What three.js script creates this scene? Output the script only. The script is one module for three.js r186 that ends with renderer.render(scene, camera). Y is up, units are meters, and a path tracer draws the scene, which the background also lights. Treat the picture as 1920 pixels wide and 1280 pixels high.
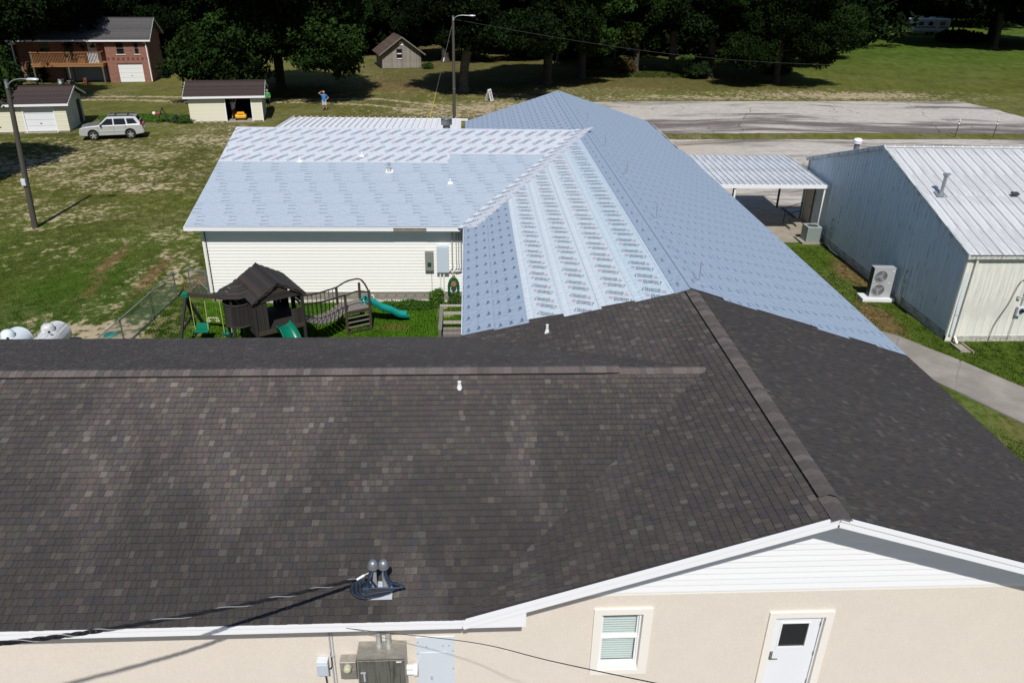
import * as THREE from 'three';
import { mergeGeometries } from 'three/addons/utils/BufferGeometryUtils.js';
import { RoundedBoxGeometry } from 'three/addons/geometries/RoundedBoxGeometry.js';
import { ConvexGeometry } from 'three/addons/geometries/ConvexGeometry.js';
import { MarchingCubes } from 'three/addons/objects/MarchingCubes.js';

// ---------------------------------------------------------------- camera, sky, sun, exposure
const scene = new THREE.Scene();
const camera = new THREE.PerspectiveCamera(47.02, 1024 / 682, 0.3, 1500);
camera.rotation.order = 'YXZ';
camera.position.set(0, 13.5, 0);
camera.rotation.set(-0.4567, -0.059782, 0.020483);

const SUN_EL = 50.5 * Math.PI / 180, SUN_AZ = 1.8 * Math.PI / 180;      // the sun stands behind the photographer
const SUN = new THREE.Vector3(Math.sin(SUN_AZ) * Math.cos(SUN_EL), Math.sin(SUN_EL), Math.cos(SUN_AZ) * Math.cos(SUN_EL));
const sun = new THREE.DirectionalLight(new THREE.Color().setRGB(1.0, 0.965, 0.915), 4.7);
sun.position.copy(SUN).multiplyScalar(150).add(new THREE.Vector3(0, 0, -60));
sun.target.position.set(0, 0, -60);
sun.castShadow = true;
sun.shadow.mapSize.set(4096, 4096);
Object.assign(sun.shadow.camera, { left: -130, right: 130, top: 130, bottom: -130, near: 1, far: 400 });
sun.name = 'sun';
scene.add(sun, sun.target);

{ // clear summer sky: deep blue overhead, paler towards the horizon, a broad brightening round the sun
  const W = 256, H = 128, d = new Float32Array(W * H * 4);
  for (let j = 0; j < H; j++) for (let i = 0; i < W; i++) {
    const th = (j + 0.5) / H * Math.PI - Math.PI / 2, ph = ((i + 0.5) / W - 0.5) * 2 * Math.PI;
    const y = Math.sin(th), x = Math.cos(th) * Math.cos(ph), z = Math.cos(th) * Math.sin(ph);
    const up = Math.max(0, y), k = Math.pow(1 - up, 3.2);
    let r = 0.13 + 0.42 * k, g = 0.25 + 0.45 * k, b = 0.55 + 0.33 * k;
    const c = Math.max(0, x * SUN.x + y * SUN.y + z * SUN.z), halo = 0.45 * Math.pow(c, 8) + 0.25 * Math.pow(c, 40);
    r += halo; g += halo * 0.97; b += halo * 0.9;
    if (y < 0) { r = 0.16; g = 0.17; b = 0.12; }
    const o = (j * W + i) * 4; d[o] = r; d[o + 1] = g; d[o + 2] = b; d[o + 3] = 1;
  }
  const t = new THREE.DataTexture(d, W, H, THREE.RGBAFormat, THREE.FloatType);
  t.mapping = THREE.EquirectangularReflectionMapping; t.magFilter = THREE.LinearFilter; t.needsUpdate = true;
  scene.background = t; scene.environment = t;
  scene.backgroundIntensity = 0.55; scene.environmentIntensity = 0.55;
}
const renderer = new THREE.WebGLRenderer({ antialias: true });
renderer.toneMapping = THREE.LinearToneMapping;
renderer.toneMappingExposure = 0.875;
renderer.shadowMap.enabled = true;
renderer.setSize(1024, 682);

// ---------------------------------------------------------------- helpers
let seed = 20240611;
const rnd = () => { seed |= 0; seed = seed + 0x6D2B79F5 | 0; let t = Math.imul(seed ^ seed >>> 15, 1 | seed); t = t + Math.imul(t ^ t >>> 7, 61 | t) ^ t; return ((t ^ t >>> 14) >>> 0) / 4294967296; };
const rr = (a, b) => a + (b - a) * rnd();
const V = (x, y, z) => new THREE.Vector3(x, y, z);
const clamp = (x, a = 0, b = 1) => Math.min(b, Math.max(a, x));
const sstep = (a, b, x) => { const t = clamp((x - a) / (b - a)); return t * t * (3 - 2 * t); };
const mix = (a, b, t) => a + (b - a) * t;
const hash2 = (x, y) => { let h = Math.imul(x | 0, 374761393) + Math.imul(y | 0, 668265263) | 0; h = Math.imul(h ^ h >>> 13, 1274126177); return ((h ^ h >>> 16) >>> 0) / 4294967296; };
function vnoise(x, y, P = 0) {
  const xi = Math.floor(x), yi = Math.floor(y), fx = x - xi, fy = y - yi, u = fx * fx * (3 - 2 * fx), v = fy * fy * (3 - 2 * fy);
  const w = P ? (q) => ((q % P) + P) % P : (q) => q;
  const a = hash2(w(xi), w(yi)), b = hash2(w(xi + 1), w(yi)), c = hash2(w(xi), w(yi + 1)), d = hash2(w(xi + 1), w(yi + 1));
  return a + (b - a) * u + (c - a) * v + (a - b - c + d) * u * v;
}
function fbm(x, y, o = 4, P = 0) { let s = 0, a = 0.5, n = 0; for (let i = 0; i < o; i++) { s += a * vnoise(x, y, P); n += a; a *= 0.5; x = x * 2 + (P ? 0 : 17.3); y = y * 2 + (P ? 0 : 9.1); P *= 2; } return s / n; }

const used = {};
function numbered(name) { const n = used[name] = (used[name] ?? -1) + 1; return n ? `${name}_${String(n).padStart(3, '0')}` : name; }
function tag(o, label, category, group) { o.userData.label = label; o.userData.category = category; if (group) o.userData.group = group; return o; }
function thing(name, label, category, pos = [0, 0, 0], turn = 0, group) {
  const o = new THREE.Group(); o.name = numbered(name); scene.add(o);
  o.position.set(...pos); o.rotation.y = turn;
  return tag(o, label, category, group);
}
function struct(name, geo, mat) { const m = mesh(name, geo, mat, scene); m.name = numbered(name); m.userData.kind = 'structure'; return m; }
function mesh(name, geo, mat, parent, label) {
  const m = new THREE.Mesh(geo, mat); m.name = name; m.castShadow = m.receiveShadow = true; parent.add(m);
  if (label) m.userData.label = label;
  return m;
}
function copyOf(o, pos, turn, label) {
  const c = o.clone(); c.name = numbered(o.name.replace(/_\d{3}$/, '')); c.position.set(...pos); c.rotation.y = turn; c.userData = { ...o.userData, label }; scene.add(c); return c;
}
// boxes with uv in metres
function boxG(w, h, d) {
  const g = new THREE.BoxGeometry(w, h, d), uv = g.attributes.uv, S = [[d, h], [d, h], [w, d], [w, d], [w, h], [w, h]];
  for (let i = 0; i < 24; i++) { const s = S[i >> 2]; uv.setXY(i, uv.getX(i) * s[0], uv.getY(i) * s[1]); }
  return g;
}
const tmpM = new THREE.Matrix4(), tmpQ = new THREE.Quaternion(), tmpE = new THREE.Euler();
function place(g, x = 0, y = 0, z = 0, rx = 0, ry = 0, rz = 0, order = 'YXZ') {
  tmpE.set(rx, ry, rz, order); tmpM.makeRotationFromEuler(tmpE).setPosition(x, y, z); return g.applyMatrix4(tmpM);
}
const box = (x, y, z, w, h, d, rx = 0, ry = 0, rz = 0) => place(boxG(w, h, d), x, y, z, rx, ry, rz);          // centred
const slabBox = (x0, x1, y0, y1, z0, z1) => box((x0 + x1) / 2, (y0 + y1) / 2, (z0 + z1) / 2, Math.abs(x1 - x0), Math.abs(y1 - y0), Math.abs(z1 - z0));
function bar(a, b, w, h = w) {                                                                               // square bar between two points
  const A = V(...a), B = V(...b), L = A.distanceTo(B), g = boxG(w, h, L), z = B.clone().sub(A).normalize();
  let up = Math.abs(z.y) > 0.98 ? V(0, 0, 1) : V(0, 1, 0); const x = up.clone().cross(z).normalize(); up = z.clone().cross(x);
  tmpM.makeBasis(x, up, z).setPosition(A.add(B).multiplyScalar(0.5)); return g.applyMatrix4(tmpM);
}
function rod(a, b, r0, r1 = r0, n = 8) {
  const A = V(...a), B = V(...b), L = A.distanceTo(B), g = new THREE.CylinderGeometry(r1, r0, L, n, 1);
  tmpQ.setFromUnitVectors(V(0, 1, 0), B.clone().sub(A).normalize()); tmpM.makeRotationFromQuaternion(tmpQ).setPosition(A.add(B).multiplyScalar(0.5)); return g.applyMatrix4(tmpM);
}
function tube(pts, r, n = 6, seg = 0) { const c = new THREE.CatmullRomCurve3(pts.map(p => V(...p)), false, 'centripetal'); return new THREE.TubeGeometry(c, seg || pts.length * 6, r, n, false); }
const lathe = (pts, n = 16) => new THREE.LatheGeometry(pts.map(p => new THREE.Vector2(...p)), n);
function merge(gs) { return mergeGeometries(gs.map(g => { const q = g.index ? g.toNonIndexed() : g; for (const k of Object.keys(q.attributes)) if (!['position', 'normal', 'uv'].includes(k)) q.deleteAttribute(k); if (!q.attributes.uv) q.setAttribute('uv', new THREE.BufferAttribute(new Float32Array(q.attributes.position.count * 2), 2)); return q; })); }
// a solid from 8 corners (b0..b3 one face counter-clockwise seen from outside, t0..t3 the opposite face)
function hexa(c) {
  const F = [[0, 1, 2, 3], [7, 6, 5, 4], [4, 5, 1, 0], [5, 6, 2, 1], [6, 7, 3, 2], [7, 4, 0, 3]], p = [], uv = [];
  for (const f of F) { const q = f.map(i => c[i]); const w = Math.hypot(...q[0].map((v, i) => v - q[1][i])), h = Math.hypot(...q[1].map((v, i) => v - q[2][i]));
    const U = [[0, 0], [w, 0], [w, h], [0, h]]; for (const i of [0, 1, 2, 0, 2, 3]) { p.push(...q[i]); uv.push(...U[i]); } }
  const g = new THREE.BufferGeometry(); g.setAttribute('position', new THREE.Float32BufferAttribute(p, 3)); g.setAttribute('uv', new THREE.Float32BufferAttribute(uv, 2)); g.computeVertexNormals(); return g;
}
// a roof plane: origin, unit vectors along the eave (U), up the slope (W), outwards (N)
class Plane {
  constructor(o, w, n) { this.o = V(...o); this.w = V(...w).normalize(); this.n = V(...n).normalize(); this.u = this.w.clone().cross(this.n).normalize(); this.n = this.u.clone().cross(this.w); }
  at(u, v, h = 0) { return this.o.clone().addScaledVector(this.u, u).addScaledVector(this.w, v).addScaledVector(this.n, h); }
  uv(p) { const q = V(...p).sub(this.o); return [q.dot(this.u), q.dot(this.w)]; }
  matrix(u, v, h = 0) { return new THREE.Matrix4().makeBasis(this.u, this.w, this.n).setPosition(this.at(u, v, h)); }
  slab(poly, h0, h1) {                                       // poly in (u, v); uv in metres
    const g = new THREE.ExtrudeGeometry(new THREE.Shape(poly.map(p => new THREE.Vector2(...p))), { depth: h1 - h0, bevelEnabled: false });
    g.translate(0, 0, h0); return g.applyMatrix4(new THREE.Matrix4().makeBasis(this.u, this.w, this.n).setPosition(this.o));
  }
}
function flatPoly(pts, y, thick = 0) {                        // a horizontal sheet, uv = world x, z
  const s = new THREE.Shape(pts.map(p => new THREE.Vector2(p[0], -p[1]))), g = thick ? new THREE.ExtrudeGeometry(s, { depth: thick, bevelEnabled: false }) : new THREE.ShapeGeometry(s);
  g.rotateX(-Math.PI / 2); g.translate(0, y - thick, 0); return g;
}
const rag = (pts, amp, step) => {                             // an outline with an uneven, natural edge
  const o = []; for (let i = 0; i < pts.length; i++) { const a = pts[i], b = pts[(i + 1) % pts.length], n = Math.max(1, Math.round(Math.hypot(b[0] - a[0], b[1] - a[1]) / step));
    for (let k = 0; k < n; k++) { const t = k / n; o.push([mix(a[0], b[0], t) + rr(-amp, amp), mix(a[1], b[1], t) + rr(-amp, amp)]); } } return o; };

// ---------------------------------------------------------------- textures and materials
function dataTex(W, H, f, srgb = true, wrap = true) {          // f(i, j) -> [r, g, b] linear 0..1
  const d = new Uint8Array(W * H * 4), enc = srgb ? (v) => Math.round(255 * (v <= 0.0031308 ? v * 12.92 : 1.055 * Math.pow(Math.min(1, v), 1 / 2.4) - 0.055)) : (v) => Math.round(255 * clamp(v));
  for (let j = 0; j < H; j++) for (let i = 0; i < W; i++) { const c = f(i, j), o = (j * W + i) * 4; d[o] = enc(c[0]); d[o + 1] = enc(c[1]); d[o + 2] = enc(c[2]); d[o + 3] = 255; }
  const t = new THREE.DataTexture(d, W, H, THREE.RGBAFormat, THREE.UnsignedByteType);
  if (srgb) t.colorSpace = THREE.SRGBColorSpace;
  t.magFilter = THREE.LinearFilter; t.minFilter = THREE.LinearMipmapLinearFilter; t.generateMipmaps = true;
  t.wrapS = t.wrapT = wrap ? THREE.RepeatWrapping : THREE.ClampToEdgeWrapping; t.needsUpdate = true; return t;
}
const rep = (t, sx, sy = sx) => { const c = t.clone(); c.repeat.set(1 / sx, 1 / sy); c.needsUpdate = true; return c; };  // sx, sy metres per tile
const T = {};
T.grain = dataTex(256, 256, (i, j) => { const n = 0.62 + 0.55 * (hash2(i, j) - 0.5) * 0.8 + 0.5 * (fbm(i / 8, j / 8, 3, 32) - 0.5); return [n, n, n].map(v => clamp(v)); });
T.faint = dataTex(256, 256, (i, j) => { const n = 0.95 + 0.04 * (fbm(i / 32, j / 32, 3, 8) - 0.5) + 0.1 * (fbm(i / 3, j / 3, 2, 85) - 0.5) + 0.05 * (hash2(i, j) - 0.5); return [n, n, n].map(v => clamp(v)); });
T.blot = dataTex(256, 256, (i, j) => { const n = 0.8 + 0.4 * (fbm(i / 32, j / 32, 5, 8) - 0.5) + 0.1 * (hash2(i, j) - 0.5); return [n, n, n].map(v => clamp(v)); });
T.rough = dataTex(256, 256, (i, j) => { const n = fbm(i / 16, j / 16, 5, 16); return [n, n, n]; }, false);
T.fine = dataTex(256, 256, (i, j) => { const n = 0.6 * hash2(i, j) + 0.4 * fbm(i / 4, j / 4, 2, 64); return [n, n, n]; }, false);
T.wood = dataTex(128, 512, (i, j) => { const n = 0.66 + 0.7 * (fbm(i / 5, j / 64, 4, 0) - 0.5) + 0.25 * (hash2(i, j >> 3) - 0.5); return [n, n * 0.97, n * 0.93].map(v => clamp(v)); });
T.mild = dataTex(256, 256, (i, j) => { const s = fbm(i / 4, j / 110, 4, 0), b = fbm(i / 50, j / 50, 4, 0), n = clamp(0.97 - 0.2 * sstep(0.6, 0.85, s) - 0.16 * sstep(0.45, 0.75, b)); return [n, n, n * 0.985]; });
T.scuff = dataTex(512, 512, (i, j) => { const n0 = 0.97 - 0.07 * sstep(0.45, 0.75, fbm(i / 60, j / 60, 4, 0)) - 0.03 * (fbm(i / 3, j / 120, 3, 0) - 0.5); const d = hash2(i >> 1, 7) > 0.93 && fbm(i / 9 + 3, j / 26, 2, 0) > 0.66 ? 0.35 : 1; return [n0 * d, n0 * d, n0 * d].map(v => clamp(v)); });
T.stain = dataTex(256, 256, (i, j) => { const s = fbm(i / 6, j / 90, 4, 0), b = fbm(i / 40, j / 40, 4, 0), n = clamp(0.93 - 0.5 * sstep(0.55, 0.8, s) - 0.25 * sstep(0.5, 0.75, b)); return [n, n, n * 0.98]; });
function M(r, g, b, rough = 0.8, o = {}) { const { metal = 0, ...x } = o; const m = new THREE.MeshStandardMaterial({ roughness: rough, metalness: metal, ...x }); m.color.setRGB(r, g, b); return m; }
const mats = {
  white: M(0.84, 0.845, 0.85, 0.5), trim: M(0.86, 0.865, 0.875, 0.45), siding: M(0.8, 0.81, 0.8, 0.55), cream: M(0.87, 0.86, 0.78, 0.6),
  black: M(0.012, 0.012, 0.014, 0.6), rubber: M(0.02, 0.02, 0.022, 0.75), darkVoid: M(0.012, 0.012, 0.013, 0.9),
  galv: M(0.55, 0.57, 0.58, 0.4, { metal: 0.7, map: rep(T.blot, 0.8) }), steel: M(0.5, 0.48, 0.43, 0.5, { metal: 0.55, map: rep(T.blot, 0.9) }), grayBox: M(0.42, 0.45, 0.48, 0.5), lightBox: M(0.62, 0.67, 0.72, 0.5),
  pvc: M(0.8, 0.81, 0.8, 0.4), conduit: M(0.5, 0.51, 0.5, 0.45, { metal: 0.4 }),
  concrete: M(0.42, 0.37, 0.3, 0.9, { map: rep(T.blot, 3), bumpMap: rep(T.fine, 1), bumpScale: 0.004 }), block: M(0.3, 0.28, 0.24, 0.9, { map: rep(T.stain, 2.2, 0.9) }),
  concreteDark: M(0.33, 0.3, 0.26, 0.95, { map: rep(T.blot, 3) }),
  stucco: M(0.79, 0.715, 0.615, 0.9, { map: rep(T.faint, 2.6), bumpMap: rep(T.fine, 0.6), bumpScale: 0.006 }), stuccoTrim: M(0.84, 0.8, 0.725, 0.85, { bumpMap: rep(T.fine, 0.6), bumpScale: 0.003 }),
  weathered: M(0.042, 0.035, 0.033, 0.85, { map: rep(T.wood, 0.16, 1.2) }), weathered2: M(0.028, 0.024, 0.024, 0.85, { map: rep(T.wood, 0.16, 1.2) }), greyWood: M(0.3, 0.27, 0.25, 0.9, { map: rep(T.wood, 0.16, 1.2) }),
  oldWood: M(0.22, 0.2, 0.18, 0.9, { map: rep(T.wood, 0.2, 1.5) }), deckWood: M(0.5, 0.25, 0.1, 0.75, { map: rep(T.wood, 0.2, 1.5) }),
  greenPlastic: M(0.0, 0.15, 0.085, 0.28), tealPlastic: M(0.005, 0.27, 0.24, 0.35),
  glassDark: M(0.012, 0.014, 0.016, 0.08), creosote: M(0.1, 0.085, 0.07, 0.9, { map: rep(T.wood, 0.3, 3) }),
};
mats.glass = new THREE.MeshPhysicalMaterial({ color: 0xffffff, roughness: 0.03, transmission: 1, thickness: 0, ior: 1.45 });

// ---------------------------------------------------------------- the ground: lawn, bare sand, worn tracks, old paving
const SAND = [ // x, z, radius x, radius z, strength
  [-21.8, -49.8, 4.2, 1.5, 0.95], [-30, -55.5, 6, 4, 0.85], [-34, -48, 7, 4, 0.8], [-14.4, -28.4, 2.6, 1.6, 1.25], [-16.3, -39.8, 2.6, 1.8, 0.5], [-20.3, -38.2, 3.2, 1.8, 0.45], [-22, -36, 4, 1.6, 0.35],
  [-13.3, -34.6, 0.9, 2.6, 0.75], [-14.6, -37.4, 0.8, 1.6, 0.85], [-15.2, -31.6, 0.7, 3.4, 0.55], [-23.5, -44.5, 4, 2.6, 0.7], [-19.5, -63.5, 5, 2.6, 0.85], [-26, -58.5, 7, 3, 0.75], [-24, -53, 8, 4, 0.7], [-28, -62, 9, 3, 0.6], [-18, -57, 5, 3, 0.5], [-15, -60, 4, 3, 0.45],
  [19.4, -34.1, 0.01, 0.01, 0], [-23.1, -41.3, 0.7, 0.35, 1.2], [-12.6, -43, 1.2, 2, 0.25], [-30, -66, 3, 1, 0.5], [-3, -78, 6, 3, 0.85], [-1.5, -75.5, 4.5, 4, 0.7], [4, -79, 7, 5, 1.1], [9, -86, 6, 2.4, 0.6], [3, -88, 8, 3, 0.5],
  [42, -90, 12, 3, 1.2], [26, -87.4, 9, 1.6, 1.0], [14, -86, 5, 1.6, 0.7], [-20.5, -68.5, 3.2, 1.3, 0.6], [-11, -67, 5, 2.6, 0.4], [-13.4, -88, 3, 2, 0.5], [-1, -86.5, 4, 1.2, 0.4], [12, -62, 8, 4, 0.7],
  [95, -172, 12, 5, 0.6], [128, -170, 14, 5, 0.8], [-12, -100, 3, 6, 0.3], [16, -92.5, 9, 1.6, 0.35], [-0.9, -30.2, 0.5, 0.6, 0.6],
];
const DRY = [[18.7, -34.6, 1.0, 2.4, 1.0], [17.3, -29.4, 0.9, 2.2, 0.9], [-14.6, -35, 0.5, 3.2, 0.8], [-17.2, -36.5, 0.45, 3, 0.8], [-12.3, -33.8, 0.6, 1.6, 0.9], [-16.6, -33, 0.5, 2.6, 0.55], [-9, -74, 10, 4, 0.4], [-7, -94, 9, 9, 0.6], [-25, -92, 16, 8, 0.5], [20, -96, 12, 6, 0.5], [22, -30, 4, 2.5, 0.6], [19, -20, 3, 3, 0.5], [-3.6, -30.9, 0.5, 0.3, 0.9], [-3, -28.7, 0.9, 0.25, 0.8]];
const TRACKS = [[[-46, -83.2], [-34.9, -84], [-29.1, -84.1], [-17.2, -83.2], [-12, -84.2], [-8.7, -84.1], [-4.2, -81.4], [-0.4, -79.8], [3.5, -80.6], [9, -84]], [[-46, -81.2], [-34.2, -82.1], [-28.3, -81.5], [-15.3, -81.6], [-9.4, -80.5], [-5.6, -78.5], [-2.9, -76.3], [-0.4, -75.5], [3, -77]]];
function segDist(x, z, L) { let m = 1e9; for (let i = 0; i < L.length - 1; i++) { const [ax, az] = L[i], [bx, bz] = L[i + 1], dx = bx - ax, dz = bz - az, t = clamp(((x - ax) * dx + (z - az) * dz) / (dx * dx + dz * dz)); m = Math.min(m, Math.hypot(x - ax - dx * t, z - az - dz * t)); } return m; }
function sandAt(x, z) {
  let s = 0; for (const [cx, cz, rx, rz, k] of SAND) { if (!k) continue; const dx = (x - cx) / rx, dz = (z - cz) / rz, q = dx * dx + dz * dz; if (q < 5) s = Math.max(s, k * Math.exp(-q * 0.8)); }
  if (z < -70 && z > -92 && x < 12) for (const L of TRACKS) { const d = segDist(x, z, L); if (d < 1.6) s = Math.max(s, 1.15 * Math.exp(-d * d * 3.2)); }
  return s;
}
function groundColor(x, z) {
  const big = fbm(x * 0.05 + 3, z * 0.05 + 8, 3), med = fbm(x * 0.35, z * 0.35, 3), fin = fbm(x * 2.1 + 5, z * 1.9, 3), f2 = fbm(x * 6.3 + 1, z * 5.1 + 7, 2), tiny = hash2(Math.floor(x * 16), Math.floor(z * 16));
  const str = fbm((x + z * 0.35) * 2.2, (z - x * 0.5) * 0.22 + 4, 3);                        // mowing lines
  const yard = sstep(-11.8, -10.6, x) * sstep(-34, -32, z) * (1 - sstep(0, 1, x)), field = sstep(14, 30, x) * sstep(-84, -95, z), side = sstep(11, 13, x) * sstep(-45, -40, z);
  const lush = 0.9 * clamp(sstep(-52, -29, z) * (0.45 + 1.1 * med)) * (1 - sstep(8, 12, x));
  let r = 0.106, g = 0.108, b = 0.030;
  r = mix(r, 0.037, lush); g = mix(g, 0.072, lush); b = mix(b, 0.009, lush);
  r = mix(r, 0.068, yard); g = mix(g, 0.138, yard); b = mix(b, 0.014, yard);
  r = mix(r, 0.062, side); g = mix(g, 0.095, side); b = mix(b, 0.014, side);
  const fo = sstep(-140, -95, z); r = mix(r, mix(0.056, 0.082, fo), field); g = mix(g, mix(0.092, 0.09, fo), field); b = mix(b, mix(0.013, 0.02, fo), field);
  const v = 0.3 + 0.4 * big + 0.45 * med + 0.45 * fin + 0.5 * f2 + 0.4 * (tiny - 0.5) + 0.45 * (str - 0.5); r *= v; g *= v; b *= v;
  const thin = sstep(0.42, 0.7, fbm(x * 0.22 + 40, z * 0.3, 4)) * (1 - yard) * (1 - 0.75 * field) * mix(0.75, 0.3, sstep(-52, -36, z)) * sstep(0.35, 0.65, f2 * 0.7 + fin * 0.3 + 0.3 * (tiny - 0.5)); r = mix(r, 0.2, thin); g = mix(g, 0.175, thin); b = mix(b, 0.092, thin);
  let dry = 0; for (const [cx, cz, rx, rz, k] of DRY) { const q = ((x - cx) / rx) ** 2 + ((z - cz) / rz) ** 2; if (q < 5) dry = Math.max(dry, k * Math.exp(-q)); }
  dry = sstep(0.2, 0.8, dry * (0.3 + 0.7 * fin + 0.7 * f2)); r = mix(r, 0.17 * (0.6 + 0.8 * f2), dry); g = mix(g, 0.115 * (0.6 + 0.8 * f2), dry); b = mix(b, 0.055, dry);
  const s = sandAt(x, z);
  if (s > 0.04) { const q = sstep(0.5, 0.95, s * 0.92 + (fin - 0.5) * 1.0 + (f2 - 0.5) * 1.5 + (med - 0.5) * 0.4 + (tiny - 0.5) * 0.4), w = 0.62 + 0.3 * fin + 0.35 * f2; r = mix(r, 0.45 * w, q * 0.9); g = mix(g, 0.36 * w, q * 0.9); b = mix(b, 0.245 * w, q * 0.9); }
  const flor = Math.max(sstep(-90, -97, z) * (1 - sstep(36, 44, x)) * sstep(-16, -10, x) * 0.75, 0); // leaf litter below the trees
  r = mix(r, 0.1 * (0.5 + f2), flor * med * 1.2); g = mix(g, 0.078 * (0.5 + f2), flor * med * 1.2); b = mix(b, 0.035, flor * med * 1.2);
  const gr = sstep(-11.5, -9.5, z) * (1 - sstep(13, 14, x)); if (gr > 0) { const q = 0.75 + 0.5 * fin; r = mix(r, 0.27 * q, gr); g = mix(g, 0.255 * q, gr); b = mix(b, 0.235 * q, gr); }   // unseen grey gravel, added so no green light bounces onto the front wall
  return [r, g, b];
}
const GX0 = -62, GX1 = 62, GZ0 = -112, GZ1 = -8;
{
  const inner = dataTex(2048, 1760, (i, j) => groundColor(mix(GX0, GX1, (i + 0.5) / 2048), mix(GZ1, GZ0, (j + 0.5) / 1760)), true, false);
  const gm = new THREE.MeshPhysicalMaterial({ roughness: 1, specularIntensity: 0.08, map: inner });
  const g = new THREE.PlaneGeometry(GX1 - GX0, GZ1 - GZ0, 1, 1); g.rotateX(-Math.PI / 2); g.translate((GX0 + GX1) / 2, 0, (GZ0 + GZ1) / 2);
  struct('ground', g, gm);
  const OX0 = -330, OX1 = 330, OZ0 = -420, OZ1 = 60;
  const outer = dataTex(1280, 960, (i, j) => groundColor(mix(OX0, OX1, (i + 0.5) / 1280), mix(OZ1, OZ0, (j + 0.5) / 960)), true, false);
  const om = new THREE.MeshPhysicalMaterial({ roughness: 1, specularIntensity: 0.08, map: outer }), parts = [];
  const quad = (x0, x1, z0, z1) => { const q = new THREE.PlaneGeometry(x1 - x0, z1 - z0); q.rotateX(-Math.PI / 2); q.translate((x0 + x1) / 2, 0, (z0 + z1) / 2);
    const p = q.attributes.position, u = q.attributes.uv; for (let i = 0; i < 4; i++) u.setXY(i, (p.getX(i) - OX0) / (OX1 - OX0), (OZ1 - p.getZ(i)) / (OZ1 - OZ0)); return q; };
  parts.push(quad(OX0, OX1, OZ0, GZ0), quad(OX0, OX1, GZ1, OZ1), quad(OX0, GX0, GZ0, GZ1), quad(GX1, OX1, GZ0, GZ1));
  struct('ground', merge(parts), om);
}
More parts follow.
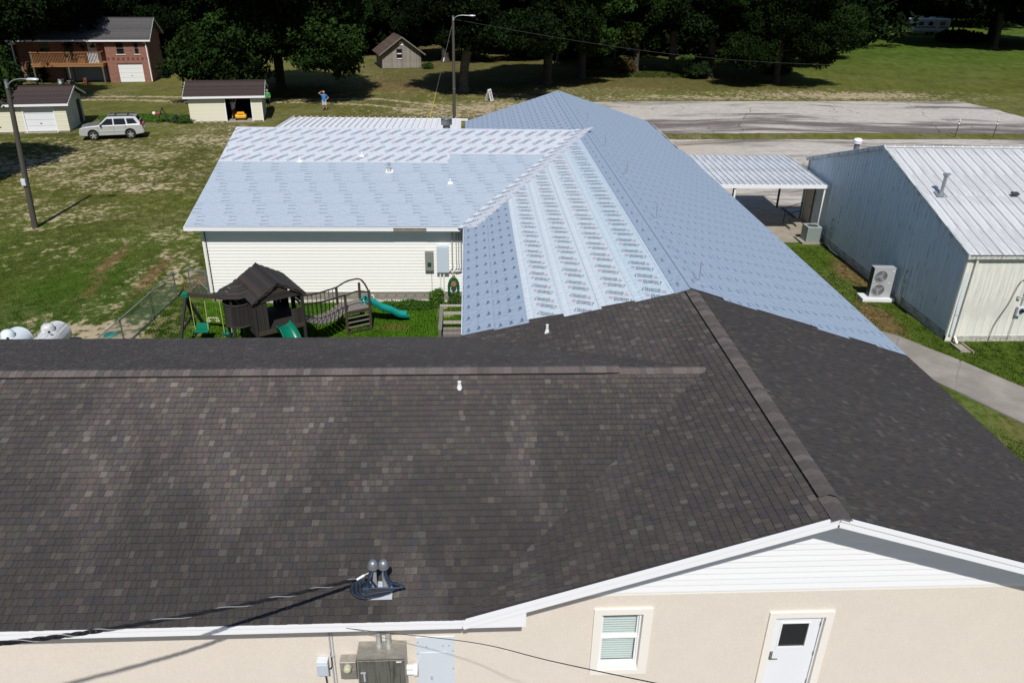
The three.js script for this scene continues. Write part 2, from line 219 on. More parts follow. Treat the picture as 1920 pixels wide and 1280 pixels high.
// old paving of the parking area, weathered pale and dark in long streaks
{
  const X0 = 9, X1 = 60, Z0 = -90, Z1 = -40;
  const lot = dataTex(1536, 1024, (i, j) => {
    const x = mix(X0, X1, i / 1536), z = mix(Z1, Z0, j / 1024);
    const wz = z + 4.5 * (fbm(x * 0.07 + 4, z * 0.05, 3) - 0.5), st = fbm(x * 0.1 + 2, wz * 0.6, 5), st2 = fbm(x * 0.25 + 9, wz * 1.8, 4), fin = fbm(x * 3, z * 3, 3), ti = hash2(i, j);
    const t = (z + 77) / 7, mid = Math.exp(-((wz + 79.2 + (x - 30) * 0.03) ** 2) / 9), low = Math.exp(-((wz + 71) ** 2) / 9), up = Math.exp(-((wz + 84.8) ** 2) / 1.6);
    const tone = 0.74 + 1.9 * (st - 0.5) + 1.2 * (st2 - 0.5) + 0.5 * mid - 0.38 * low - 0.3 * up + (z > -66 ? 0.12 + 0.3 * (st2 - 0.5) - 0.3 * Math.exp(-((z + 64.5) ** 2) / 1.2) : 0);
    const q = sstep(0.1, 0.95, tone); let cr = mix(0.18, 0.57, q), cg = mix(0.15, 0.525, q), cb = mix(0.137, 0.465, q);
    const g0 = 0.86 + 0.3 * (fin - 0.5) + 0.14 * (ti - 0.5); cr *= g0; cg *= g0; cb *= g0;
    const k1 = Math.abs(fbm(x * 0.16 + 31, z * 0.16, 4) - 0.5); if (k1 < 0.005) { cr *= 0.6; cg *= 0.62; cb *= 0.6; }
    const wob = 2.4 * (fbm(x * 0.25, z * 0.25, 3) - 0.5), jx = ((x + z * 0.35 + wob) % 9 + 9) % 9; if (z < -66 && jx < 0.13 && fbm(x * 0.5, z * 0.5, 2) > 0.47) { cr *= 0.55; cg *= 0.6; cb *= 0.5; }
    const edge = clamp(sandAt(x, z) * fin * 1.3);
    return [mix(cr, 0.46, edge), mix(cg, 0.37, edge), mix(cb, 0.26, edge)];
  }, true, false);
  const lm = M(1, 1, 1, 0.92, { map: lot });
  const uvs = (g) => { const p = g.attributes.position, u = g.attributes.uv; for (let i = 0; i < p.count; i++) u.setXY(i, (p.getX(i) - X0) / (X1 - X0), (Z1 - p.getZ(i)) / (Z1 - Z0)); return g; };
  const upper = rag([[10.5, -83.2], [15, -84.2], [24, -85], [36, -85.6], [54, -86.8], [55.1, -83.4], [55.2, -76.7], [59, -76], [59, -69.2], [34, -68.8], [19, -67.9], [10.5, -68]], 0.16, 0.7);
  struct('parking_lot', uvs(flatPoly(upper, 0.006)), lm);
  struct('parking_lot', uvs(flatPoly(rag([[10, -65.2], [18.3, -65.4], [48.1, -66.5], [59, -66.6], [59, -43.2], [19.2, -43.2], [18.95, -48.4], [12, -48.5]], 0.1, 0.7), 0.006)), lm);
  // stray lighter patches of concrete: walkway slab, pavement
  struct('walkway_slab', flatPoly([[12.2, -39.2], [17.6, -39.2], [17.6, -40.2], [18.9, -40.4], [18.9, -48.4], [12.2, -48.4]], 0.06, 0.05), mats.concrete);
  const side = [[15.9, -27.2], [17.0, -27.5], [18.2, -25.6], [19.75, -22.8], [22.5, -18.6], [20.6, -17.3], [17.6, -20.2], [16.7, -21.4], [15.2, -23.6], [14.0, -26.4], [14.6, -29.5], [15.4, -29.5]];
  const sw = M(0.36, 0.325, 0.28, 0.92, { map: rep(T.blot, 4) });
  const slabs = [ // the pavement, poured in bays with open joints
    [[14.0, -28.6], [15.5, -29.2], [17.2, -27.6], [16.0, -25.6]], [[16.05, -25.55], [17.24, -27.54], [18.55, -25.5], [17.1, -23.4]], [[17.14, -23.35], [18.6, -25.44], [19.9, -22.95], [18.2, -20.95]],
    [[18.24, -20.9], [19.95, -22.9], [22.3, -20.0], [20.2, -18.2]], [[20.25, -18.15], [22.35, -19.95], [24.4, -17.4], [22.2, -15.4]]];
  const pv = struct('pavement', flatPoly([[13.9, -28.7], [15.5, -29.3], [17.3, -27.6], [20, -22.9], [24.5, -17.4], [22.2, -15.3], [18.2, -20.9], [16, -25.5]], 0.05, 0.05), mats.concreteDark);
  for (const s of slabs) mesh('paving_slab', flatPoly(s, 0.06, 0.04), sw, pv);
}

// ---------------------------------------------------------------- the L-shaped hall: brown shingles in front, new underlay felt behind
const hall = thing('long_hall', 'long low hall with brown shingles in front and pale blue printed roofing felt behind', 'building', [0, 0, 0]);
const EY = 3.5, ZF = -9.78, ZW = -10.38;
const PL = new Plane([-0.2, EY, 0], [6.13, 2.04, 0], [-2.04, 6.13, 0]);            // main roof, left slope  (u = z)
const PR = new Plane([12.4, EY, 0], [-6.47, 2.04, 0], [2.04, 6.47, 0]);            // main roof, right slope (u = -z)
const PF = new Plane([0, EY, ZF], [0, 1.82, -5.42], [0, 5.42, 1.82]);              // wing, front slope      (u = x)
const PB = new Plane([0, EY, -20.62], [0, 1.82, 5.42], [0, 5.42, -1.82]);          // wing, back slope       (u = -x)
const LL = Math.hypot(6.13, 2.04), LR = Math.hypot(6.47, 2.04), LW = Math.hypot(5.42, 1.82), cL = 6.13 / LL, cR = 6.47 / LR, cW = 5.42 / LW;
const WX = -19, RX = 5.93, RY = 5.54, WRX = 5.27, WRZ = -15.2;
const deckM = M(0.045, 0.04, 0.038, 0.95);
// ---- decking under the shingles
const shingleRoof = mesh('shingle_roof', merge([
  PL.slab([[-9.8, 0], [-9.8, LL], [-19.5, LL], [-20.7, 0], [-15.2, 5.47 / cL]].map(p => p), -0.1, -0.012),
  PR.slab([[9.8, 0], [19.4, 0], [19.4, LR], [9.8, LR]], -0.1, -0.012),
  PF.slab([[WX, 0], [-0.2, 0], [5.27, LW], [WX, LW]], -0.1, -0.012), PB.slab([[0.2, 0], [-WX, 0], [-WX, LW], [-5.27, LW]], -0.1, -0.012)]), deckM, hall);
// ---- shingles
const TONES = [[0.0832, 0.0746, 0.0682], [0.092, 0.076, 0.0741], [0.0932, 0.0828, 0.0724], [0.0747, 0.0693, 0.0706], [0.1001, 0.094, 0.0783], [0.1169, 0.0988, 0.0854], [0.1294, 0.1155, 0.1014], [0.151, 0.139, 0.1211]];
const tabs = [];
const EXPO = 0.1435;
const projM = (() => { camera.updateMatrixWorld(); camera.updateProjectionMatrix(); return new THREE.Matrix4().multiplyMatrices(camera.projectionMatrix, camera.matrixWorldInverse); })();
function layCourse(P, v, u0, u1, weatherShade, L) {
  let u = u0 - rnd() * 0.12, low = -1, run = 0, tone = 0;
  while (u < u1) {
    const w = rr(0.075, 0.165), a = Math.max(u, u0), b = Math.min(u + w, u1); u += w;
    if (b - a < 0.025) continue;
    const wt = weatherShade(a, v), q = rnd();
    let i = q < 0.3 ? 0 : q < 0.52 ? 1 : q < 0.7 ? 2 : q < 0.8 ? 3 : q < 0.885 ? 4 : q < 0.945 ? 5 : q < 0.985 ? 6 : 7;
    if (wt.light && rnd() < wt.light) i = Math.min(7, i + 2);
    const hi = rnd() < 0.45;
    tabs.push({ P, u: a + 0.002, v: v + rr(-0.003, 0.003), w: b - a - 0.005, h: hi ? 0.004 : 0, i, len: Math.min(1, (L - 0.012 - v) / (EXPO + 0.02)), k: wt.k * rr(0.93, 1.07), warm: wt.warm });
  }
}
function coverSlope(P, L, interval, weatherShade, v0 = -0.02) { for (let v = v0; v < L - 0.05; v += EXPO) for (const [a, b] of interval(v + 0.07)) if (b > a) layCourse(P, v, a, b, weatherShade, L); }
const stainF = (u, v) => { const s = fbm(u * 0.9 + 7, v * 0.28, 4), blob = fbm(u * 0.34 + 2, v * 0.34 + 5, 3), ridge = sstep(LW - 1.1, LW, v), fan = Math.exp(-(((v - 2.6 - 1.3 * Math.cos(u * 1.15 + 0.6)) / 0.55) ** 2)) * 0.5;
  const lt = clamp(sstep(0.52, 0.72, s) * 0.55 + ridge * 0.35 + fan * 0.45); return { light: lt * 0.3, k: 0.74 + 0.3 * blob + 0.8 * lt + 0.28 * sstep(1.2, 5.2, v), warm: lt * 0.8 + ridge * 0.4 + 0.4 * sstep(1.5, 5, v) }; };
const stainM = (u, v) => { const s = fbm(u * 0.3 + 3, v * 0.9, 4), blob = fbm(u * 0.3 + 20, v * 0.3, 3), ridge = sstep(LL - 0.7, LL, v); return { light: 0.06 + ridge * 0.25, k: 0.84 + 0.3 * blob + 0.3 * sstep(0.5, 0.75, s) + ridge * 0.2, warm: 0.4 + 0.3 * ridge }; };
const brownEnd = (X) => mix(-20.85, -19.35, clamp((X + 0.2) / 6.1)) + 0.16 * (fbm(X * 1.7, 3, 2) - 0.5);
coverSlope(PF, LW, (v) => [[WX, -0.2 + v * cW * (5.47 / 5.42) + 0.1]], stainF);
coverSlope(PL, LL, (v) => { const X = -0.2 + v * cL, b = brownEnd(X); return X > WRX - 0.05 ? [[b, ZF - 0.01]] : [[-9.78 - (X + 0.2) * 0.991 - 0.1, ZF - 0.01], [b, Math.min(ZF, -20.62 + (X + 0.2) * 0.991 + 0.1)]]; }, stainM);
coverSlope(PR, LR, () => [[-ZF + 0.01, 19.3]], (u, v) => { const blob = fbm(u * 0.3 + 50, v * 0.3, 3), ridge = sstep(LR - 1.2, LR, v); return { light: ridge * 0.35 + 0.05, k: 0.68 + 0.26 * blob, warm: 0.0 }; });  // whole right slope toned darker, grazing light put into its colour
coverSlope(PB, LW, (v) => [[0.2 - v * cW * (5.47 / 5.42) - 0.1, -WX]], (u, v) => { const r = sstep(LW - 1.2, LW, v); return { light: 0.1 + r * 0.3, k: 0.85 + 0.3 * fbm(u, v, 2), warm: 0.1 }; });
{
  const shG = (() => { // one shingle tab: thick butt edge towards the eave, thin under the next course
    const t = 0.0105, e = 0.001, L = EXPO + 0.02;
    return hexa([[0, 0, 0], [1, 0, 0], [1, 0, t], [0, 0, t], [0, L, 0], [1, L, 0], [1, L, e], [0, L, e]].map(p => p)); })();
  const uvA = shG.attributes.uv, pA = shG.attributes.position; for (let i = 0; i < pA.count; i++) uvA.setXY(i, pA.getX(i) * 0.13, pA.getY(i) + pA.getZ(i));
  { const c = []; for (let i = 0; i < pA.count; i++) { const v = Math.floor(i / 6) === 4 ? 1 : 0.22; c.push(v, v, v); } shG.setAttribute('color', new THREE.Float32BufferAttribute(c, 3)); }   // cut edges darkened: bare asphalt plus painted-in shadow lines between courses
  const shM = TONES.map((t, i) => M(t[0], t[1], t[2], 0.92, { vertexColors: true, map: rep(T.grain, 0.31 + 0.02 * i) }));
  const q = new THREE.Vector3();
  for (const t of tabs) { t.p = t.P.at(t.u, t.v, t.h); q.copy(t.p).applyMatrix4(projM); t.in = Math.abs(q.x) < 0.98 && Math.abs(q.y) < 0.98; t.d = camera.position.distanceTo(t.p) / (t.P.n.dot(V(0, 13.5, 0).sub(t.p).normalize()) + 0.05); }
  const near = tabs.filter(t => t.in).sort((a, b) => a.d - b.d).slice(0, 300), set = new Set(near);
  const mat4 = (t) => { const m = new THREE.Matrix4().makeBasis(t.P.u.clone().multiplyScalar(t.w), t.P.w.clone().multiplyScalar(t.len), t.P.n).setPosition(t.p); return m.multiply(new THREE.Matrix4().makeRotationX(-0.035)); };
  const bucket = {};
  for (const t of near) {
    const kk = Math.round(t.k * 7) / 7, key = t.i + '_' + kk; if (!bucket[key]) { bucket[key] = shM[t.i].clone(); const c = bucket[key].color; c.multiplyScalar(kk); c.r *= 1.03; }
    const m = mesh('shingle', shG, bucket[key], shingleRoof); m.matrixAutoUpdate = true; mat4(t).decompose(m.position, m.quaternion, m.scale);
  }
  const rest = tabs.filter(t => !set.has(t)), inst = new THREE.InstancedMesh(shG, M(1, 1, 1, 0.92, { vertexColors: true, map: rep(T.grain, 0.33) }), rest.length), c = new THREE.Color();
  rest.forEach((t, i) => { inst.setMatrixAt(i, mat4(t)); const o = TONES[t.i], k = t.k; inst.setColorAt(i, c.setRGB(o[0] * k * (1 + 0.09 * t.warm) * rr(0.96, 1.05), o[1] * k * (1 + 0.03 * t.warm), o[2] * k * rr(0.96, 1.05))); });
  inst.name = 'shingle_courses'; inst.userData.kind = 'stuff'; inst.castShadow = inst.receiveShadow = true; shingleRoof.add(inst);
}
// ---- ridges: a raised vent with its slot, caps laid over it one by one
{
  const capTones = [[0.195, 0.165, 0.15], [0.165, 0.14, 0.128], [0.235, 0.198, 0.18], [0.145, 0.125, 0.116], [0.205, 0.165, 0.15]].map((t, i) => M(t[0], t[1], t[2], 0.92, { map: rep(T.grain, 0.3 + i * 0.02) }));
  const capG = (sa, sb, half, L) => { // folded cap: two leaves, slopes sa, sb; lies along +z, butt end at z = 0
    const t = 0.006, A = [[-half, -half * sa], [0, 0], [half, -half * sb]], q = [];
    for (let s = 0; s < 2; s++) { const [x0, y0] = A[s], [x1, y1] = A[s + 1]; q.push(hexa([[x0, y0 + t, 0], [x1, y1 + t, 0], [x1, y1 - t, 0], [x0, y0 - t, 0], [x0, y0 - t * 0.3, -L], [x1, y1 - t * 0.3, -L], [x1, y1 - t, -L], [x0, y0 - t, -L]])); }
    return merge(q); };
  const ventM = mats.black;
  // main ridge (runs along z)
  const g1 = capG(0.3328, 0.3153, 0.165, 0.21), lift = 0.062;
  for (let z = -19.1; z < -9.8; z += 0.145) { const raised = z < -10.3; const m = mesh('ridge_cap', g1, capTones[Math.floor(rnd() * 5)], shingleRoof); m.position.set(RX, RY + (raised ? lift : 0.017) + rr(0, 0.003), z + 0.14); m.rotation.x = -0.03; }
  const ventS = (s, x) => hexa([[0, 0.035, -10.75], [x, 0.035 - Math.abs(x) * s, -10.75], [x, 0.004 - Math.abs(x) * s, -10.75], [0, 0.004, -10.75], [0, 0.035, -19.2], [x, 0.035 - Math.abs(x) * s, -19.2], [x, 0.004 - Math.abs(x) * s, -19.2], [0, 0.004, -19.2]]);
  mesh('ridge_vent', merge([ventS(0.3328, -0.162), ventS(0.3153, 0.162)]).translate(RX, RY + 0.012, 0), ventM, shingleRoof);
  // wing ridge (runs along x)
  const g2 = capG(0.336, 0.336, 0.16, 0.21).rotateY(Math.PI / 2);
  for (let x = -14.4; x < 5.3; x += 0.15) { const raised = x < 3.4; const m = mesh('ridge_cap', g2, capTones[Math.floor(rnd() * 5)], shingleRoof); m.position.set(x, 5.32 + (raised ? lift - 0.004 : 0.018) + rr(0, 0.003), WRZ); m.rotation.z = 0.03; }
  const v2 = (x) => hexa([[0, 0.035, 0], [x, 0.035 - Math.abs(x) * 0.336, 0], [x, 0.004 - Math.abs(x) * 0.336, 0], [0, 0.004, 0], [0, 0.035, -18], [x, 0.035 - Math.abs(x) * 0.336, -18], [x, 0.004 - Math.abs(x) * 0.336, -18], [0, 0.004, -18]]);
  mesh('ridge_vent', merge([v2(-0.155), v2(0.155)]).rotateY(Math.PI / 2).translate(2.98, 5.33, WRZ).applyMatrix4(new THREE.Matrix4()), ventM, shingleRoof);
}

// ---------------------------------------------------------------- printed roofing felt
function canvasTex(w, h, draw) { const c = document.createElement('canvas'); c.width = w; c.height = h; draw(c.getContext('2d'), w, h); const t = new THREE.CanvasTexture(c); t.colorSpace = THREE.SRGBColorSpace; t.wrapS = t.wrapT = THREE.RepeatWrapping; t.magFilter = THREE.LinearFilter; return t; }
const feltBase = (g, w, h, k) => { g.fillStyle = '#ffffff'; g.fillRect(0, 0, w, h);
  for (let i = 0; i < 260; i++) { const a = 0.015 + 0.03 * rnd(); g.fillStyle = rnd() < 0.5 ? `rgba(110,130,165,${a})` : `rgba(255,255,255,${a})`; const x = rnd() * w, y = rnd() * h, s = 20 + 90 * rnd(); g.fillRect(x - w * 0.5, y, s * 5, s * 0.12 * k); g.fillRect(x, y - h * 0.3, s * 0.1, s * 4); }
  for (let y = 20; y < h; y += 150) for (const x of [24, w * 0.5]) { g.fillStyle = 'rgba(90,110,150,0.5)'; g.beginPath(); g.arc(x + 8 * rnd(), y + 30 * rnd(), 9, 0, 7); g.fill(); } };
// across the roll = canvas x (1.0 m), along the roll = canvas y (1.06 m)
const qPrint = (band, bx, by, dx, dy, len, em) => canvasTex(1024, 1088, (g, w, h) => {
  feltBase(g, w, h, 1);
  if (band) { g.fillStyle = 'rgba(200,216,228,0.18)'; g.fillRect(215, 0, w - 215, h); }
  const word = (x, y, rot, a) => { for (const wrap of [-h, 0, h]) { g.save(); g.translate(x, y + wrap); g.rotate(rot); g.transform(bx, by, dx, dy, 0, 0);
    g.globalAlpha = a * 0.9; g.fillStyle = '#dd929c'; for (let k = 0; k < 4; k++) g.fillRect(-0.43 * len - 205 + k * 9, -80 + k * 40, 175 - k * 16, 25);
    g.globalAlpha = a; g.fillStyle = '#333d52'; g.font = `bold ${em}px sans-serif`; g.textBaseline = 'middle'; g.textAlign = 'left'; const m = g.measureText('QUIKFELT').width; g.scale(len / m, 1); g.fillText('QUIKFELT', -0.43 * m, 0);
    g.restore(); } };
  const cx = band ? 625 : 520; word(cx + 40, 270, 0, 0.95); word(cx - 30, 815, Math.PI, 0.92);
  if (band) { g.fillStyle = 'rgba(70,88,116,0.55)'; for (let y = 0; y < h; y += 40) { if (rnd() < 0.7) g.fillRect(206 + 6 * rnd(), y, 7, 30 * rnd() + 8); if (rnd() < 0.5) g.fillRect(60, y, 8, 16); } g.fillStyle = 'rgba(90,112,145,0.3)'; g.fillRect(208, 0, 5, h); g.fillRect(0, 0, 14, h); }
  else { g.fillStyle = 'rgba(90,105,135,0.3)'; g.fillRect(0, 0, 12, h); }
});
const feltQ = qPrint(true, 0.64, 0.77, -0.37, 0.93, 690, 270), feltQ2 = qPrint(false, 0.785, 0.62, -0.8, 0.6, 720, 270);
const scribble = (g, x, y, s, a, lw = 9) => { g.save(); g.translate(x, y); g.scale(s, s); g.globalAlpha = a; g.strokeStyle = '#3c4860'; g.lineWidth = lw; g.lineCap = 'round'; g.beginPath(); g.moveTo(-70, 20); g.lineTo(-44, -24); g.quadraticCurveTo(-14, -30, -26, -8); g.quadraticCurveTo(-36, 2, -48, 0); g.lineTo(-22, 20); for (let k = 0; k < 5; k++) { g.quadraticCurveTo(-14 + k * 20, -14 - (k % 2) * 10, -4 + k * 20, 16); } g.stroke(); g.lineWidth = lw * 0.8; g.beginPath(); g.moveTo(-70, 34); g.lineTo(78, 28); g.stroke(); g.restore(); };
const ribs = (g, w, h) => { for (let k = 0; k < 60; k++) { g.fillStyle = 'rgba(60,75,105,0.06)'; g.fillRect(k * 17.1, 0, 4, h); } };
const feltD = canvasTex(1024, 1024, (g, w, h) => {   // small script marks in three rows along the roll, a dot between them
  feltBase(g, w, h, 1); ribs(g, w, h);
  for (let r = 0; r < 3; r++) { g.save(); g.translate(190 + r * 330, 400 + r * 60); g.rotate(-Math.PI / 2); scribble(g, 0, 0, 1.75, 0.85, 11); g.fillStyle = 'rgba(60,72,98,0.6)'; g.fillRect(-520, -10, 40, 20); g.restore(); }
  g.fillStyle = 'rgba(55,65,85,0.6)'; g.fillRect(30, 120, 12, 420); g.fillRect(30, 700, 8, 120);
});
const thin = (al, skew) => canvasTex(1024, 1024, (g, w, h) => {   // the same marks, thin and worn
  feltBase(g, w, h, 1);
  for (let r = 0; r < 3; r++) { g.save(); g.translate(180 + r * 320, 420 + r * skew); g.rotate(-Math.PI / 2); g.scale(1, 0.62); scribble(g, 0, 0, 1.9, al, 8); g.fillStyle = 'rgba(60,72,98,0.35)'; g.fillRect(-560, -8, 70, 16); g.restore(); }
  g.fillStyle = 'rgba(70,88,118,0.5)'; g.fillRect(24, 80, 8, 330); g.fillStyle = 'rgba(80,100,130,0.28)'; g.fillRect(0, 0, 12, h);
});
const feltL = thin(0.8, 30), feltR = thin(0.95, 110);
const feltBump = rep(T.rough, 1.7);
const fm = (map, r, g, b, sx, sy) => M(r, g, b, 0.55, { map: rep(map, sx, sy), bumpMap: feltBump, bumpScale: 0.032 });
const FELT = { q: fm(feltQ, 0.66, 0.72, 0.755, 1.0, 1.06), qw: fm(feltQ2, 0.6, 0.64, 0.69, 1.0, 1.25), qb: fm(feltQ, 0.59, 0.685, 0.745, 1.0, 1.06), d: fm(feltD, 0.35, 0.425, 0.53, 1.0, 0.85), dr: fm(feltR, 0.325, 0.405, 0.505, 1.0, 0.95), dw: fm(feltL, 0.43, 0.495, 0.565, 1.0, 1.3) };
// a strip of felt: uv.x across the roll (up the slope), uv.y along it
function feltStrip(P, poly, h, vLow, mat, parent, label, flip = 1, along = 0) {
  const g = P.slab(poly, h, h + 0.005), p = g.attributes.position, uv = g.attributes.uv, q = V();
  for (let i = 0; i < p.count; i++) { q.set(p.getX(i), p.getY(i), p.getZ(i)).sub(P.o); uv.setXY(i, q.dot(P.w) - vLow, flip * (q.dot(P.u) + along)); }
  return mesh('felt_strip', g, mat, parent, label);
}
const feltRoof = (() => {
  const FW = new Plane([0, EY, -31], [0, 1.98, -10], [0, 10, 1.98]);               // far wing, front slope (u = x)
  const LF = Math.hypot(10, 1.98), cF = 10 / LF;
  const zv = (X) => -31 - (X + 0.2) * (10 / 5.95);                                    // valley between far wing and main roof
  const END = -53.7;
  const back = new Plane([0, EY, -51], [0, 1.98, 10], [0, 10, -1.98]);
  const root = mesh('felt_roof', merge([
    PL.slab([[-19.5, LL], [-20.9, 0], [-31, 0], [-41, 5.95 / cL], [-51, 0], [END, 0], [END, LL]], -0.1, -0.006), PR.slab([[19.3, 0], [-END - 8.2, 0], [-END - 8.2, 0.32], [-END, 0.32], [-END, LR], [19.3, LR]], -0.1, -0.006),
    FW.slab([[-11.45, 0], [-0.2, 0], [5.75, LF], [-11.7, LF]], -0.1, -0.006), back.slab([[11.45, 0], [0.2, 0], [-5.75, LF], [11.7, LF]], -0.1, -0.006)]), deckM, hall);
  // far wing: eleven strips laid from the eave up
  const n = 10, lv = LF / n;
  for (let k = 0; k < n; k++) {
    const v0 = k * lv - (k ? 0.06 : 0.03), v1 = (k + 1) * lv, x0 = -11.45 - 0.28 * k / n, x1 = -11.45 - 0.28 * (k + 1) / n, e0 = -0.2 + v0 * cF * 0.595, e1 = -0.2 + v1 * cF * 0.595, h = 0.004 + k * 0.0012;
    if (k < 6) feltStrip(FW, [[x0, v0], [e0, v0], [e1, v1], [x1, v1]], h, v0, FELT.dw, root, undefined, 1, k * 0.37);
    else if (k === 6) { feltStrip(FW, [[x0, v0], [-0.9, v0], [-0.9, v1], [x1, v1]], h + 0.004, v0, FELT.qw, root, undefined, -1, 0.4); feltStrip(FW, [[-0.95, v0], [e0, v0], [e1, v1], [-0.95, v1]], h, v0, FELT.dw, root, undefined, 1, 0.9); }
    else feltStrip(FW, [[x0, v0], [e0, v0], [e1, v1], [x1, v1]], h, v0, FELT.qw, root, undefined, -1, k * 0.31);
  }
  // main roof, left slope: two grey-blue strips at the eave, then four pale printed ones
  const bounds = [-0.2, 0.75, 1.70, 2.69, 3.65, 4.56, 5.62].map(X => (X + 0.2) / cL);
  for (let k = 0; k < 6; k++) {
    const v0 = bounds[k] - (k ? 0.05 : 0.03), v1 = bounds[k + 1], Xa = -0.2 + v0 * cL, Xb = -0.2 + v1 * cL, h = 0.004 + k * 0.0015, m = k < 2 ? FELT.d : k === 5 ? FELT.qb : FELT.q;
    const jag = [0, 0.12, -0.12, 0.1, -0.05, 0.06][k], za = brownEnd(Xa) + 0.12 + jag, zb = brownEnd(Xb) + 0.12 + jag;
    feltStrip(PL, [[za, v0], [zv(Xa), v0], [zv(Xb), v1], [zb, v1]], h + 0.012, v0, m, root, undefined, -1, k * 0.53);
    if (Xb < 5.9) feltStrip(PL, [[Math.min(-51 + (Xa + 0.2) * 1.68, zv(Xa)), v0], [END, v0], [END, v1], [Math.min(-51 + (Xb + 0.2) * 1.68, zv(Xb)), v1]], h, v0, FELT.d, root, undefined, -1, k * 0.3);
  }
  feltStrip(PL, [[-41, (5.7) / cL], [END, 5.7 / cL], [END, LL], [-41, LL]], 0.004, 5.7 / cL, FELT.d, root);
  // strip lapped over the ridge
  feltStrip(PL, [[-19.25, LL - 0.42], [END, LL - 0.42], [END, LL], [-19.25, LL]], 0.024, LL - 0.42, FELT.dr, root, undefined, -1, 0.2);
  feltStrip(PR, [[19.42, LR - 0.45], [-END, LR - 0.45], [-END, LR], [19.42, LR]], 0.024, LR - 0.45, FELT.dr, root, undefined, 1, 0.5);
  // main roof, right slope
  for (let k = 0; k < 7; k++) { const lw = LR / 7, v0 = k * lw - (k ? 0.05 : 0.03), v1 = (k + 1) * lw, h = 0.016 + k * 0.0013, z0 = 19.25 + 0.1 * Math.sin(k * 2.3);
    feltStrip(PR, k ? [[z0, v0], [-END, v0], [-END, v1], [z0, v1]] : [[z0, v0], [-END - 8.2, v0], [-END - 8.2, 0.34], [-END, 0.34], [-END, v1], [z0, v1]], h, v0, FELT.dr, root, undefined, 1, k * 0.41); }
  // valley strip, folded into the valley between the far wing and the main roof
  { const a = V(-0.2, EY, -31), b = V(5.75, 5.48, -41), d = b.clone().sub(a), L = d.length(); d.normalize();
    const side = (P, s, w) => { const c = d.clone().cross(P.n).normalize().multiplyScalar(s); const o = P.n.clone().multiplyScalar(0.034), q = [a.clone().addScaledVector(d, -0.25), b, b.clone().addScaledVector(c, w), a.clone().addScaledVector(d, -0.25).addScaledVector(c, w)].map(v => v.clone().add(o));
      const g = hexa([...q.map(v => v.toArray()), ...q.map(v => v.clone().addScaledVector(P.n, -0.008).toArray())]); const p = g.attributes.position, uv = g.attributes.uv; for (let i = 0; i < p.count; i++) { const r = V(p.getX(i), p.getY(i), p.getZ(i)).sub(a); uv.setXY(i, 0.5 + s * 0 + r.dot(c.clone().normalize()) * (P === PL ? 1 : -1), -r.dot(d)); } return g; };
    mesh('valley_strip', merge([side(FW, -1, 0.16), side(PL, 1, 0.8)]), FELT.qw, root); }
  // vents and flashings left standing proud of the felt
  const bootM = M(0.85, 0.85, 0.83, 0.4);
  const ventAt = (P, x, y, z, kind) => { const q = V(x, y, z), g = new THREE.Group(); g.name = kind ? 'vent_stack' : 'vent_boot'; g.position.copy(q); root.add(g);
    const tilt = Math.asin(P.n.z) , tx = -Math.asin(P.n.x);
    if (kind === 1) { mesh('flashing', box(0, 0.03, 0, 0.34, 0.012, 0.34, tilt, 0, tx), bootM, g); mesh('pipe', merge([rod([0, 0, 0], [0, 0.42, 0], 0.055, 0.05, 14), rod([0, 0.0, 0], [0, 0.14, 0], 0.11, 0.06, 14), rod([0, 0.36, 0], [0, 0.43, 0], 0.085, 0.085, 14)]), mats.conduit, g); }
    else if (kind === 2) { mesh('flashing', merge([box(0, 0.025, 0, 0.3, 0.012, 0.3, tilt, 0, tx), rod([0, 0, 0], [0, 0.09, 0], 0.09, 0.03, 12)]), FELT.dr, g); mesh('pipe', rod([0, 0, 0], [0, 0.62, 0], 0.014, 0.012, 8), mats.galv, g); }
    else { const bm = kind === 3 ? M(0.35, 0.5, 0.62, 0.5) : bootM; if (kind === 3) g.scale.setScalar(0.75); mesh('flashing', merge([box(0, 0.03, 0, 0.22, 0.012, 0.26, tilt, 0, tx), rod([0, 0, 0], [0, 0.1, 0], 0.075, 0.045, 12)]), bm, g); mesh('pipe', rod([0, 0.08, 0], [0, 0.24, 0], 0.03, 0.03, 12), bm, g); } };
  ventAt(FW, -7.88, 4.69, -37, 0); ventAt(FW, -3.65, 4.49, -36, 1); ventAt(FW, -0.84, 4.26, -34.85, 0); ventAt(FW, -5.08, 4.82, -37.6, 0);
  ventAt(PL, 5.2, 5.31, -34.3, 3); ventAt(PL, 4.05, 4.93, -33.2, 3);
  ventAt(PR, 6.6, 5.33, -32.3, 2); ventAt(PR, 6.45, 5.38, -25.9, 2); ventAt(PR, 6.4, 5.4, -20.1, 2); ventAt(PR, 6.5, 5.35, -43.6, 2); ventAt(PR, 6.5, 5.36, -37.4, 2);
  // galvanised turbine behind the far ridge
  { const t = new THREE.Group(); t.name = 'turbine_vent'; t.position.set(-1.18, 4.95, -43); root.add(t);
    mesh('collar', rod([0, 0, 0], [0, 0.35, 0], 0.2, 0.19, 18), mats.galv, t);
    const fins = []; for (let k = 0; k < 22; k++) { const a = k / 22 * 6.283; fins.push(box(Math.cos(a) * 0.27, 0.52, Math.sin(a) * 0.27, 0.012, 0.32, 0.07, 0, -a + 0.5, 0)); }
    mesh('turbine_fins', merge([...fins, rod([0, 0.36, 0], [0, 0.66, 0], 0.22, 0.22, 18)]), mats.galv, t);
    mesh('turbine_cap', lathe([[0, 0.76], [0.12, 0.75], [0.26, 0.7], [0.3, 0.66], [0, 0.66]], 20), mats.galv, t); }
  // white metal edging along the eaves and rakes
  const z0 = -20.75;
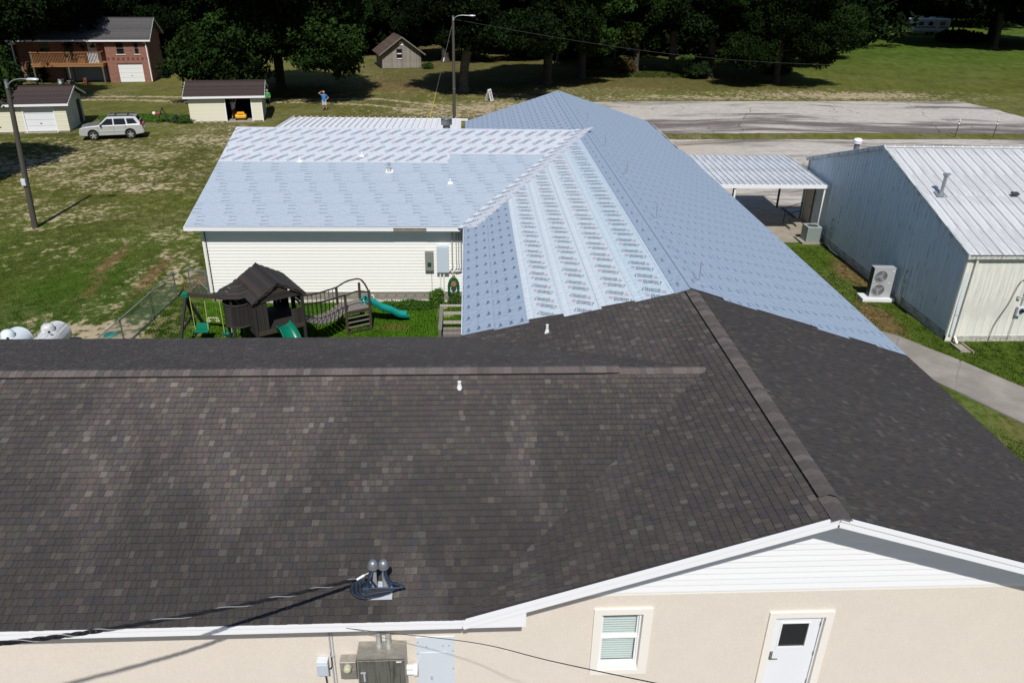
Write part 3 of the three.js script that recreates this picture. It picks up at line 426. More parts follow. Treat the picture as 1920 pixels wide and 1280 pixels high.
  mesh('drip_edge', merge([slabBox(-11.5, -0.35, EY - 0.045, EY - 0.012, -30.94, -30.965), bar([12.42, EY - 0.02, -19.3], [12.42, EY - 0.02, END + 8.2], 0.03, 0.05), bar([-0.24, EY - 0.03, -20.9], [-0.24, EY - 0.03, -31], 0.03, 0.05)]), mats.trim, root);
  mesh('fascia', merge([slabBox(-11.5, -3.1, EY - 0.19, EY - 0.05, -30.95, -30.98), slabBox(-1.75, -0.3, EY - 0.19, EY - 0.05, -30.95, -30.98), bar([-11.47, EY - 0.1, -30.98], [-11.72, EY + 1.88, -41], 0.03, 0.15)]), mats.trim, root);
  mesh('fascia', slabBox(-3.1, -1.75, EY - 0.19, EY - 0.05, -30.96, -30.985), M(0.3, 0.27, 0.22, 0.9, { map: rep(T.stain, 0.5) }), root, 'stretch of fascia with its white cladding torn off');
  mesh('soffit', merge([slabBox(-11.45, -0.25, EY - 0.2, EY - 0.19, -30.99, -31.5), slabBox(0.28, 12.3, EY - 0.2, EY - 0.19, -53.6, -19.4)]), mats.trim, root);
  return root;
})();

// ---------------------------------------------------------------- walls of the hall
{
  // front wall, stucco, with openings cut for window and door
  const s = new THREE.Shape([[WX + 0.5, 0], [11.9, 0], [11.9, 3.36], [WX + 0.5, 3.36]].map(p => new THREE.Vector2(...p)));
  const hole = (x0, x1, y0, y1) => s.holes.push(new THREE.Path([[x0, y0], [x0, y1], [x1, y1], [x1, y0]].map(p => new THREE.Vector2(...p))));
  hole(2.34, 3.085, 1.56, 2.93); hole(5.56, 6.486, 0.62, 2.745);
  const fw = new THREE.ExtrudeGeometry(s, { depth: 0.2, bevelEnabled: false }); fw.translate(0, 0, ZW - 0.2);
  mesh('stucco_wall', fw, mats.stucco, hall);
  mesh('wall', merge([slabBox(WX + 0.5, 11.9, 3.36, 3.43, ZW - 0.2, ZW), slabBox(11.7, 11.9, 0, 3.36, -53, ZW - 0.2), slabBox(0.3, 0.5, 0, 3.36, -31.6, -20.1), slabBox(WX + 0.5, 0.3, 0, 3.36, -20.1, -19.9), slabBox(WX + 0.5, WX + 0.7, 0, 3.36, -19.9, ZW - 0.2), slabBox(0.5, 11.7, 0, 3.36, -53, -52.8), slabBox(-11, -10.8, 0, 3.3, -50.4, -31.75), slabBox(-10.8, 0.3, 0, 3.3, -50.4, -50.2), slabBox(0.3, 0.5, 0, 3.36, -52.8, -50.4)]), mats.cream, hall);
  // gable siding, lap board by lap board
  const xl = (y) => 5.93 - (5.54 - 0.02 - y) / 0.3328, xr = (y) => 5.93 + (5.54 - 0.02 - y) / 0.3153;
  mesh('gable_wall', (() => { const g = new THREE.ExtrudeGeometry(new THREE.Shape([[0.2, 3.435], [12, 3.435], [5.93, 5.4]].map(p => new THREE.Vector2(...p))), { depth: 0.15, bevelEnabled: false }); g.translate(0, 0, ZW - 0.16); return g; })(), mats.darkVoid, hall);
  const lap = (x0b, x1b, x0t, x1t, y0, y1, z, proud) => hexa([[x0b, y0, z - 0.01], [x1b, y0, z - 0.01], [x1b, y0, z + proud], [x0b, y0, z + proud], [x0t, y1, z - 0.01], [x1t, y1, z - 0.01], [x1t, y1, z + 0.002], [x0t, y1, z + 0.002]]);
  const sidM = [M(0.79, 0.80, 0.805, 0.5), M(0.78, 0.79, 0.795, 0.5), M(0.8, 0.81, 0.815, 0.5)];
  let k = 0; for (let y = 3.45; y < 5.35; y += 0.127, k++) { const a = Math.min(y + 0.127, 5.46); mesh('siding_board', lap(xl(y) + 0.05, xr(y) - 0.05, xl(a) + 0.05, xr(a) - 0.05, y, a - 0.002, ZW, 0.022), sidM[k % 3], hall); }
  mesh('starter_strip', slabBox(0.2, 11.9, 3.425, 3.447, ZW, ZW + 0.02), mats.trim, hall);
  // rake boards in two steps, box return, eave gutter board
  const rake = (x0, y0, x1, y1, dz, t, h, off) => bar([x0, y0 - off, ZF + dz], [x1, y1 - off, ZF + dz], t, h);
  mesh('rake_board', merge([rake(-0.15, EY + 0.0, RX, RY, 0.008, 0.03, 0.13, 0.155), rake(RX, RY, 12.4, EY, 0.008, 0.03, 0.13, 0.155)]), mats.trim, hall);
  mesh('rake_trim', merge([rake(-0.15, EY, RX, RY, 0.022, 0.04, 0.075, 0.05), rake(RX, RY, 12.42, EY, 0.022, 0.04, 0.075, 0.05)]), mats.trim, hall);
  mesh('eave_return', merge([hexa([[-0.15, 3.29, ZW + 0.02], [0.92, 3.29, ZW + 0.02], [0.92, 3.29, ZF + 0.0], [-0.15, 3.29, ZF + 0.0], [-0.15, 3.36, ZW + 0.02], [0.92, 3.7, ZW + 0.02], [0.92, 3.7, ZF], [-0.15, 3.36, ZF]])]), mats.trim, hall);
  mesh('rake_soffit', merge([hexa([[-0.1, 3.33, ZW + 0.01], [RX, 5.36, ZW + 0.01], [RX, 5.36, ZF], [-0.1, 3.33, ZF], [-0.1, 3.35, ZW + 0.01], [RX, 5.38, ZW + 0.01], [RX, 5.38, ZF], [-0.1, 3.35, ZF]]), hexa([[RX, 5.36, ZW + 0.01], [12.4, 3.32, ZW + 0.01], [12.4, 3.32, ZF], [RX, 5.36, ZF], [RX, 5.38, ZW + 0.01], [12.4, 3.34, ZW + 0.01], [12.4, 3.34, ZF], [RX, 5.38, ZF]])]), mats.trim, hall);
  mesh('eave_fascia', merge([slabBox(WX, -0.16, EY - 0.19, EY - 0.055, ZF + 0.0, ZF + 0.025), bar([12.4, EY - 0.1, ZF], [12.4, EY - 0.1, -53.6], 0.03, 0.16), slabBox(WX, -0.3, EY - 0.19, EY - 0.05, -20.62, -20.64)]), mats.trim, hall);
  mesh('eave_trim', slabBox(WX, -0.16, EY - 0.055, EY - 0.012, ZF + 0.0, ZF + 0.045), mats.trim, hall);
  mesh('eave_soffit', merge([slabBox(WX, -0.16, EY - 0.2, EY - 0.19, ZW + 0.01, ZF), slabBox(11.9, 12.38, EY - 0.2, EY - 0.19, -53.6, ZW), slabBox(WX, 0, EY - 0.2, EY - 0.19, -20.6, -20.1)]), mats.trim, hall);
  mesh('wing_end_wall', (() => { const g = new THREE.ExtrudeGeometry(new THREE.Shape([[-20.1, 3.36], [ZW, 3.36], [ZW, 3.5], [WRZ, 5.15], [-20.1, 3.5]].map(p => new THREE.Vector2(p[0], p[1]))), { depth: 0.2, bevelEnabled: false }); g.rotateY(-Math.PI / 2); g.translate(WX + 0.7, 0, 0); return g; })(), mats.cream, hall);
  // the window: stucco surround, sashes, panes with closed blinds behind
  const w = new THREE.Group(); w.name = 'window'; hall.add(w);
  const z = ZW;
  mesh('surround', merge([slabBox(2.195, 2.335, 1.44, 3.067, z, z + 0.045), slabBox(3.09, 3.262, 1.44, 3.067, z, z + 0.045), slabBox(2.335, 3.09, 2.935, 3.067, z, z + 0.045), slabBox(2.335, 3.09, 1.44, 1.555, z, z + 0.045)]), mats.stuccoTrim, w);
  mesh('sill', slabBox(2.34, 3.085, 1.56, 1.6, z - 0.13, z + 0.01), mats.stuccoTrim, w);
  mesh('frame', merge([slabBox(2.34, 2.375, 1.6, 2.93, z - 0.14, z - 0.05), slabBox(3.05, 3.085, 1.6, 2.93, z - 0.14, z - 0.05), slabBox(2.375, 3.05, 2.895, 2.93, z - 0.14, z - 0.05), slabBox(2.375, 3.05, 1.6, 1.64, z - 0.14, z - 0.05)]), mats.white, w);
  mesh('sash', merge([slabBox(2.375, 3.05, 2.29, 2.325, z - 0.125, z - 0.085), slabBox(2.375, 2.4, 2.325, 2.895, z - 0.13, z - 0.1), slabBox(3.025, 3.05, 2.325, 2.895, z - 0.13, z - 0.1)]), mats.white, w);
  mesh('sash', merge([slabBox(2.375, 3.05, 2.255, 2.29, z - 0.1, z - 0.06), slabBox(2.375, 2.405, 1.67, 2.255, z - 0.1, z - 0.07), slabBox(3.02, 3.05, 1.67, 2.255, z - 0.1, z - 0.07), slabBox(2.375, 3.05, 1.64, 1.67, z - 0.1, z - 0.06)]), mats.white, w);
  mesh('pane', slabBox(2.4, 3.025, 2.325, 2.895, z - 0.117, z - 0.113), mats.glass, w); mesh('pane', slabBox(2.405, 3.02, 1.67, 2.255, z - 0.087, z - 0.083), mats.glass, w);
  const sl = []; for (let y = 1.66; y < 2.9; y += 0.058) sl.push(box(2.713, y, z - 0.165, 0.64, 0.004, 0.042, 0.05, 0, 0));
  mesh('blind', merge(sl), M(0.62, 0.72, 0.70, 0.6), w);
  mesh('window_back', slabBox(2.3, 3.1, 1.5, 3, z - 0.3, z - 0.29), M(0.16, 0.24, 0.23, 0.9), w);
  // the door
  const d = new THREE.Group(); d.name = 'door'; hall.add(d);
  mesh('surround', merge([slabBox(5.425, 5.557, 0.6, 2.885, z, z + 0.045), slabBox(6.489, 6.635, 0.6, 2.885, z, z + 0.045), slabBox(5.557, 6.489, 2.75, 2.885, z, z + 0.045)]), mats.stuccoTrim, d);
  const ds = new THREE.Shape([[5.585, 0.65], [6.46, 0.65], [6.46, 2.72], [5.585, 2.72]].map(p => new THREE.Vector2(...p))); ds.holes.push(new THREE.Path([[5.745, 1.925], [5.745, 2.525], [6.25, 2.525], [6.25, 1.925]].map(p => new THREE.Vector2(...p))));
  const leafG = new THREE.ExtrudeGeometry(ds, { depth: 0.044, bevelEnabled: false }); leafG.translate(0, 0, z - 0.1); mesh('door_leaf', leafG, M(0.8, 0.82, 0.85, 0.4), d);
  mesh('jamb', merge([slabBox(5.56, 5.58, 0.62, 2.745, z - 0.12, z - 0.02), slabBox(6.466, 6.486, 0.62, 2.745, z - 0.12, z - 0.02), slabBox(5.58, 6.466, 2.725, 2.745, z - 0.12, z - 0.02)]), mats.white, d);
  mesh('pane', slabBox(5.745, 6.25, 1.925, 2.525, z - 0.082, z - 0.078), mats.glassDark, d);
  mesh('pane_frame', merge([slabBox(5.715, 5.745, 1.895, 2.555, z - 0.056, z - 0.044), slabBox(6.25, 6.28, 1.895, 2.555, z - 0.056, z - 0.044), slabBox(5.745, 6.25, 2.525, 2.555, z - 0.056, z - 0.044), slabBox(5.745, 6.25, 1.895, 1.925, z - 0.056, z - 0.044)]), mats.white, d);
  mesh('handle', merge([slabBox(5.62, 5.675, 1.62, 1.82, z - 0.056, z - 0.04), rod([5.65, 1.69, z - 0.05], [5.65, 1.69, z + 0.01], 0.014), rod([5.65, 1.69, z + 0.01], [5.76, 1.685, z + 0.01], 0.012), rod([5.647, 1.775, z - 0.05], [5.647, 1.775, z - 0.025], 0.018)]), M(0.3, 0.28, 0.25, 0.35, { metal: 0.8 }), d);
  for (const y of [2.5, 1.75, 1.0]) mesh('hinge', rod([6.463, y - 0.05, z - 0.05], [6.463, y + 0.05, z - 0.05], 0.012), M(0.35, 0.33, 0.3, 0.4, { metal: 0.8 }), d);
  // far wing wall: cream lap siding on a block footing
  const cz = -31.5, cm = [M(0.89, 0.885, 0.835, 0.55), M(0.88, 0.875, 0.825, 0.55)];
  k = 0; for (let y = 0.42; y < 3.28; y += 0.1435, k++) mesh('siding_board', lap(-10.92, 0.28, -10.92, 0.28, y, y + 0.1415, cz, 0.02), cm[k % 2], hall);
  mesh('wall', merge([slabBox(-11, 0.28, 0.42, 3.3, cz - 0.22, cz - 0.012)]), mats.darkVoid, hall);
  mesh('corner_post', slabBox(-11.02, -10.925, 0.4, 3.3, cz - 0.08, cz + 0.035), mats.cream, hall);
  for (let x = -10.98, i = 0; x < 0.2; x += 0.405, i++) for (let j = 0; j < 2; j++) { const a = Math.max(x + (j ? 0.2 : 0), -10.98), b = Math.min(x + (j ? 0.2 : 0) + 0.398, 0.25); if (b > a) mesh('foundation_block', slabBox(a, b, 0.005 + j * 0.205, 0.2 + j * 0.205, cz - 0.2, cz - 0.005 - 0.003 * ((i * 7 + j) % 3)), mats.block, hall); }
  mesh('footing', slabBox(-9.3, 0.2, 0, 0.05, cz + 0.0, cz + 0.28), M(0.6, 0.57, 0.48, 0.9, { map: rep(T.blot, 1.5) }), hall);
  // pipes at the corner and along the wall
  mesh('downpipe', merge([rod([-10.86, 0.05, cz + 0.07], [-10.86, 3.28, cz + 0.07], 0.018)]), mats.black, hall);
  for (const [x, r] of [[-0.72, 0.03], [-0.55, 0.02], [-0.45, 0.02], [-0.34, 0.03], [-0.24, 0.02]]) mesh('conduit', tube([[x, 3.28, cz + 0.09], [x, 1.9, cz + 0.09], [x, 1.55, cz + 0.1], [x - 0.12, 1.42, cz + 0.12], [x - 0.25, 1.4, cz + 0.14]], r, 8), mats.conduit, hall);
  // plumbing pipes through the shingles
  const roofPipe = (x, y, z2, h) => { const g = new THREE.Group(); g.name = 'vent_stack'; g.position.set(x, y, z2); hall.add(g); mesh('pipe', merge([rod([0, -0.05, 0], [0, h, 0], 0.038, 0.038, 14), rod([0, h, 0], [0, h + 0.012, 0], 0.043, 0.043, 14)]), mats.pvc, g); mesh('flashing', rod([0, -0.03, 0], [0, 0.09, 0], 0.075, 0.045, 14), mats.pvc, g); };
  roofPipe(-0.23, 5.13, -14.71, 0.17); roofPipe(2.11, 4.27, -19.3, 0.22);
}
// ---------------------------------------------------------------- electrical gear on the front wall
{
  const z = ZW;
  const cab = thing('electrical_cabinet', 'large weathered metal electrical cabinet on the beige wall below two grey conduits', 'cabinet', [-1.6, 0, z]);
  mesh('cabinet_body', place(new RoundedBoxGeometry(0.85, 1.6, 0.36, 2, 0.012), 0, 1.62, 0.18), mats.steel, cab);
  mesh('cabinet_door', place(new RoundedBoxGeometry(0.82, 1.5, 0.03, 2, 0.012), 0.005, 1.6, 0.38), M(0.2, 0.2, 0.175, 0.5, { metal: 0.5, map: rep(T.stain, 1) }), cab);
  mesh('cabinet_lip', slabBox(-0.43, 0.43, 2.395, 2.425, 0.33, 0.4), mats.steel, cab);
  mesh('latch', merge([box(-0.3, 1.98, 0.41, 0.03, 0.2, 0.03), box(-0.32, 2.08, 0.41, 0.09, 0.02, 0.02)]), mats.grayBox, cab);
  mesh('name_plate', slabBox(0.27, 0.36, 2.3, 2.33, 0.396, 0.4), mats.pvc, cab);
  for (const x of [-0.05, 0.12]) mesh('conduit', merge([rod([x, 2.36, 0.13], [x, 3.28, 0.13], 0.045, 0.045, 14), rod([x, 2.36, 0.13], [x, 2.47, 0.13], 0.055, 0.055, 14), rod([x, 2.9, 0.13], [x, 2.96, 0.13], 0.052, 0.052, 14)]), mats.conduit, cab);
  mesh('conduit_link', merge([rod([0.42, 1.9, 0.15], [0.62, 1.9, 0.15], 0.055, 0.055, 14), rod([0.42, 1.78, 0.15], [0.62, 1.78, 0.15], 0.055, 0.055, 14), rod([0.55, 1.84, 0.15], [0.62, 1.84, 0.15], 0.12, 0.12, 14)]), mats.pvc, cab);
  const met = thing('electric_meter', 'electric meter with a round glass dial on a small metal box', 'meter', [-2.22, 0, z]);
  mesh('meter_box', place(new RoundedBoxGeometry(0.29, 0.42, 0.19, 2, 0.012), 0, 1.9, 0.1), mats.steel, met);
  mesh('meter_rim', rod([0.0, 2.02, 0.195], [0, 2.02, 0.225], 0.085, 0.085, 20), mats.galv, met);
  mesh('meter_dial', place(lathe([[0.07, 0], [0.07, 0.05], [0.06, 0.085], [0.03, 0.1], [0, 0.103]], 18), 0, 2.02, 0.225, Math.PI / 2), M(0.5, 0.49, 0.33, 0.15), met);
  mesh('meter_cover', slabBox(-0.135, 0.135, 1.71, 1.93, 0.196, 0.206), M(0.3, 0.29, 0.25, 0.5, { metal: 0.5 }), met);
  const jb = thing('junction_box', 'small pale grey box beside the thin conduit on the beige wall', 'box', [-2.69, 0, z]);
  mesh('box_body', place(new RoundedBoxGeometry(0.2, 0.34, 0.14, 2, 0.012), 0, 1.9, 0.075), mats.lightBox, jb); mesh('box_lid', place(new RoundedBoxGeometry(0.205, 0.26, 0.015, 2, 0.006), 0, 1.87, 0.15), M(0.5, 0.55, 0.62, 0.5), jb);
  mesh('cable', tube([[0.02, 1.72, 0.07], [0.03, 1.5, 0.07], [0.03, 1.0, 0.06]], 0.012), mats.black, jb); mesh('cable', tube([[0.09, 1.8, 0.06], [0.14, 1.83, 0.05], [0.155, 1.95, 0.04], [0.15, 2.2, 0.03]], 0.012), mats.black, jb);
  const tc = thing('thin_conduit', 'thin grey conduit running down the beige wall from the eave', 'conduit', [-2.5, 0, z]);
  mesh('pipe', merge([rod([-0.04, 3.28, 0.03], [-0.03, 0.6, 0.03], 0.013), rod([0.01, 3.28, 0.025], [0.02, 0.6, 0.025], 0.009)]), mats.grayBox, tc); mesh('clamp', merge([slabBox(-0.06, 0.03, 2.1, 2.125, 0, 0.05), slabBox(-0.06, 0.03, 2.75, 2.775, 0, 0.05)]), mats.grayBox, tc);
  const pn = thing('access_panel', 'tall pale blue-white access panel screwed to the beige wall', 'panel', [-0.66, 0, z]);
  mesh('panel_sheet', slabBox(-0.345, 0.345, 0.5, 2.49, 0, 0.03), mats.lightBox, pn); mesh('panel_door', slabBox(-0.27, 0.2, 0.6, 2.13, 0.03, 0.045), mats.lightBox, pn);
  mesh('latch', slabBox(-0.1, -0.06, 1.45, 1.55, 0.045, 0.06), mats.grayBox, pn);
  for (const [x, y] of [[-0.31, 2.38], [-0.16, 2.27], [0.14, 2.28], [0.25, 2.28], [0.32, 2.15], [0.32, 1.7], [-0.32, 2.1]]) mesh('screw', place(new THREE.CylinderGeometry(0.009, 0.009, 0.01, 8), x, y, 0.032, Math.PI / 2), mats.black, pn);
  // service mast on the shingles
  const ma = thing('service_mast', 'pair of grey mast pipes with domed weatherheads standing on the brown shingles', 'mast', [-1.56, 3.67, -10.3]);
  mesh('flashing', box(0, 0.03, 0.02, 0.42, 0.006, 0.34, 0.324, 0, 0), M(0.45, 0.48, 0.52, 0.45), ma);
  for (const s of [-1, 1]) { const x = s * 0.088; mesh('mast_pipe', rod([x, -0.1, 0], [x, 0.62, 0], 0.045, 0.045, 16), mats.conduit, ma);
    mesh('weatherhead', place(lathe([[0, 0.15], [0.03, 0.148], [0.06, 0.128], [0.08, 0.09], [0.088, 0.05], [0.088, 0.022], [0.1, 0.022], [0.1, 0.0], [0.04, 0.0]], 20), x, 0.58, 0.03, 0.28), M(0.3, 0.31, 0.335, 0.42, { metal: 0.6 }), ma); mesh('weatherhead_throat', rod([x, 0.535, 0.042], [x, 0.585, 0.03], 0.07, 0.092, 16), mats.black, ma); }
  const cabM = mats.black, blue = M(0.02, 0.05, 0.11, 0.5), loops = [];
  for (let k = 0; k < 14; k++) { const s = k % 2 ? 1 : -1, x = s * 0.088 + (k % 4) * 0.014 - 0.02; loops.push([[x, 0.58, 0.07], [x + 0.05 * s, 0.46, 0.13 + k * 0.008], [x + 0.07 + 0.022 * k * s, 0.25, 0.17], [x + 0.04 + 0.014 * k, 0.14 + 0.008 * k, 0.19], [x - 0.12, 0.05 + 0.016 * k, 0.2], [-0.3 + 0.03 * rnd(), 0.03 + 0.016 * k, 0.2], [-0.45 + 0.02 * k, 0.13 + 0.01 * k, 0.19], [-0.46 + 0.022 * k, 0.3, 0.17], [-0.36, 0.4 + 0.006 * k, 0.13]]); }
  const lp = thing('cable_loops', 'tangle of black and blue drip loop cables hanging from the weatherheads', 'cables', [-1.56, 3.67, -10.3]);
  loops.forEach((L, k) => mesh('cable', tube(L, 0.0125, 7, 48), k % 3 === 1 ? blue : cabM, lp));
  for (const [x, y, zz] of [[-0.16, 0.09, 0.2], [-0.05, 0.13, 0.21], [-0.2, 0.02, 0.19]]) mesh('splice', rod([x - 0.06, y, zz], [x + 0.06, y + 0.015, zz], 0.024, 0.024, 10), mats.rubber, lp);
  mesh('anchor', merge([rod([-0.1, 0.47, 0.02], [-0.24, 0.45, 0.1], 0.008), rod([-0.24, 0.45, 0.1], [-0.36, 0.42, 0.17], 0.022)]), mats.pvc, lp);
  // overhead service drop and the telephone wire
  const sd = thing('service_cable', 'thick twisted black service cable with a bare messenger wire rising to the lower left', 'cable', [0, 0, 0]);
  const A = V(-1.92, 4.09, -10.14), B = V(-4.76, 5.5, -7.8), C = V(-5.62, 6.03, -7.1), D = V(-10.5, 9.2, -3.2), path = [];
  const cv = new THREE.CatmullRomCurve3([A, V(-3.2, 4.66, -9.1), B, C, D], false, 'centripetal'), strand = (ph, r, amp) => { const q = []; for (let i = 0; i <= 130; i++) { const t = i / 130, p = cv.getPoint(t), a = t * 62 + ph; q.push([p.x + Math.cos(a) * amp * 0.4, p.y + Math.sin(a) * amp, p.z + Math.cos(a) * amp * 0.8]); } return q; };
  for (let k = 0; k < 3; k++) mesh('cable_strand', tube(strand(k * 2.09, 0, 0.02), 0.013, 6, 400), cabM, sd);
  mesh('messenger_wire', tube(strand(1, 0, 0.027), 0.007, 5, 400), M(0.75, 0.75, 0.72, 0.3, { metal: 0.6 }), sd);
  const tw = thing('telephone_wire', 'thin black telephone wire crossing in front of the beige wall', 'wire', [0, 0, 0]);
  mesh('wire', tube([[-2.5, 3.26, -9.95], [-1.59, 3.62, -9.45].map((v, i) => v), [0.1, 5.92, -7.01], [0.84, 7.1, -5.66], [2.6, 9.85, -2.6]], 0.005, 5, 60), mats.black, tw); mesh('wire_hook', merge([box(-2.52, 3.24, -9.97, 0.05, 0.05, 0.05)]), mats.grayBox, tw);
}

// ---------------------------------------------------------------- white metal building on the right
{
  const wh = thing('metal_building', 'white ribbed metal building with a pale metal roof and a gable end coloured blue-grey for its shade', 'building', [0, 0, 0]);
  const X0 = 18.95, X1 = 44, ZA = -27.2, ZB = -42.7, ZR = -35.0, YE = 3.7, YR = 6.05;
  const whiteP = [M(0.8, 0.79, 0.73, 0.5, { map: rep(T.mild, 3.5, 5) }), M(0.81, 0.8, 0.74, 0.5, { map: rep(T.mild, 4, 6) }), M(0.78, 0.775, 0.72, 0.5, { map: rep(T.mild, 3, 5) })];
  const gabShadeM = [M(0.63, 0.72, 0.78, 0.55, { map: rep(T.scuff, 8, 7) }), M(0.62, 0.71, 0.77, 0.55, { map: rep(T.scuff, 8, 7) })];  // gable copy of the white metal, bluer and darker: shade painted into it
  const roofM = [0, 1, 2].map(i => M(0.70 - i * 0.025, 0.71 - i * 0.025, 0.72 - i * 0.025, 0.42, { metal: 0.1, map: rep(T.mild, 1.1 + 0.4 * i, 3.4) }));
  mesh('base_wall', merge([slabBox(X0 - 0.02, X0 + 0.18, 0, 0.4, ZB, ZA - 0.18), slabBox(X0 - 0.02, X1, 0, 0.24, ZA - 0.18, ZA + 0.01), slabBox(X1 - 0.2, X1, 0, YE, ZB, ZA - 0.18), slabBox(X0, X1, 0, YE, ZB - 0.1, ZB + 0.1)]), M(0.55, 0.53, 0.48, 0.9, { map: rep(T.stain, 1, 0.9) }), wh);
  mesh('inner_wall', (() => { const g = new THREE.ExtrudeGeometry(new THREE.Shape([[-ZA - 0.1 + 0.0, 0.3], [-ZB, 0.3], [-ZB, YE - 0.1], [-ZR, YR - 0.1], [-ZA - 0.0, YE - 0.1]].map(p => new THREE.Vector2(...p))), { depth: 0.1, bevelEnabled: false }); g.rotateY(Math.PI / 2); g.translate(X0 + 0.06, 0, 0); return g; })(), gabShadeM[0], wh);
  mesh('inner_wall', slabBox(X0 + 0.16, X1, 0.2, YE - 0.1, ZA - 0.16, ZA - 0.06), whiteP[0], wh);
  // front wall: ribbed panels 0.3 m apart
  const panel = (w, h, rib, y0) => merge([slabBox(0, w, y0, h, -0.02, 0), hexa([[w - 0.035, y0, 0], [w - 0.005, y0, 0], [w - 0.014, y0, rib], [w - 0.026, y0, rib], [w - 0.035, h, 0], [w - 0.005, h, 0], [w - 0.014, h, rib], [w - 0.026, h, rib]])]);
  const fp = panel(0.305, YE - 0.06, 0.014, 0.2); for (let x = X0 + 0.2, i = 0; x < X1; x += 0.305, i++) { const m = mesh('wall_panel', fp, whiteP[i % 3], wh); m.position.set(x, 0, ZA - 0.02); }
  mesh('corner_trim', merge([slabBox(X0 - 0.012, X0 + 0.2, 0.04, YE, ZA - 0.03, ZA + 0.02), slabBox(X0 - 0.02, X0 + 0.05, 0.04, YE, ZA - 0.12, ZA - 0.03)]), whiteP[1], wh);
  // gable end: narrow ribbed panels cut to the slope
  const yTop = (z) => YE + (YR - YE) * (z > ZR ? (ZA - z) / (ZA - ZR) : (z - ZB) / (ZR - ZB)) - 0.1;
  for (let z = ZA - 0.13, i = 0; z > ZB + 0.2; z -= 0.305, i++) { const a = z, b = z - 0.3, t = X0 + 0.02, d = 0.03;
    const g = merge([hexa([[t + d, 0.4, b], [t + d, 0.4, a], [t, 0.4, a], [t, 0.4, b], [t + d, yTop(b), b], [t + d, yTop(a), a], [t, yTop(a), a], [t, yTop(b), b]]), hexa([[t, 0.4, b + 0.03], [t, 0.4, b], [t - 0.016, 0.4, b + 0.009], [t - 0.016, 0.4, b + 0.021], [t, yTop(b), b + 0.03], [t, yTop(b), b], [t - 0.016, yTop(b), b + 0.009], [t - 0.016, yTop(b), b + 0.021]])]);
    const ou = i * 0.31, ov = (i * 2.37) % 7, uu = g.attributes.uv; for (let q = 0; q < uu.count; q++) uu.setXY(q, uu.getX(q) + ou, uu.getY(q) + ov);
    mesh('gable_panel', g, gabShadeM[i % 2], wh); }
  mesh('base_flashing', slabBox(X0 - 0.015, X0 + 0.02, 0.385, 0.425, ZB, ZA - 0.05), whiteP[1], wh);
  // roof panels with ribs, both slopes
  const SF = new Plane([0, YE, ZA + 0.15], [0, YR - YE, -(ZA + 0.15 - ZR)], [0, ZA + 0.15 - ZR, YR - YE]), SB = new Plane([0, YE, ZB - 0.15], [0, YR - YE, ZR - ZB + 0.15], [0, ZR - ZB + 0.15, -(YR - YE)]);
  const rl = Math.hypot(YR - YE, ZA + 0.15 - ZR);
  const rp = (L) => merge([boxG(0.452, L, 0.012).translate(0.225, L / 2, 0), hexa([[0.39, 0, 0.005], [0.45, 0, 0.005], [0.435, 0, 0.055], [0.405, 0, 0.055], [0.39, L, 0.005], [0.45, L, 0.005], [0.435, L, 0.055], [0.405, L, 0.055]]), hexa([[0.19, 0, 0.005], [0.22, 0, 0.005], [0.213, 0, 0.014], [0.197, 0, 0.014], [0.19, L, 0.005], [0.22, L, 0.005], [0.213, L, 0.014], [0.197, L, 0.014]])]);
  const L1 = rl * 0.5 + 0.05, g1 = rp(L1), g2 = rp(rl - rl * 0.5), gB = rp(rl);
  const put = (g, P, u, v, h, m) => { const o = mesh('roof_panel', g, m, wh); P.matrix(u, v, h).decompose(o.position, o.quaternion, o.scale); };
  for (let x = X0 - 0.12, i = 0; x < X1 - 1; x += 0.455, i++) { put(g1, SF, x, 0, 0, roofM[(i * 7) % 3]); put(g2, SF, x, rl * 0.5, 0.01 - 0.006, roofM[(i * 5 + 1) % 3]); put(gB, SB, -x - 0.45, 0, 0, roofM[i % 3]); }
  mesh('ridge_cap', merge([SF.slab([[X0 - 0.14, rl - 0.18], [X1, rl - 0.18], [X1, rl], [X0 - 0.14, rl]], 0.044, 0.05), SB.slab([[-X1, rl - 0.18], [-X0 + 0.14, rl - 0.18], [-X0 + 0.14, rl], [-X1, rl]], 0.044, 0.05)]), roofM[0], wh);
  mesh('rake_trim', merge([bar([X0 - 0.1, YE - 0.06, ZA + 0.15], [X0 - 0.1, YR - 0.05, ZR], 0.09, 0.16), bar([X0 - 0.1, YR - 0.05, ZR], [X0 - 0.1, YE - 0.06, ZB - 0.15], 0.09, 0.16)]), M(0.62, 0.66, 0.67, 0.5, { map: rep(T.stain, 3) }), wh);
  mesh('gutter', merge([slabBox(X0 - 0.13, X1, YE - 0.17, YE - 0.155, ZA + 0.02, ZA + 0.17), slabBox(X0 - 0.13, X1, YE - 0.155, YE - 0.05, ZA + 0.155, ZA + 0.17)]), M(0.6, 0.6, 0.57, 0.5, { map: rep(T.stain, 1) }), wh);
  mesh('downpipe', merge([bar([X0 + 0.32, YE - 0.12, ZA + 0.08], [X0 + 0.3, 0.25, ZA + 0.07], 0.08, 0.06), bar([X0 + 0.3, 0.25, ZA + 0.07], [X0 + 0.3, 0.06, ZA + 0.32], 0.09, 0.06)]), whiteP[2], wh);
  mesh('splash_block', merge([slabBox(X0 + 0.12, X0 + 0.5, 0, 0.03, ZA + 0.3, ZA + 1.0), slabBox(X0 + 0.06, X0 + 0.12, 0, 0.09, ZA + 0.25, ZA + 1.0), slabBox(X0 + 0.5, X0 + 0.56, 0, 0.09, ZA + 0.25, ZA + 1.1)]), mats.concrete, wh);
  // flue pipe, roof jack, far vent
  const fl = new THREE.Group(); fl.name = 'flue_pipe'; fl.position.set(19.62, 4.9, -31.05); wh.add(fl);
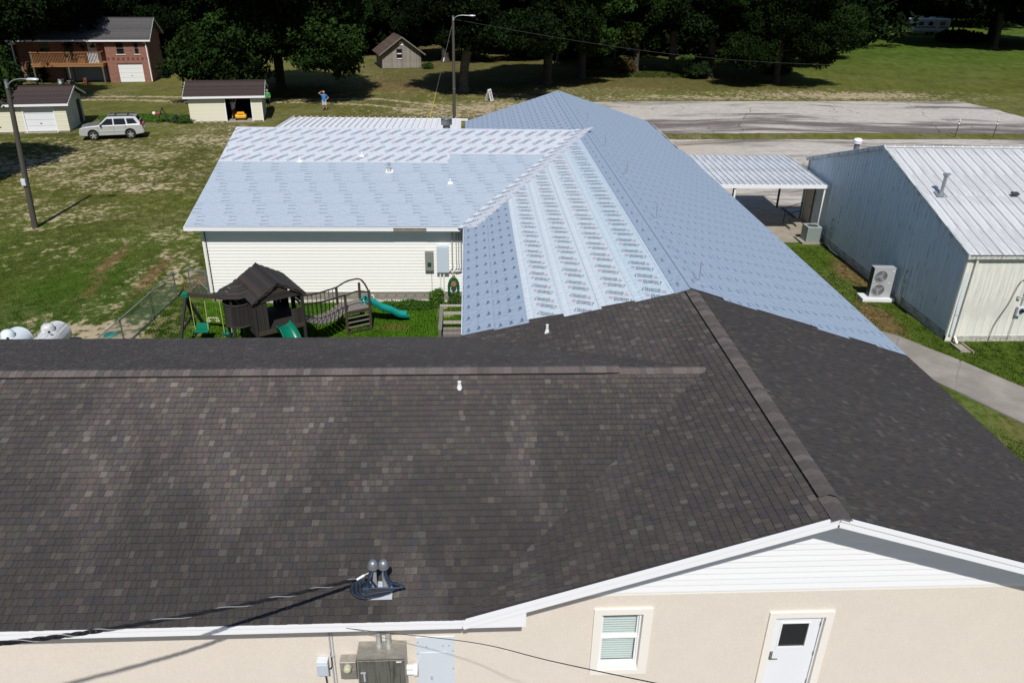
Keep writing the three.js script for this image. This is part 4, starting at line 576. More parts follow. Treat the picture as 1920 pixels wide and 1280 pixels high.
  mesh('flashing', merge([box(-0.02, 0.03, 0, 0.42, 0.02, 0.4, 0.3), rod([0, 0, 0], [0, 0.14, 0], 0.14, 0.085, 16)]), M(0.2, 0.22, 0.24, 0.5), fl);
  mesh('pipe', merge([rod([0, 0, 0], [0.03, 0.8, 0], 0.07, 0.07, 16), rod([0.018, 0.5, 0], [0.02, 0.53, 0], 0.08, 0.08, 16)]), mats.galv, fl);
  mesh('pipe_cap', merge([rod([0.03, 0.78, 0], [0.034, 0.9, 0], 0.1, 0.11, 16), rod([-0.1, 0.87, 0], [0.2, 0.87, 0], 0.045, 0.045, 10)]), mats.galv, fl);
  mesh('roof_jack', box(22.75, 5.0, -30.95, 0.3, 0.05, 0.2, 0.3), M(0.05, 0.05, 0.055, 0.6), wh);
  const tv = new THREE.Group(); tv.name = 'roof_ventilator'; tv.position.set(19.35, 5.05, -38.5); wh.add(tv);
  mesh('collar', rod([0, 0, 0], [0, 0.4, 0], 0.13, 0.13, 16), M(0.12, 0.12, 0.13, 0.5), tv); mesh('vent_cap', lathe([[0, 0.66], [0.17, 0.62], [0.22, 0.54], [0.22, 0.48], [0.16, 0.47], [0.21, 0.44], [0.21, 0.38], [0, 0.36]], 18), mats.white, tv);
  // door under the walkway roof
  const dr = new THREE.Group(); dr.name = 'door'; wh.add(dr);
  mesh('door_leaf', slabBox(X0 - 0.05, X0 - 0.005, 0.42, 2.4, -42.2, -41.3), M(0.5, 0.46, 0.4, 0.6), dr); mesh('frame', merge([slabBox(X0 - 0.04, X0 - 0.003, 0.42, 2.48, -42.28, -42.2), slabBox(X0 - 0.04, X0 - 0.003, 0.42, 2.48, -41.3, -41.22)]), mats.oldWood, dr); mesh('handle', rod([X0 - 0.1, 1.35, -41.4], [X0 - 0.04, 1.35, -41.4], 0.03), mats.black, dr);
  // meter and wiring on the front wall
  const mt = thing('electric_meter', 'grey electric meter on the white metal wall of the right-hand building', 'meter', [21.5, 0, ZA]);
  mesh('meter_box', place(new RoundedBoxGeometry(0.24, 0.38, 0.12, 2, 0.012), 0.08, 1.35, 0.09), mats.lightBox, mt); mesh('meter_dial', rod([0.1, 1.4, 0.15], [0.1, 1.4, 0.24], 0.085, 0.07, 18), mats.glassDark, mt); mesh('meter_rim', rod([0.1, 1.4, 0.15], [0.1, 1.4, 0.17], 0.1, 0.1, 18), mats.galv, mt);
  mesh('conduit', merge([rod([0.1, 1.5, 0.05], [0.14, 3.4, 0.05], 0.022), rod([0.0, 1.2, 0.05], [-0.02, 0.05, 0.05], 0.013)]), mats.conduit, mt); mesh('bracket', tube([[-0.12, 1.95, 0.02], [-0.1, 1.95, 0.12], [0.0, 1.95, 0.12]], 0.03, 8), mats.grayBox, mt);
  const wr = thing('wall_wire', 'thin black wire sagging down the white metal wall', 'wire', [0, 0, 0]);
  mesh('wire', tube([[22.3, 3.5, ZA + 0.06], [21.6, 2.85, ZA + 0.1], [21.3, 2.6, ZA + 0.06], [21.05, 1.6, ZA + 0.05], [20.75, 0.7, ZA + 0.05], [20.7, 0.03, ZA + 0.05]], 0.012, 6), mats.black, wr); mesh('hook', rod([21.42, 2.66, ZA + 0.02], [21.5, 2.72, ZA + 0.16], 0.02), mats.galv, wr);
}
{ // covered walkway between the hall and the metal building
  const cw = thing('covered_walkway', 'open walkway with a ribbed white metal roof on thin white posts', 'walkway', [0, 0, 0]);
  const pm = [M(0.72, 0.75, 0.79, 0.45, { map: rep(T.mild, 1.2, 2) }), M(0.68, 0.71, 0.75, 0.45, { map: rep(T.mild, 1.6, 2.4) })];
  const P = new Plane([0, 2.98, -39.6], [0, 0.03, -1], [0, 1, 0.03]);
  for (let x = 12.0, i = 0; x < 18.75; x += 0.31, i++) for (const [v, L] of [[0, 2.3], [2.27, 3.7]]) { const o = mesh('roof_panel', merge([boxG(0.304, L, 0.012).translate(0.152, L / 2, 0), boxG(0.05, L, 0.075).translate(0.28, L / 2, 0.043), boxG(0.012, L, 0.02).translate(0.15, L / 2, 0.016)]), pm[i % 2], cw); P.matrix(x, v, v ? 0.014 : 0).decompose(o.position, o.quaternion, o.scale); }
  mesh('front_beam', slabBox(12.0, 18.9, 2.85, 3.03, -39.6, -39.54), mats.white, cw); mesh('back_beam', slabBox(12.0, 18.9, 2.98, 3.1, -45.66, -45.6), mats.white, cw);
  for (const x of [13.9, 18.7]) mesh('post', slabBox(x - 0.045, x + 0.045, 0.06, 2.85, -39.7, -39.61), mats.white, cw); for (const x of [12.9, 15.9, 18.7]) mesh('post', slabBox(x - 0.05, x + 0.05, 0.06, 2.97, -45.6, -45.5), mats.oldWood, cw);
  mesh('brace', bar([15.2, 2.2, -45.5], [15.85, 2.9, -45.5], 0.05), mats.oldWood, cw);
  const st = thing('concrete_steps', 'two concrete steps with a black handrail below the side door of the metal building', 'steps', [18.4, 0.06, -41.75]);
  mesh('step', slabBox(-0.55, 0.5, 0, 0.16, -0.6, 0.6), mats.concrete, st); mesh('step', slabBox(-0.22, 0.5, 0.16, 0.32, -0.6, 0.6), mats.concrete, st);
  mesh('handrail', merge([rod([-0.5, 0, -0.55], [-0.5, 0.95, -0.55], 0.02), rod([0.4, 0.3, -0.55], [0.4, 1.25, -0.55], 0.02), rod([-0.5, 0.95, -0.55], [0.4, 1.25, -0.55], 0.02), rod([-0.5, 0.5, -0.55], [0.4, 0.8, -0.55], 0.016)]), mats.black, st);
}
{ // outdoor units
  const ac = thing('air_conditioner', 'grey-green cube air conditioner with a round fan grille on top', 'air conditioner', [18.3, 0, -39.4], 0.02);
  mesh('pad', slabBox(-0.62, 0.5, 0.0, 0.1, -0.5, 0.52), mats.concrete, ac);
  const gm = M(0.3, 0.35, 0.33, 0.5), gd = M(0.03, 0.035, 0.035, 0.6);
  mesh('cabinet', merge([slabBox(-0.36, 0.36, 0.12, 0.85, -0.36, 0.36)]), gd, ac);
  for (let k = 0; k < 15; k++) for (const [s, ry] of [[0.37, 0], [0.37, 1]]) { const t = -0.35 + k * 0.05; mesh('louvre', ry ? slabBox(-0.385, -0.362, 0.12, 0.84, t - 0.019, t + 0.019) : slabBox(t - 0.019, t + 0.019, 0.12, 0.84, 0.362, 0.385), gm, ac); }
  mesh('top', (() => { const s = new THREE.Shape([[-0.39, -0.39], [0.39, -0.39], [0.39, 0.39], [-0.39, 0.39]].map(p => new THREE.Vector2(...p))); const h = new THREE.Path(); h.absarc(0, 0, 0.29, 0, 6.2832, true); s.holes.push(h); const g = new THREE.ExtrudeGeometry(s, { depth: 0.05, bevelEnabled: false }); g.rotateX(-Math.PI / 2); g.translate(0, 0.85, 0); return g; })(), M(0.36, 0.4, 0.39, 0.5), ac);
  const gr = []; for (let r = 0.05; r < 0.3; r += 0.04) gr.push(place(new THREE.TorusGeometry(r, 0.005, 5, 28), 0, 0.885, 0, Math.PI / 2)); for (let k = 0; k < 6; k++) gr.push(box(0, 0.885, 0, 0.58, 0.008, 0.012, 0, k * Math.PI / 6, 0)); mesh('fan_grille', merge(gr), M(0.1, 0.11, 0.11, 0.5), ac);
  mesh('fan', merge([rod([0, 0.8, 0], [0, 0.87, 0], 0.06), ...[0, 1, 2].map(k => box(Math.cos(k * 2.09) * 0.15, 0.85, Math.sin(k * 2.09) * 0.15, 0.24, 0.008, 0.12, 0.25, -k * 2.09, 0))]), gd, ac);
  mesh('refrigerant_line', tube([[0.38, 0.3, 0.1], [0.55, 0.25, 0.12], [0.62, 0.3, 0.1], [0.62, 0.9, 0.08]], 0.02, 7), mats.pvc, ac);
  const hp = thing('heat_pump', 'tall grey outdoor heat pump with two fan grilles on a white pad', 'heat pump', [18.25, 0, -31.55], -0.06);
  mesh('pad', place(new RoundedBoxGeometry(1.42, 0.15, 0.72, 2, 0.015), -0.1, 0.075, 0.06), M(0.74, 0.75, 0.74, 0.7), hp);
  const hm = M(0.4, 0.41, 0.42, 0.45);
  mesh('cabinet', place(new RoundedBoxGeometry(0.94, 1.34, 0.36, 2, 0.015), 0, 0.83, 0), hm, hp); mesh('lid', place(new RoundedBoxGeometry(0.96, 0.03, 0.38, 2, 0.01), 0, 1.51, 0), hm, hp);
  mesh('side_panel', slabBox(-0.478, -0.472, 0.18, 1.48, -0.165, 0.165), M(0.035, 0.04, 0.04, 0.6), hp);
  for (const y of [0.5, 1.14]) { mesh('fan_grille', (() => { const q = [place(new THREE.TorusGeometry(0.27, 0.012, 6, 32), -0.13, y, 0.2)]; for (let r = 0.06; r < 0.27; r += 0.045) q.push(place(new THREE.TorusGeometry(r, 0.004, 5, 28), -0.13, y, 0.2)); for (let k = 0; k < 8; k++) q.push(box(-0.13, y, 0.197, 0.54, 0.006, 0.006, 0, 0, k * Math.PI / 8)); q.push(slabBox(-0.42, 0.16, y + 0.285, y + 0.3, 0.18, 0.19), slabBox(-0.42, 0.16, y - 0.3, y - 0.285, 0.18, 0.19)); return merge(q); })(), hm, hp);
    mesh('fan_opening', rod([-0.13, y, 0.178], [-0.13, y, 0.184], 0.265, 0.265, 28), M(0.05, 0.055, 0.06, 0.6), hp); mesh('fan', merge([rod([-0.13, y, 0.184], [-0.13, y, 0.194], 0.06, 0.06, 14), ...[0, 1, 2].map(k => box(-0.13 + Math.cos(k * 2.09 + y) * 0.14, y + Math.sin(k * 2.09 + y) * 0.14, 0.188, 0.2, 0.1, 0.005, 0, 0, k * 2.09 + y + 0.3))]), M(0.22, 0.23, 0.24, 0.5), hp); }
  mesh('name_plate', merge([slabBox(0.34, 0.42, 1.38, 1.41, 0.18, 0.185), slabBox(0.26, 0.34, 0.82, 0.85, 0.18, 0.185)]), mats.pvc, hp);
  mesh('refrigerant_line', tube([[0.47, 0.9, -0.05], [0.6, 0.95, -0.05], [0.66, 0.7, -0.02], [0.62, 0.3, 0]], 0.022, 7), mats.pvc, hp);
  const wp = thing('wall_pipes', 'white pipes strapped to the shaded wall beside the heat pump', 'pipes', [18.87, 0, -30.75]);
  mesh('pipe', merge([rod([0, 0.05, 0], [0, 1.3, 0], 0.03), rod([-0.03, 0.5, -0.09], [-0.02, 1.55, -0.09], 0.02), box(0, 1.6, -0.08, 0.07, 0.12, 0.07)]), mats.galv, wp); mesh('joint', merge([rod([0, 0.95, 0], [0, 1.05, 0], 0.045), rod([0, 1.25, 0], [0, 1.33, 0], 0.045)]), mats.pvc, wp);
  const wq = copyOf(wp, [18.87, 0, -38.35], 0, 'white pipes strapped to the shaded wall beside the cube air conditioner'); wq.scale.y = 0.95;
  const dp = thing('drain_pipe', 'white drain pipe lying along the foot of the shaded metal wall', 'pipe', [0, 0, 0]); mesh('pipe', merge([rod([18.78, 0.2, -38.2], [18.8, 0.07, -37.9], 0.03), rod([18.8, 0.07, -37.9], [18.82, 0.06, -37.1], 0.03)]), mats.pvc, dp);
}

// ---------------------------------------------------------------- the yard behind the hall: playset, fence, tanks, deck
{
  const ps = thing('wooden_playset', 'dark weathered wooden playset with round turret, swing beam, chain bridge and two green slides', 'playset', [0, 0, 0]);
  const F = V(0.533, 0, 0.846), Rt = V(0.846, 0, -0.533), C0 = V(-7.25, 0, -26.58);                 // clubhouse frame: forward, right, centre
  const at = (r, y, f) => [C0.x + Rt.x * r + F.x * f, y, C0.z + Rt.z * r + F.z * f];
  const W = [mats.weathered, mats.weathered2, M(0.055, 0.047, 0.045, 0.85, { map: rep(T.wood, 0.17, 1.3) }), M(0.075, 0.052, 0.04, 0.85, { map: rep(T.wood, 0.14, 1.1) })];
  const pick = () => W[rnd() < 0.45 ? 0 : rnd() < 0.6 ? 1 : rnd() < 0.7 ? 2 : 3];
  // roof planks on both slopes, running from ridge to eave... laid along the ridge
  const a = 3.2, e = 2.62, hw = 0.98, hl = 1.15;
  const g4 = (p, q, r, s, t) => { const n = V(...q).sub(V(...p)).cross(V(...r).sub(V(...p))).normalize().multiplyScalar(t); const dn = (v) => [v[0] - n.x, v[1] - n.y, v[2] - n.z]; return hexa([p, q, r, s, dn(p), dn(q), dn(r), dn(s)]); };
  for (const sd of [-1, 1]) for (let k = 0; k < 10; k++) { const t0 = k / 10 - 0.004, t1 = (k + 1) / 10 + 0.004, li = 0.012 * (k % 2), r0 = sd * hw * (1 - t0), y0 = e + (a - e) * t0 + 0.0, r1 = sd * hw * (1 - t1), y1 = e + (a - e) * t1, o = rr(-0.03, 0.03);
    mesh('roof_plank', g4(at(r0, y0 + li, -hl + o), at(r0, y0 + li, hl + o), at(r1, y1 + li + 0.005, hl + o), at(r1, y1 + li + 0.005, -hl + o), sd * -0.025), k % 3 === 1 ? W[2] : pick(), ps); }
  mesh('ridge_board', bar(at(0, a + 0.01, -hl), at(0, a + 0.01, hl), 0.05, 0.04), W[0], ps);
  for (const f of [-1.08, 1.1]) { const q = at(0, a - 0.05, f); mesh('rake_board', merge([bar(at(-hw, e - 0.06, f), q, 0.03, 0.09), bar(q, at(hw, e - 0.06, f), 0.03, 0.09)]), W[3], ps); }
  for (let k = 0; k < 4; k++) { const y = e - 0.02 + k * 0.13, w = hw * (1 - (k + 0.8) * 0.13 / (a - e)); if (w > 0.05) mesh('gable_board', bar(at(-w, y, 1.02), at(w, y, 1.02), 0.025, 0.125), pick(), ps); }
  for (let k = 0; k < 4; k++) { const y = e - 0.02 + k * 0.13, w = hw * (1 - (k + 0.8) * 0.13 / (a - e)); if (w > 0.05) mesh('gable_board', bar(at(-w, y, -1.02), at(w, y, -1.02), 0.025, 0.125), pick(), ps); }
  const bw = 0.86;
  mesh('floor', g4(at(-bw, 1.45, -1), at(-bw, 1.45, 1), at(bw, 1.45, 1), at(bw, 1.45, -1), 0.05), W[1], ps);
  for (const r of [-bw, bw]) for (const f of [-1, 1]) mesh('post', bar(at(r, 0, f), at(r, e + 0.05, f), 0.1), W[1], ps);
  // walls of upright boards: left, back, right with a window gap; front open above the slide
  const wall = (p, q, n, y0, y1, skip) => { for (let k = 0; k < n; k++) { if (skip && skip(k)) continue; const t0 = (k + 0.03) / n, t1 = (k + 0.97) / n; const m = (t, y) => [mix(p[0], q[0], t), y, mix(p[2], q[2], t)]; mesh('wall_board', g4(m(t0, y0), m(t1, y0), m(t1, y1), m(t0, y1), 0.022), pick(), ps); } };
  wall(at(-bw, 0, -1), at(-bw, 0, 1), 14, 1.2, e - 0.02); wall(at(-bw, 0, -1), at(bw, 0, -1), 12, 1.2, e - 0.02, (k) => k === 7 || k === 8); wall(at(bw, 0, -1), at(bw, 0, 0.2), 8, 1.2, e - 0.02, (k) => k === 3 || k === 4);
  wall(at(bw, 0, 0.2), at(bw, 0, 1), 6, 2.2, e - 0.02); wall(at(-bw, 0, 1), at(-0.42, 0, 1), 3, 1.25, e - 0.02);
  for (let k = 0; k < 4; k++) mesh('rail_board', bar(at(-bw - 0.05, 0.5 + k * 0.19, 1.05), at(-0.45, 0.5 + k * 0.19, 1.05), 0.03, 0.13), W[3], ps);
  wall(at(0.42, 0, 1), at(bw, 0, 1), 4, 1.4, 2.05);
  mesh('beam', merge([bar(at(-bw, 1.38, 1.02), at(bw, 1.38, 1.02), 0.05, 0.14), bar(at(bw, 1.38, -1), at(bw, 1.38, 1), 0.05, 0.14), bar(at(bw + 0.02, 2.08, 0.25), at(bw + 0.02, 2.08, 1), 0.05, 0.07)]), W[3], ps);
  // turret: staves round a barrel, a band top and bottom, eight roof facets of narrow boards
  const tc = V(-8.26, 0, -26.2), tr = 0.5;
  for (let k = 0; k < 22; k++) { const an = k / 22 * 6.2832; mesh('stave', box(tc.x + Math.cos(an) * tr, 1.87, tc.z + Math.sin(an) * tr, 0.137, 0.88, 0.025, 0, Math.PI / 2 - an, 0), pick(), ps); }
  for (const y of [1.46, 2.29]) mesh('hoop', place(new THREE.TorusGeometry(tr + 0.015, 0.032, 6, 32), tc.x, y, tc.z, Math.PI / 2), W[2], ps);
  mesh('floor', rod([tc.x, 1.42, tc.z], [tc.x, 1.46, tc.z], tr, tr, 22), W[1], ps);
  for (let k = 0; k < 8; k++) { const a0 = k / 8 * 6.2832 + 0.39, a1 = a0 + 0.7854; for (let j = 0; j < 5; j++) { const t0 = j / 5, t1 = (j + 0.96) / 5, R0 = 0.72 * (1 - t0) + 0.01, R1 = 0.72 * (1 - t1) + 0.01, y0 = 2.62 + 0.42 * t0 + 0.008, y1 = 2.62 + 0.42 * t1;
      mesh('roof_plank', g4([tc.x + Math.cos(a1) * R0, y0, tc.z + Math.sin(a1) * R0], [tc.x + Math.cos(a0) * R0, y0, tc.z + Math.sin(a0) * R0], [tc.x + Math.cos(a0) * R1, y1, tc.z + Math.sin(a0) * R1], [tc.x + Math.cos(a1) * R1, y1, tc.z + Math.sin(a1) * R1], 0.02), j % 2 ? W[2] : W[0], ps); } }
  for (let k = 0; k < 4; k++) { const an = k / 4 * 6.2832 + 0.2; mesh('post', bar([tc.x + Math.cos(an) * 0.5, 0, tc.z + Math.sin(an) * 0.5], [tc.x + Math.cos(an) * 0.5, 2.66, tc.z + Math.sin(an) * 0.5], 0.08), W[1], ps); }
  // swing beam, legs, swings
  mesh('swing_beam', bar([-10.62, 2.0, -27.53], [-8.35, 2.0, -27.0], 0.09, 0.14), W[3], ps);
  mesh('bracket', place(new RoundedBoxGeometry(0.2, 0.2, 0.24, 2, 0.03), -10.56, 1.98, -27.52), M(0, 0.16, 0.1, 0.4), ps);
  for (const q of [[-10.72, 0, -26.3], [-10.95, 0, -29.0], [-10.42, 0, -28.7]]) mesh('leg', bar([-10.56, 1.95, -27.5], q, 0.09), W[0], ps); mesh('brace', bar([-10.69, 0.75, -26.8], [-10.78, 0.75, -28.4], 0.06, 0.09), W[0], ps);
  const ropeM = M(0.5, 0.56, 0.14, 0.6);
  const swing = (x, z, s, name, label, seat) => { const g = new THREE.Group(); g.name = name; ps.add(g); g.userData.label = label; mesh('rope', merge([rod([x - s, 1.95, z], [x - s + 0.02, 0.55, z + 0.02], 0.012), rod([x + s, 1.95, z - 0.02], [x + s - 0.02, 0.55, z + 0.02], 0.012)]), ropeM, g); mesh('seat', seat, mats.greenPlastic, g); };
  swing(-10.15, -27.46, 0.26, 'glider_swing', 'green plastic swing with yellow ropes', merge([place(new RoundedBoxGeometry(0.52, 0.08, 0.3, 2, 0.03), -10.15, 0.53, -27.44), place(new RoundedBoxGeometry(0.5, 0.3, 0.06, 2, 0.03), -10.15, 0.62, -27.6, -0.4)]));
  swing(-9.1, -27.2, 0.16, 'bucket_swing', 'small green bucket swing near the turret', merge([place(new THREE.SphereGeometry(0.2, 14, 8, 0, 6.283, 1.57, 1.57), -9.1, 0.6, -27.18), place(new THREE.TorusGeometry(0.2, 0.02, 6, 20), -9.1, 0.6, -27.18, 1.57)]));
  { const g = new THREE.Group(); g.name = 'trapeze'; g.userData.label = 'pale trapeze bar with two triangular rings'; ps.add(g); const x = -9.65, z = -27.36, y = 0.95; mesh('ring', merge([-0.17, 0.17].flatMap(s => [rod([x + s - 0.07, y, z], [x + s + 0.07, y, z], 0.014), rod([x + s - 0.07, y, z], [x + s, y + 0.15, z], 0.014), rod([x + s + 0.07, y, z], [x + s, y + 0.15, z], 0.014)])), M(0.65, 0.66, 0.4, 0.5), g); mesh('bar', rod([x - 0.17, y + 0.15, z], [x + 0.17, y + 0.15, z], 0.014), M(0.65, 0.66, 0.4, 0.5), g); mesh('rope', merge([rod([x - 0.17, y + 0.15, z], [x - 0.17, 1.95, z], 0.005), rod([x + 0.17, y + 0.15, z], [x + 0.17, 1.95, z], 0.005)]), mats.greyWood, g); }
  // slides: a curved trough with raised edges swept along a path
  const slide = (pts, w, name, mat) => { const c = new THREE.CatmullRomCurve3(pts.map(p => V(...p))), n = 22, sec = [[-0.5, 0.13], [-0.44, 0.14], [-0.4, 0.02], [-0.15, -0.02], [0.15, -0.02], [0.4, 0.02], [0.44, 0.14], [0.5, 0.13], [0.46, -0.03], [0.15, -0.06], [-0.15, -0.06], [-0.46, -0.03]], P = [], I = [];
    for (let i = 0; i <= n; i++) { const p = c.getPoint(i / n), t = c.getTangent(i / n), s = t.clone().cross(V(0, 1, 0)).normalize(), u = s.clone().cross(t); for (const [x, y] of sec) { const q = p.clone().addScaledVector(s, x * w).addScaledVector(u, y); P.push(q.x, q.y, q.z); } }
    const m = sec.length; for (let i = 0; i < n; i++) for (let j = 0; j < m; j++) { const a1 = i * m + j, b1 = i * m + (j + 1) % m; I.push(a1, b1, a1 + m, b1, b1 + m, a1 + m); }
    const g = new THREE.BufferGeometry(); g.setAttribute('position', new THREE.Float32BufferAttribute(P, 3)); g.setIndex(I); g.computeVertexNormals(); mesh(name, g, mat, ps); };
  slide([at(0.05, 1.5, 0.98), at(0.12, 1.38, 1.2), at(0.2, 0.85, 1.75), at(0.3, 0.4, 2.3), at(0.4, 0.22, 2.8), at(0.48, 0.2, 3.1)], 0.62, 'slide', mats.greenPlastic);
  slide([[-4.16, 1.02, -29.0], [-3.95, 0.98, -29.06], [-3.55, 0.66, -29.2], [-3.2, 0.48, -29.32], [-2.9, 0.26, -29.42], [-2.55, 0.16, -29.54]], 0.5, 'slide', mats.tealPlastic);
  { const g = new THREE.TorusGeometry(0.22, 0.05, 8, 20, Math.PI); mesh('slide_hood', place(g, -4.2, 1.05, -28.98, 0, 1.2), mats.tealPlastic, ps); }
  // chain bridge and the small platform
  const pA = [-4.78, 1.03, -28.05], pB = [-3.92, 1.03, -28.5], pC = [-4.4, 1.03, -29.3], pD = [-5.22, 1.03, -28.8];
  const lerp = (p, q, t) => p.map((v, i) => mix(v, q[i], t));
  for (let k = 0; k < 7; k++) { const t0 = (k + 0.03) / 7, t1 = (k + 0.97) / 7; mesh('deck_board', g4(lerp(pA, pD, t0), lerp(pB, pC, t0), lerp(pB, pC, t1), lerp(pA, pD, t1), 0.03), mats.greyWood, ps); }
  mesh('deck_beam', merge([bar([pA[0], 0.94, pA[2]], [pB[0], 0.94, pB[2]], 0.04, 0.12), bar([pB[0], 0.94, pB[2]], [pC[0], 0.94, pC[2]], 0.04, 0.12)]), W[3], ps);
  for (const p of [pA, pB, pC, pD]) mesh('post', bar([p[0], 0, p[2]], [p[0], 1.72, p[2]], 0.09), W[3], ps);
  const eA = at(bw, 1.5, 0.95), eD = at(bw, 1.5, 0.1);
  const railTop = (p, q) => mesh('rail', tube([[p[0], 2.12, p[2]], lerp([p[0], 1.85, p[2]], [q[0], 1.85, q[2]], 0.5), [q[0], 1.72, q[2]]], 0.035, 6), W[0], ps);
  railTop(eA, pA); railTop(eD, pD);
  mesh('rail', tube([[pD[0], 1.72, pD[2]], [-4.85, 1.86, -29.1], [pC[0], 1.88, pC[2]], [-4.15, 1.85, -28.95], [pB[0], 1.66, pB[2]]], 0.035, 6), W[0], ps); mesh('rail', tube([[pA[0], 1.68, pA[2]], lerp([pA[0], 1.78, pA[2]], [pB[0], 1.78, pB[2]], 0.5), [pB[0], 1.66, pB[2]]], 0.03, 6), W[0], ps);
  for (let k = 0; k < 10; k++) { const t0 = (k + 0.05) / 10, t1 = (k + 0.9) / 10, s = (t) => 1.5 - 0.47 * t - 0.3 * Math.sin(t * Math.PI); const q0 = lerp(eA, pA, t0), q1 = lerp(eA, pA, t1), r0 = lerp(eD, pD, t0), r1 = lerp(eD, pD, t1); q0[1] = r0[1] = s(t0); q1[1] = r1[1] = s(t1); mesh('bridge_plank', g4(q0, q1, r1, r0, 0.03), mats.greyWood, ps); 
    for (const [p, q] of [[eA, pA], [eD, pD]]) { const m = lerp(p, q, t0), top = mix(2.1, 1.72, t0) - 0.08 * Math.sin(t0 * Math.PI); mesh('chain', rod([m[0], s(t0), m[2]], [m[0], top, m[2]], 0.014, 0.014, 5), mats.black, ps); } }
  for (let k = 0; k < 4; k++) { const y = 0.12 + k * 0.2; mesh('rung', bar([pA[0], y, pA[2]], [pB[0], y, pB[2]], 0.03, 0.045), k ? mats.greyWood : W[3], ps); }
}
{ // chain-link fence: rails, posts, woven wire
  const wireM = M(0.2, 0.23, 0.24, 0.5, { metal: 0.5 });
  const run = (f, A, B, H, n, label) => {
    const L = Math.hypot(B[0] - A[0], B[1] - A[1]), P = (t, y) => [mix(A[0], B[0], t), y, mix(A[1], B[1], t)];
    for (let k = 0; k <= n; k++) mesh('post', merge([rod(P(k / n, 0), P(k / n, H + 0.04), 0.028, 0.028, 8), rod(P(k / n, H + 0.04), P(k / n, H + 0.07), 0.032, 0.01, 8)]), wireM, f);
    mesh('top_rail', rod(P(0, H), P(1, H), 0.021, 0.021, 8), mats.galv, f); mesh('bottom_wire', rod(P(0, 0.04), P(1, 0.04), 0.006, 0.006, 5), wireM, f);
    const q = [], s = 0.075; for (let d = -H; d < L; d += s) for (const sg of [1, -1]) { let t0 = d, t1 = d + H, y0 = 0.03, y1 = H - 0.01; if (t0 < 0) { y0 += -t0 * (y1 - y0) / H; t0 = 0; } if (t1 > L) { y1 -= (t1 - L) / H * (H - 0.04); t1 = L; } const Y0 = sg > 0 ? y0 : H - y0, Y1 = sg > 0 ? y1 : H - y1; q.push(rod(P(t0 / L, Y0), P(t1 / L, Y1), 0.0028, 0.0028, 3)); }
    const w = mesh('wire_mesh', merge(q), wireM, f); w.userData.kind = 'stuff';
  };
  const f = thing('chain_link_fence', 'grey chain-link fence running from the brown roof towards the yard corner', 'fence', [0, 0, 0]);
  run(f, [-13.35, -22.4], [-12.6, -31.9], 1.15, 4);
  const f2 = thing('chain_link_gate', 'open chain-link gate beside the corner of the cream wall', 'gate', [0, 0, 0]);
  run(f2, [-12.15, -32.4], [-11.28, -32.0], 1.15, 1); mesh('gate_post', merge([0, 1, 2].map(k => rod([-11.26 + k * 0.09, 0, -31.9 + k * 0.08], [-11.26 + k * 0.09, 1.25, -31.9 + k * 0.08], 0.025))), mats.galv, f2); mesh('brace', merge([rod([-12.1, 0.35, -32.35], [-11.7, 0.7, -32.2], 0.015), rod([-11.7, 0.7, -32.2], [-11.3, 0.3, -32.0], 0.015)]), wireM, f2);
}
{ // propane tanks: capsule shells with a domed lid
  const shell = (r, L) => lathe([[0, -L / 2 - r * 0.75], [r * 0.45, -L / 2 - r * 0.66], [r * 0.8, -L / 2 - r * 0.4], [r * 0.97, -L / 2 - r * 0.12], [r, -L / 2 + 0.02], [r, L / 2 - 0.02], [r * 0.97, L / 2 + r * 0.12], [r * 0.8, L / 2 + r * 0.4], [r * 0.45, L / 2 + r * 0.66], [0, L / 2 + r * 0.75]], 28).rotateX(Math.PI / 2);
  const build = (label, pos, turn, mat, pipe) => { const t = thing('propane_tank', label, 'gas tank', pos, turn); mesh('shell', shell(0.44, 1.5).translate(0, 0.72, 0), mat, t);
    mesh('lid', merge([place(lathe([[0, 0.28], [0.12, 0.26], [0.2, 0.19], [0.23, 0.08], [0.23, 0]], 18), 0, 1.1, -0.05)]), mat, t); for (const z of [-0.55, 0.55]) mesh('foot', slabBox(-0.3, 0.3, 0, 0.3, z - 0.06, z + 0.06), mats.concrete, t);
    mesh('valve', merge([rod([0.22, 1.25, 0.38], [0.27, 1.25, 0.42], 0.04)]), mats.black, t); if (pipe) mesh('pipe', tube([[-0.2, 1.2, 0.4], [-0.1, 1.05, 0.6], [0.3, 0.7, 0.75], [0.4, 0.3, 0.7]], 0.012), mats.black, t); for (const z of [-0.74, 0.74]) mesh('weld_band', place(new THREE.TorusGeometry(0.442, 0.006, 5, 28), 0, 0.72, z), mat, t); return t; };
  build('white propane tank streaked with grime, the nearer to the fence', [-15.15, 0, -26.25], 0.04, M(0.72, 0.73, 0.74, 0.35, { map: rep(T.stain, 0.5) }), true);
  build('clean pale blue-white propane tank at the left edge above the roof', [-16.3, 0, -25.75], 0.02, M(0.7, 0.77, 0.79, 0.3), false);
  const cv = thing('valve_cover', 'round green plastic cover lying in the bare sand', 'cover', [-13.95, 0, -28.2]); mesh('lid', lathe([[0, 0.07], [0.2, 0.06], [0.24, 0.03], [0.25, 0]], 20), M(0.02, 0.2, 0.16, 0.5), cv); mesh('knob', rod([0, 0.06, 0], [0, 0.1, 0], 0.03), M(0.02, 0.16, 0.13, 0.5), cv);
}
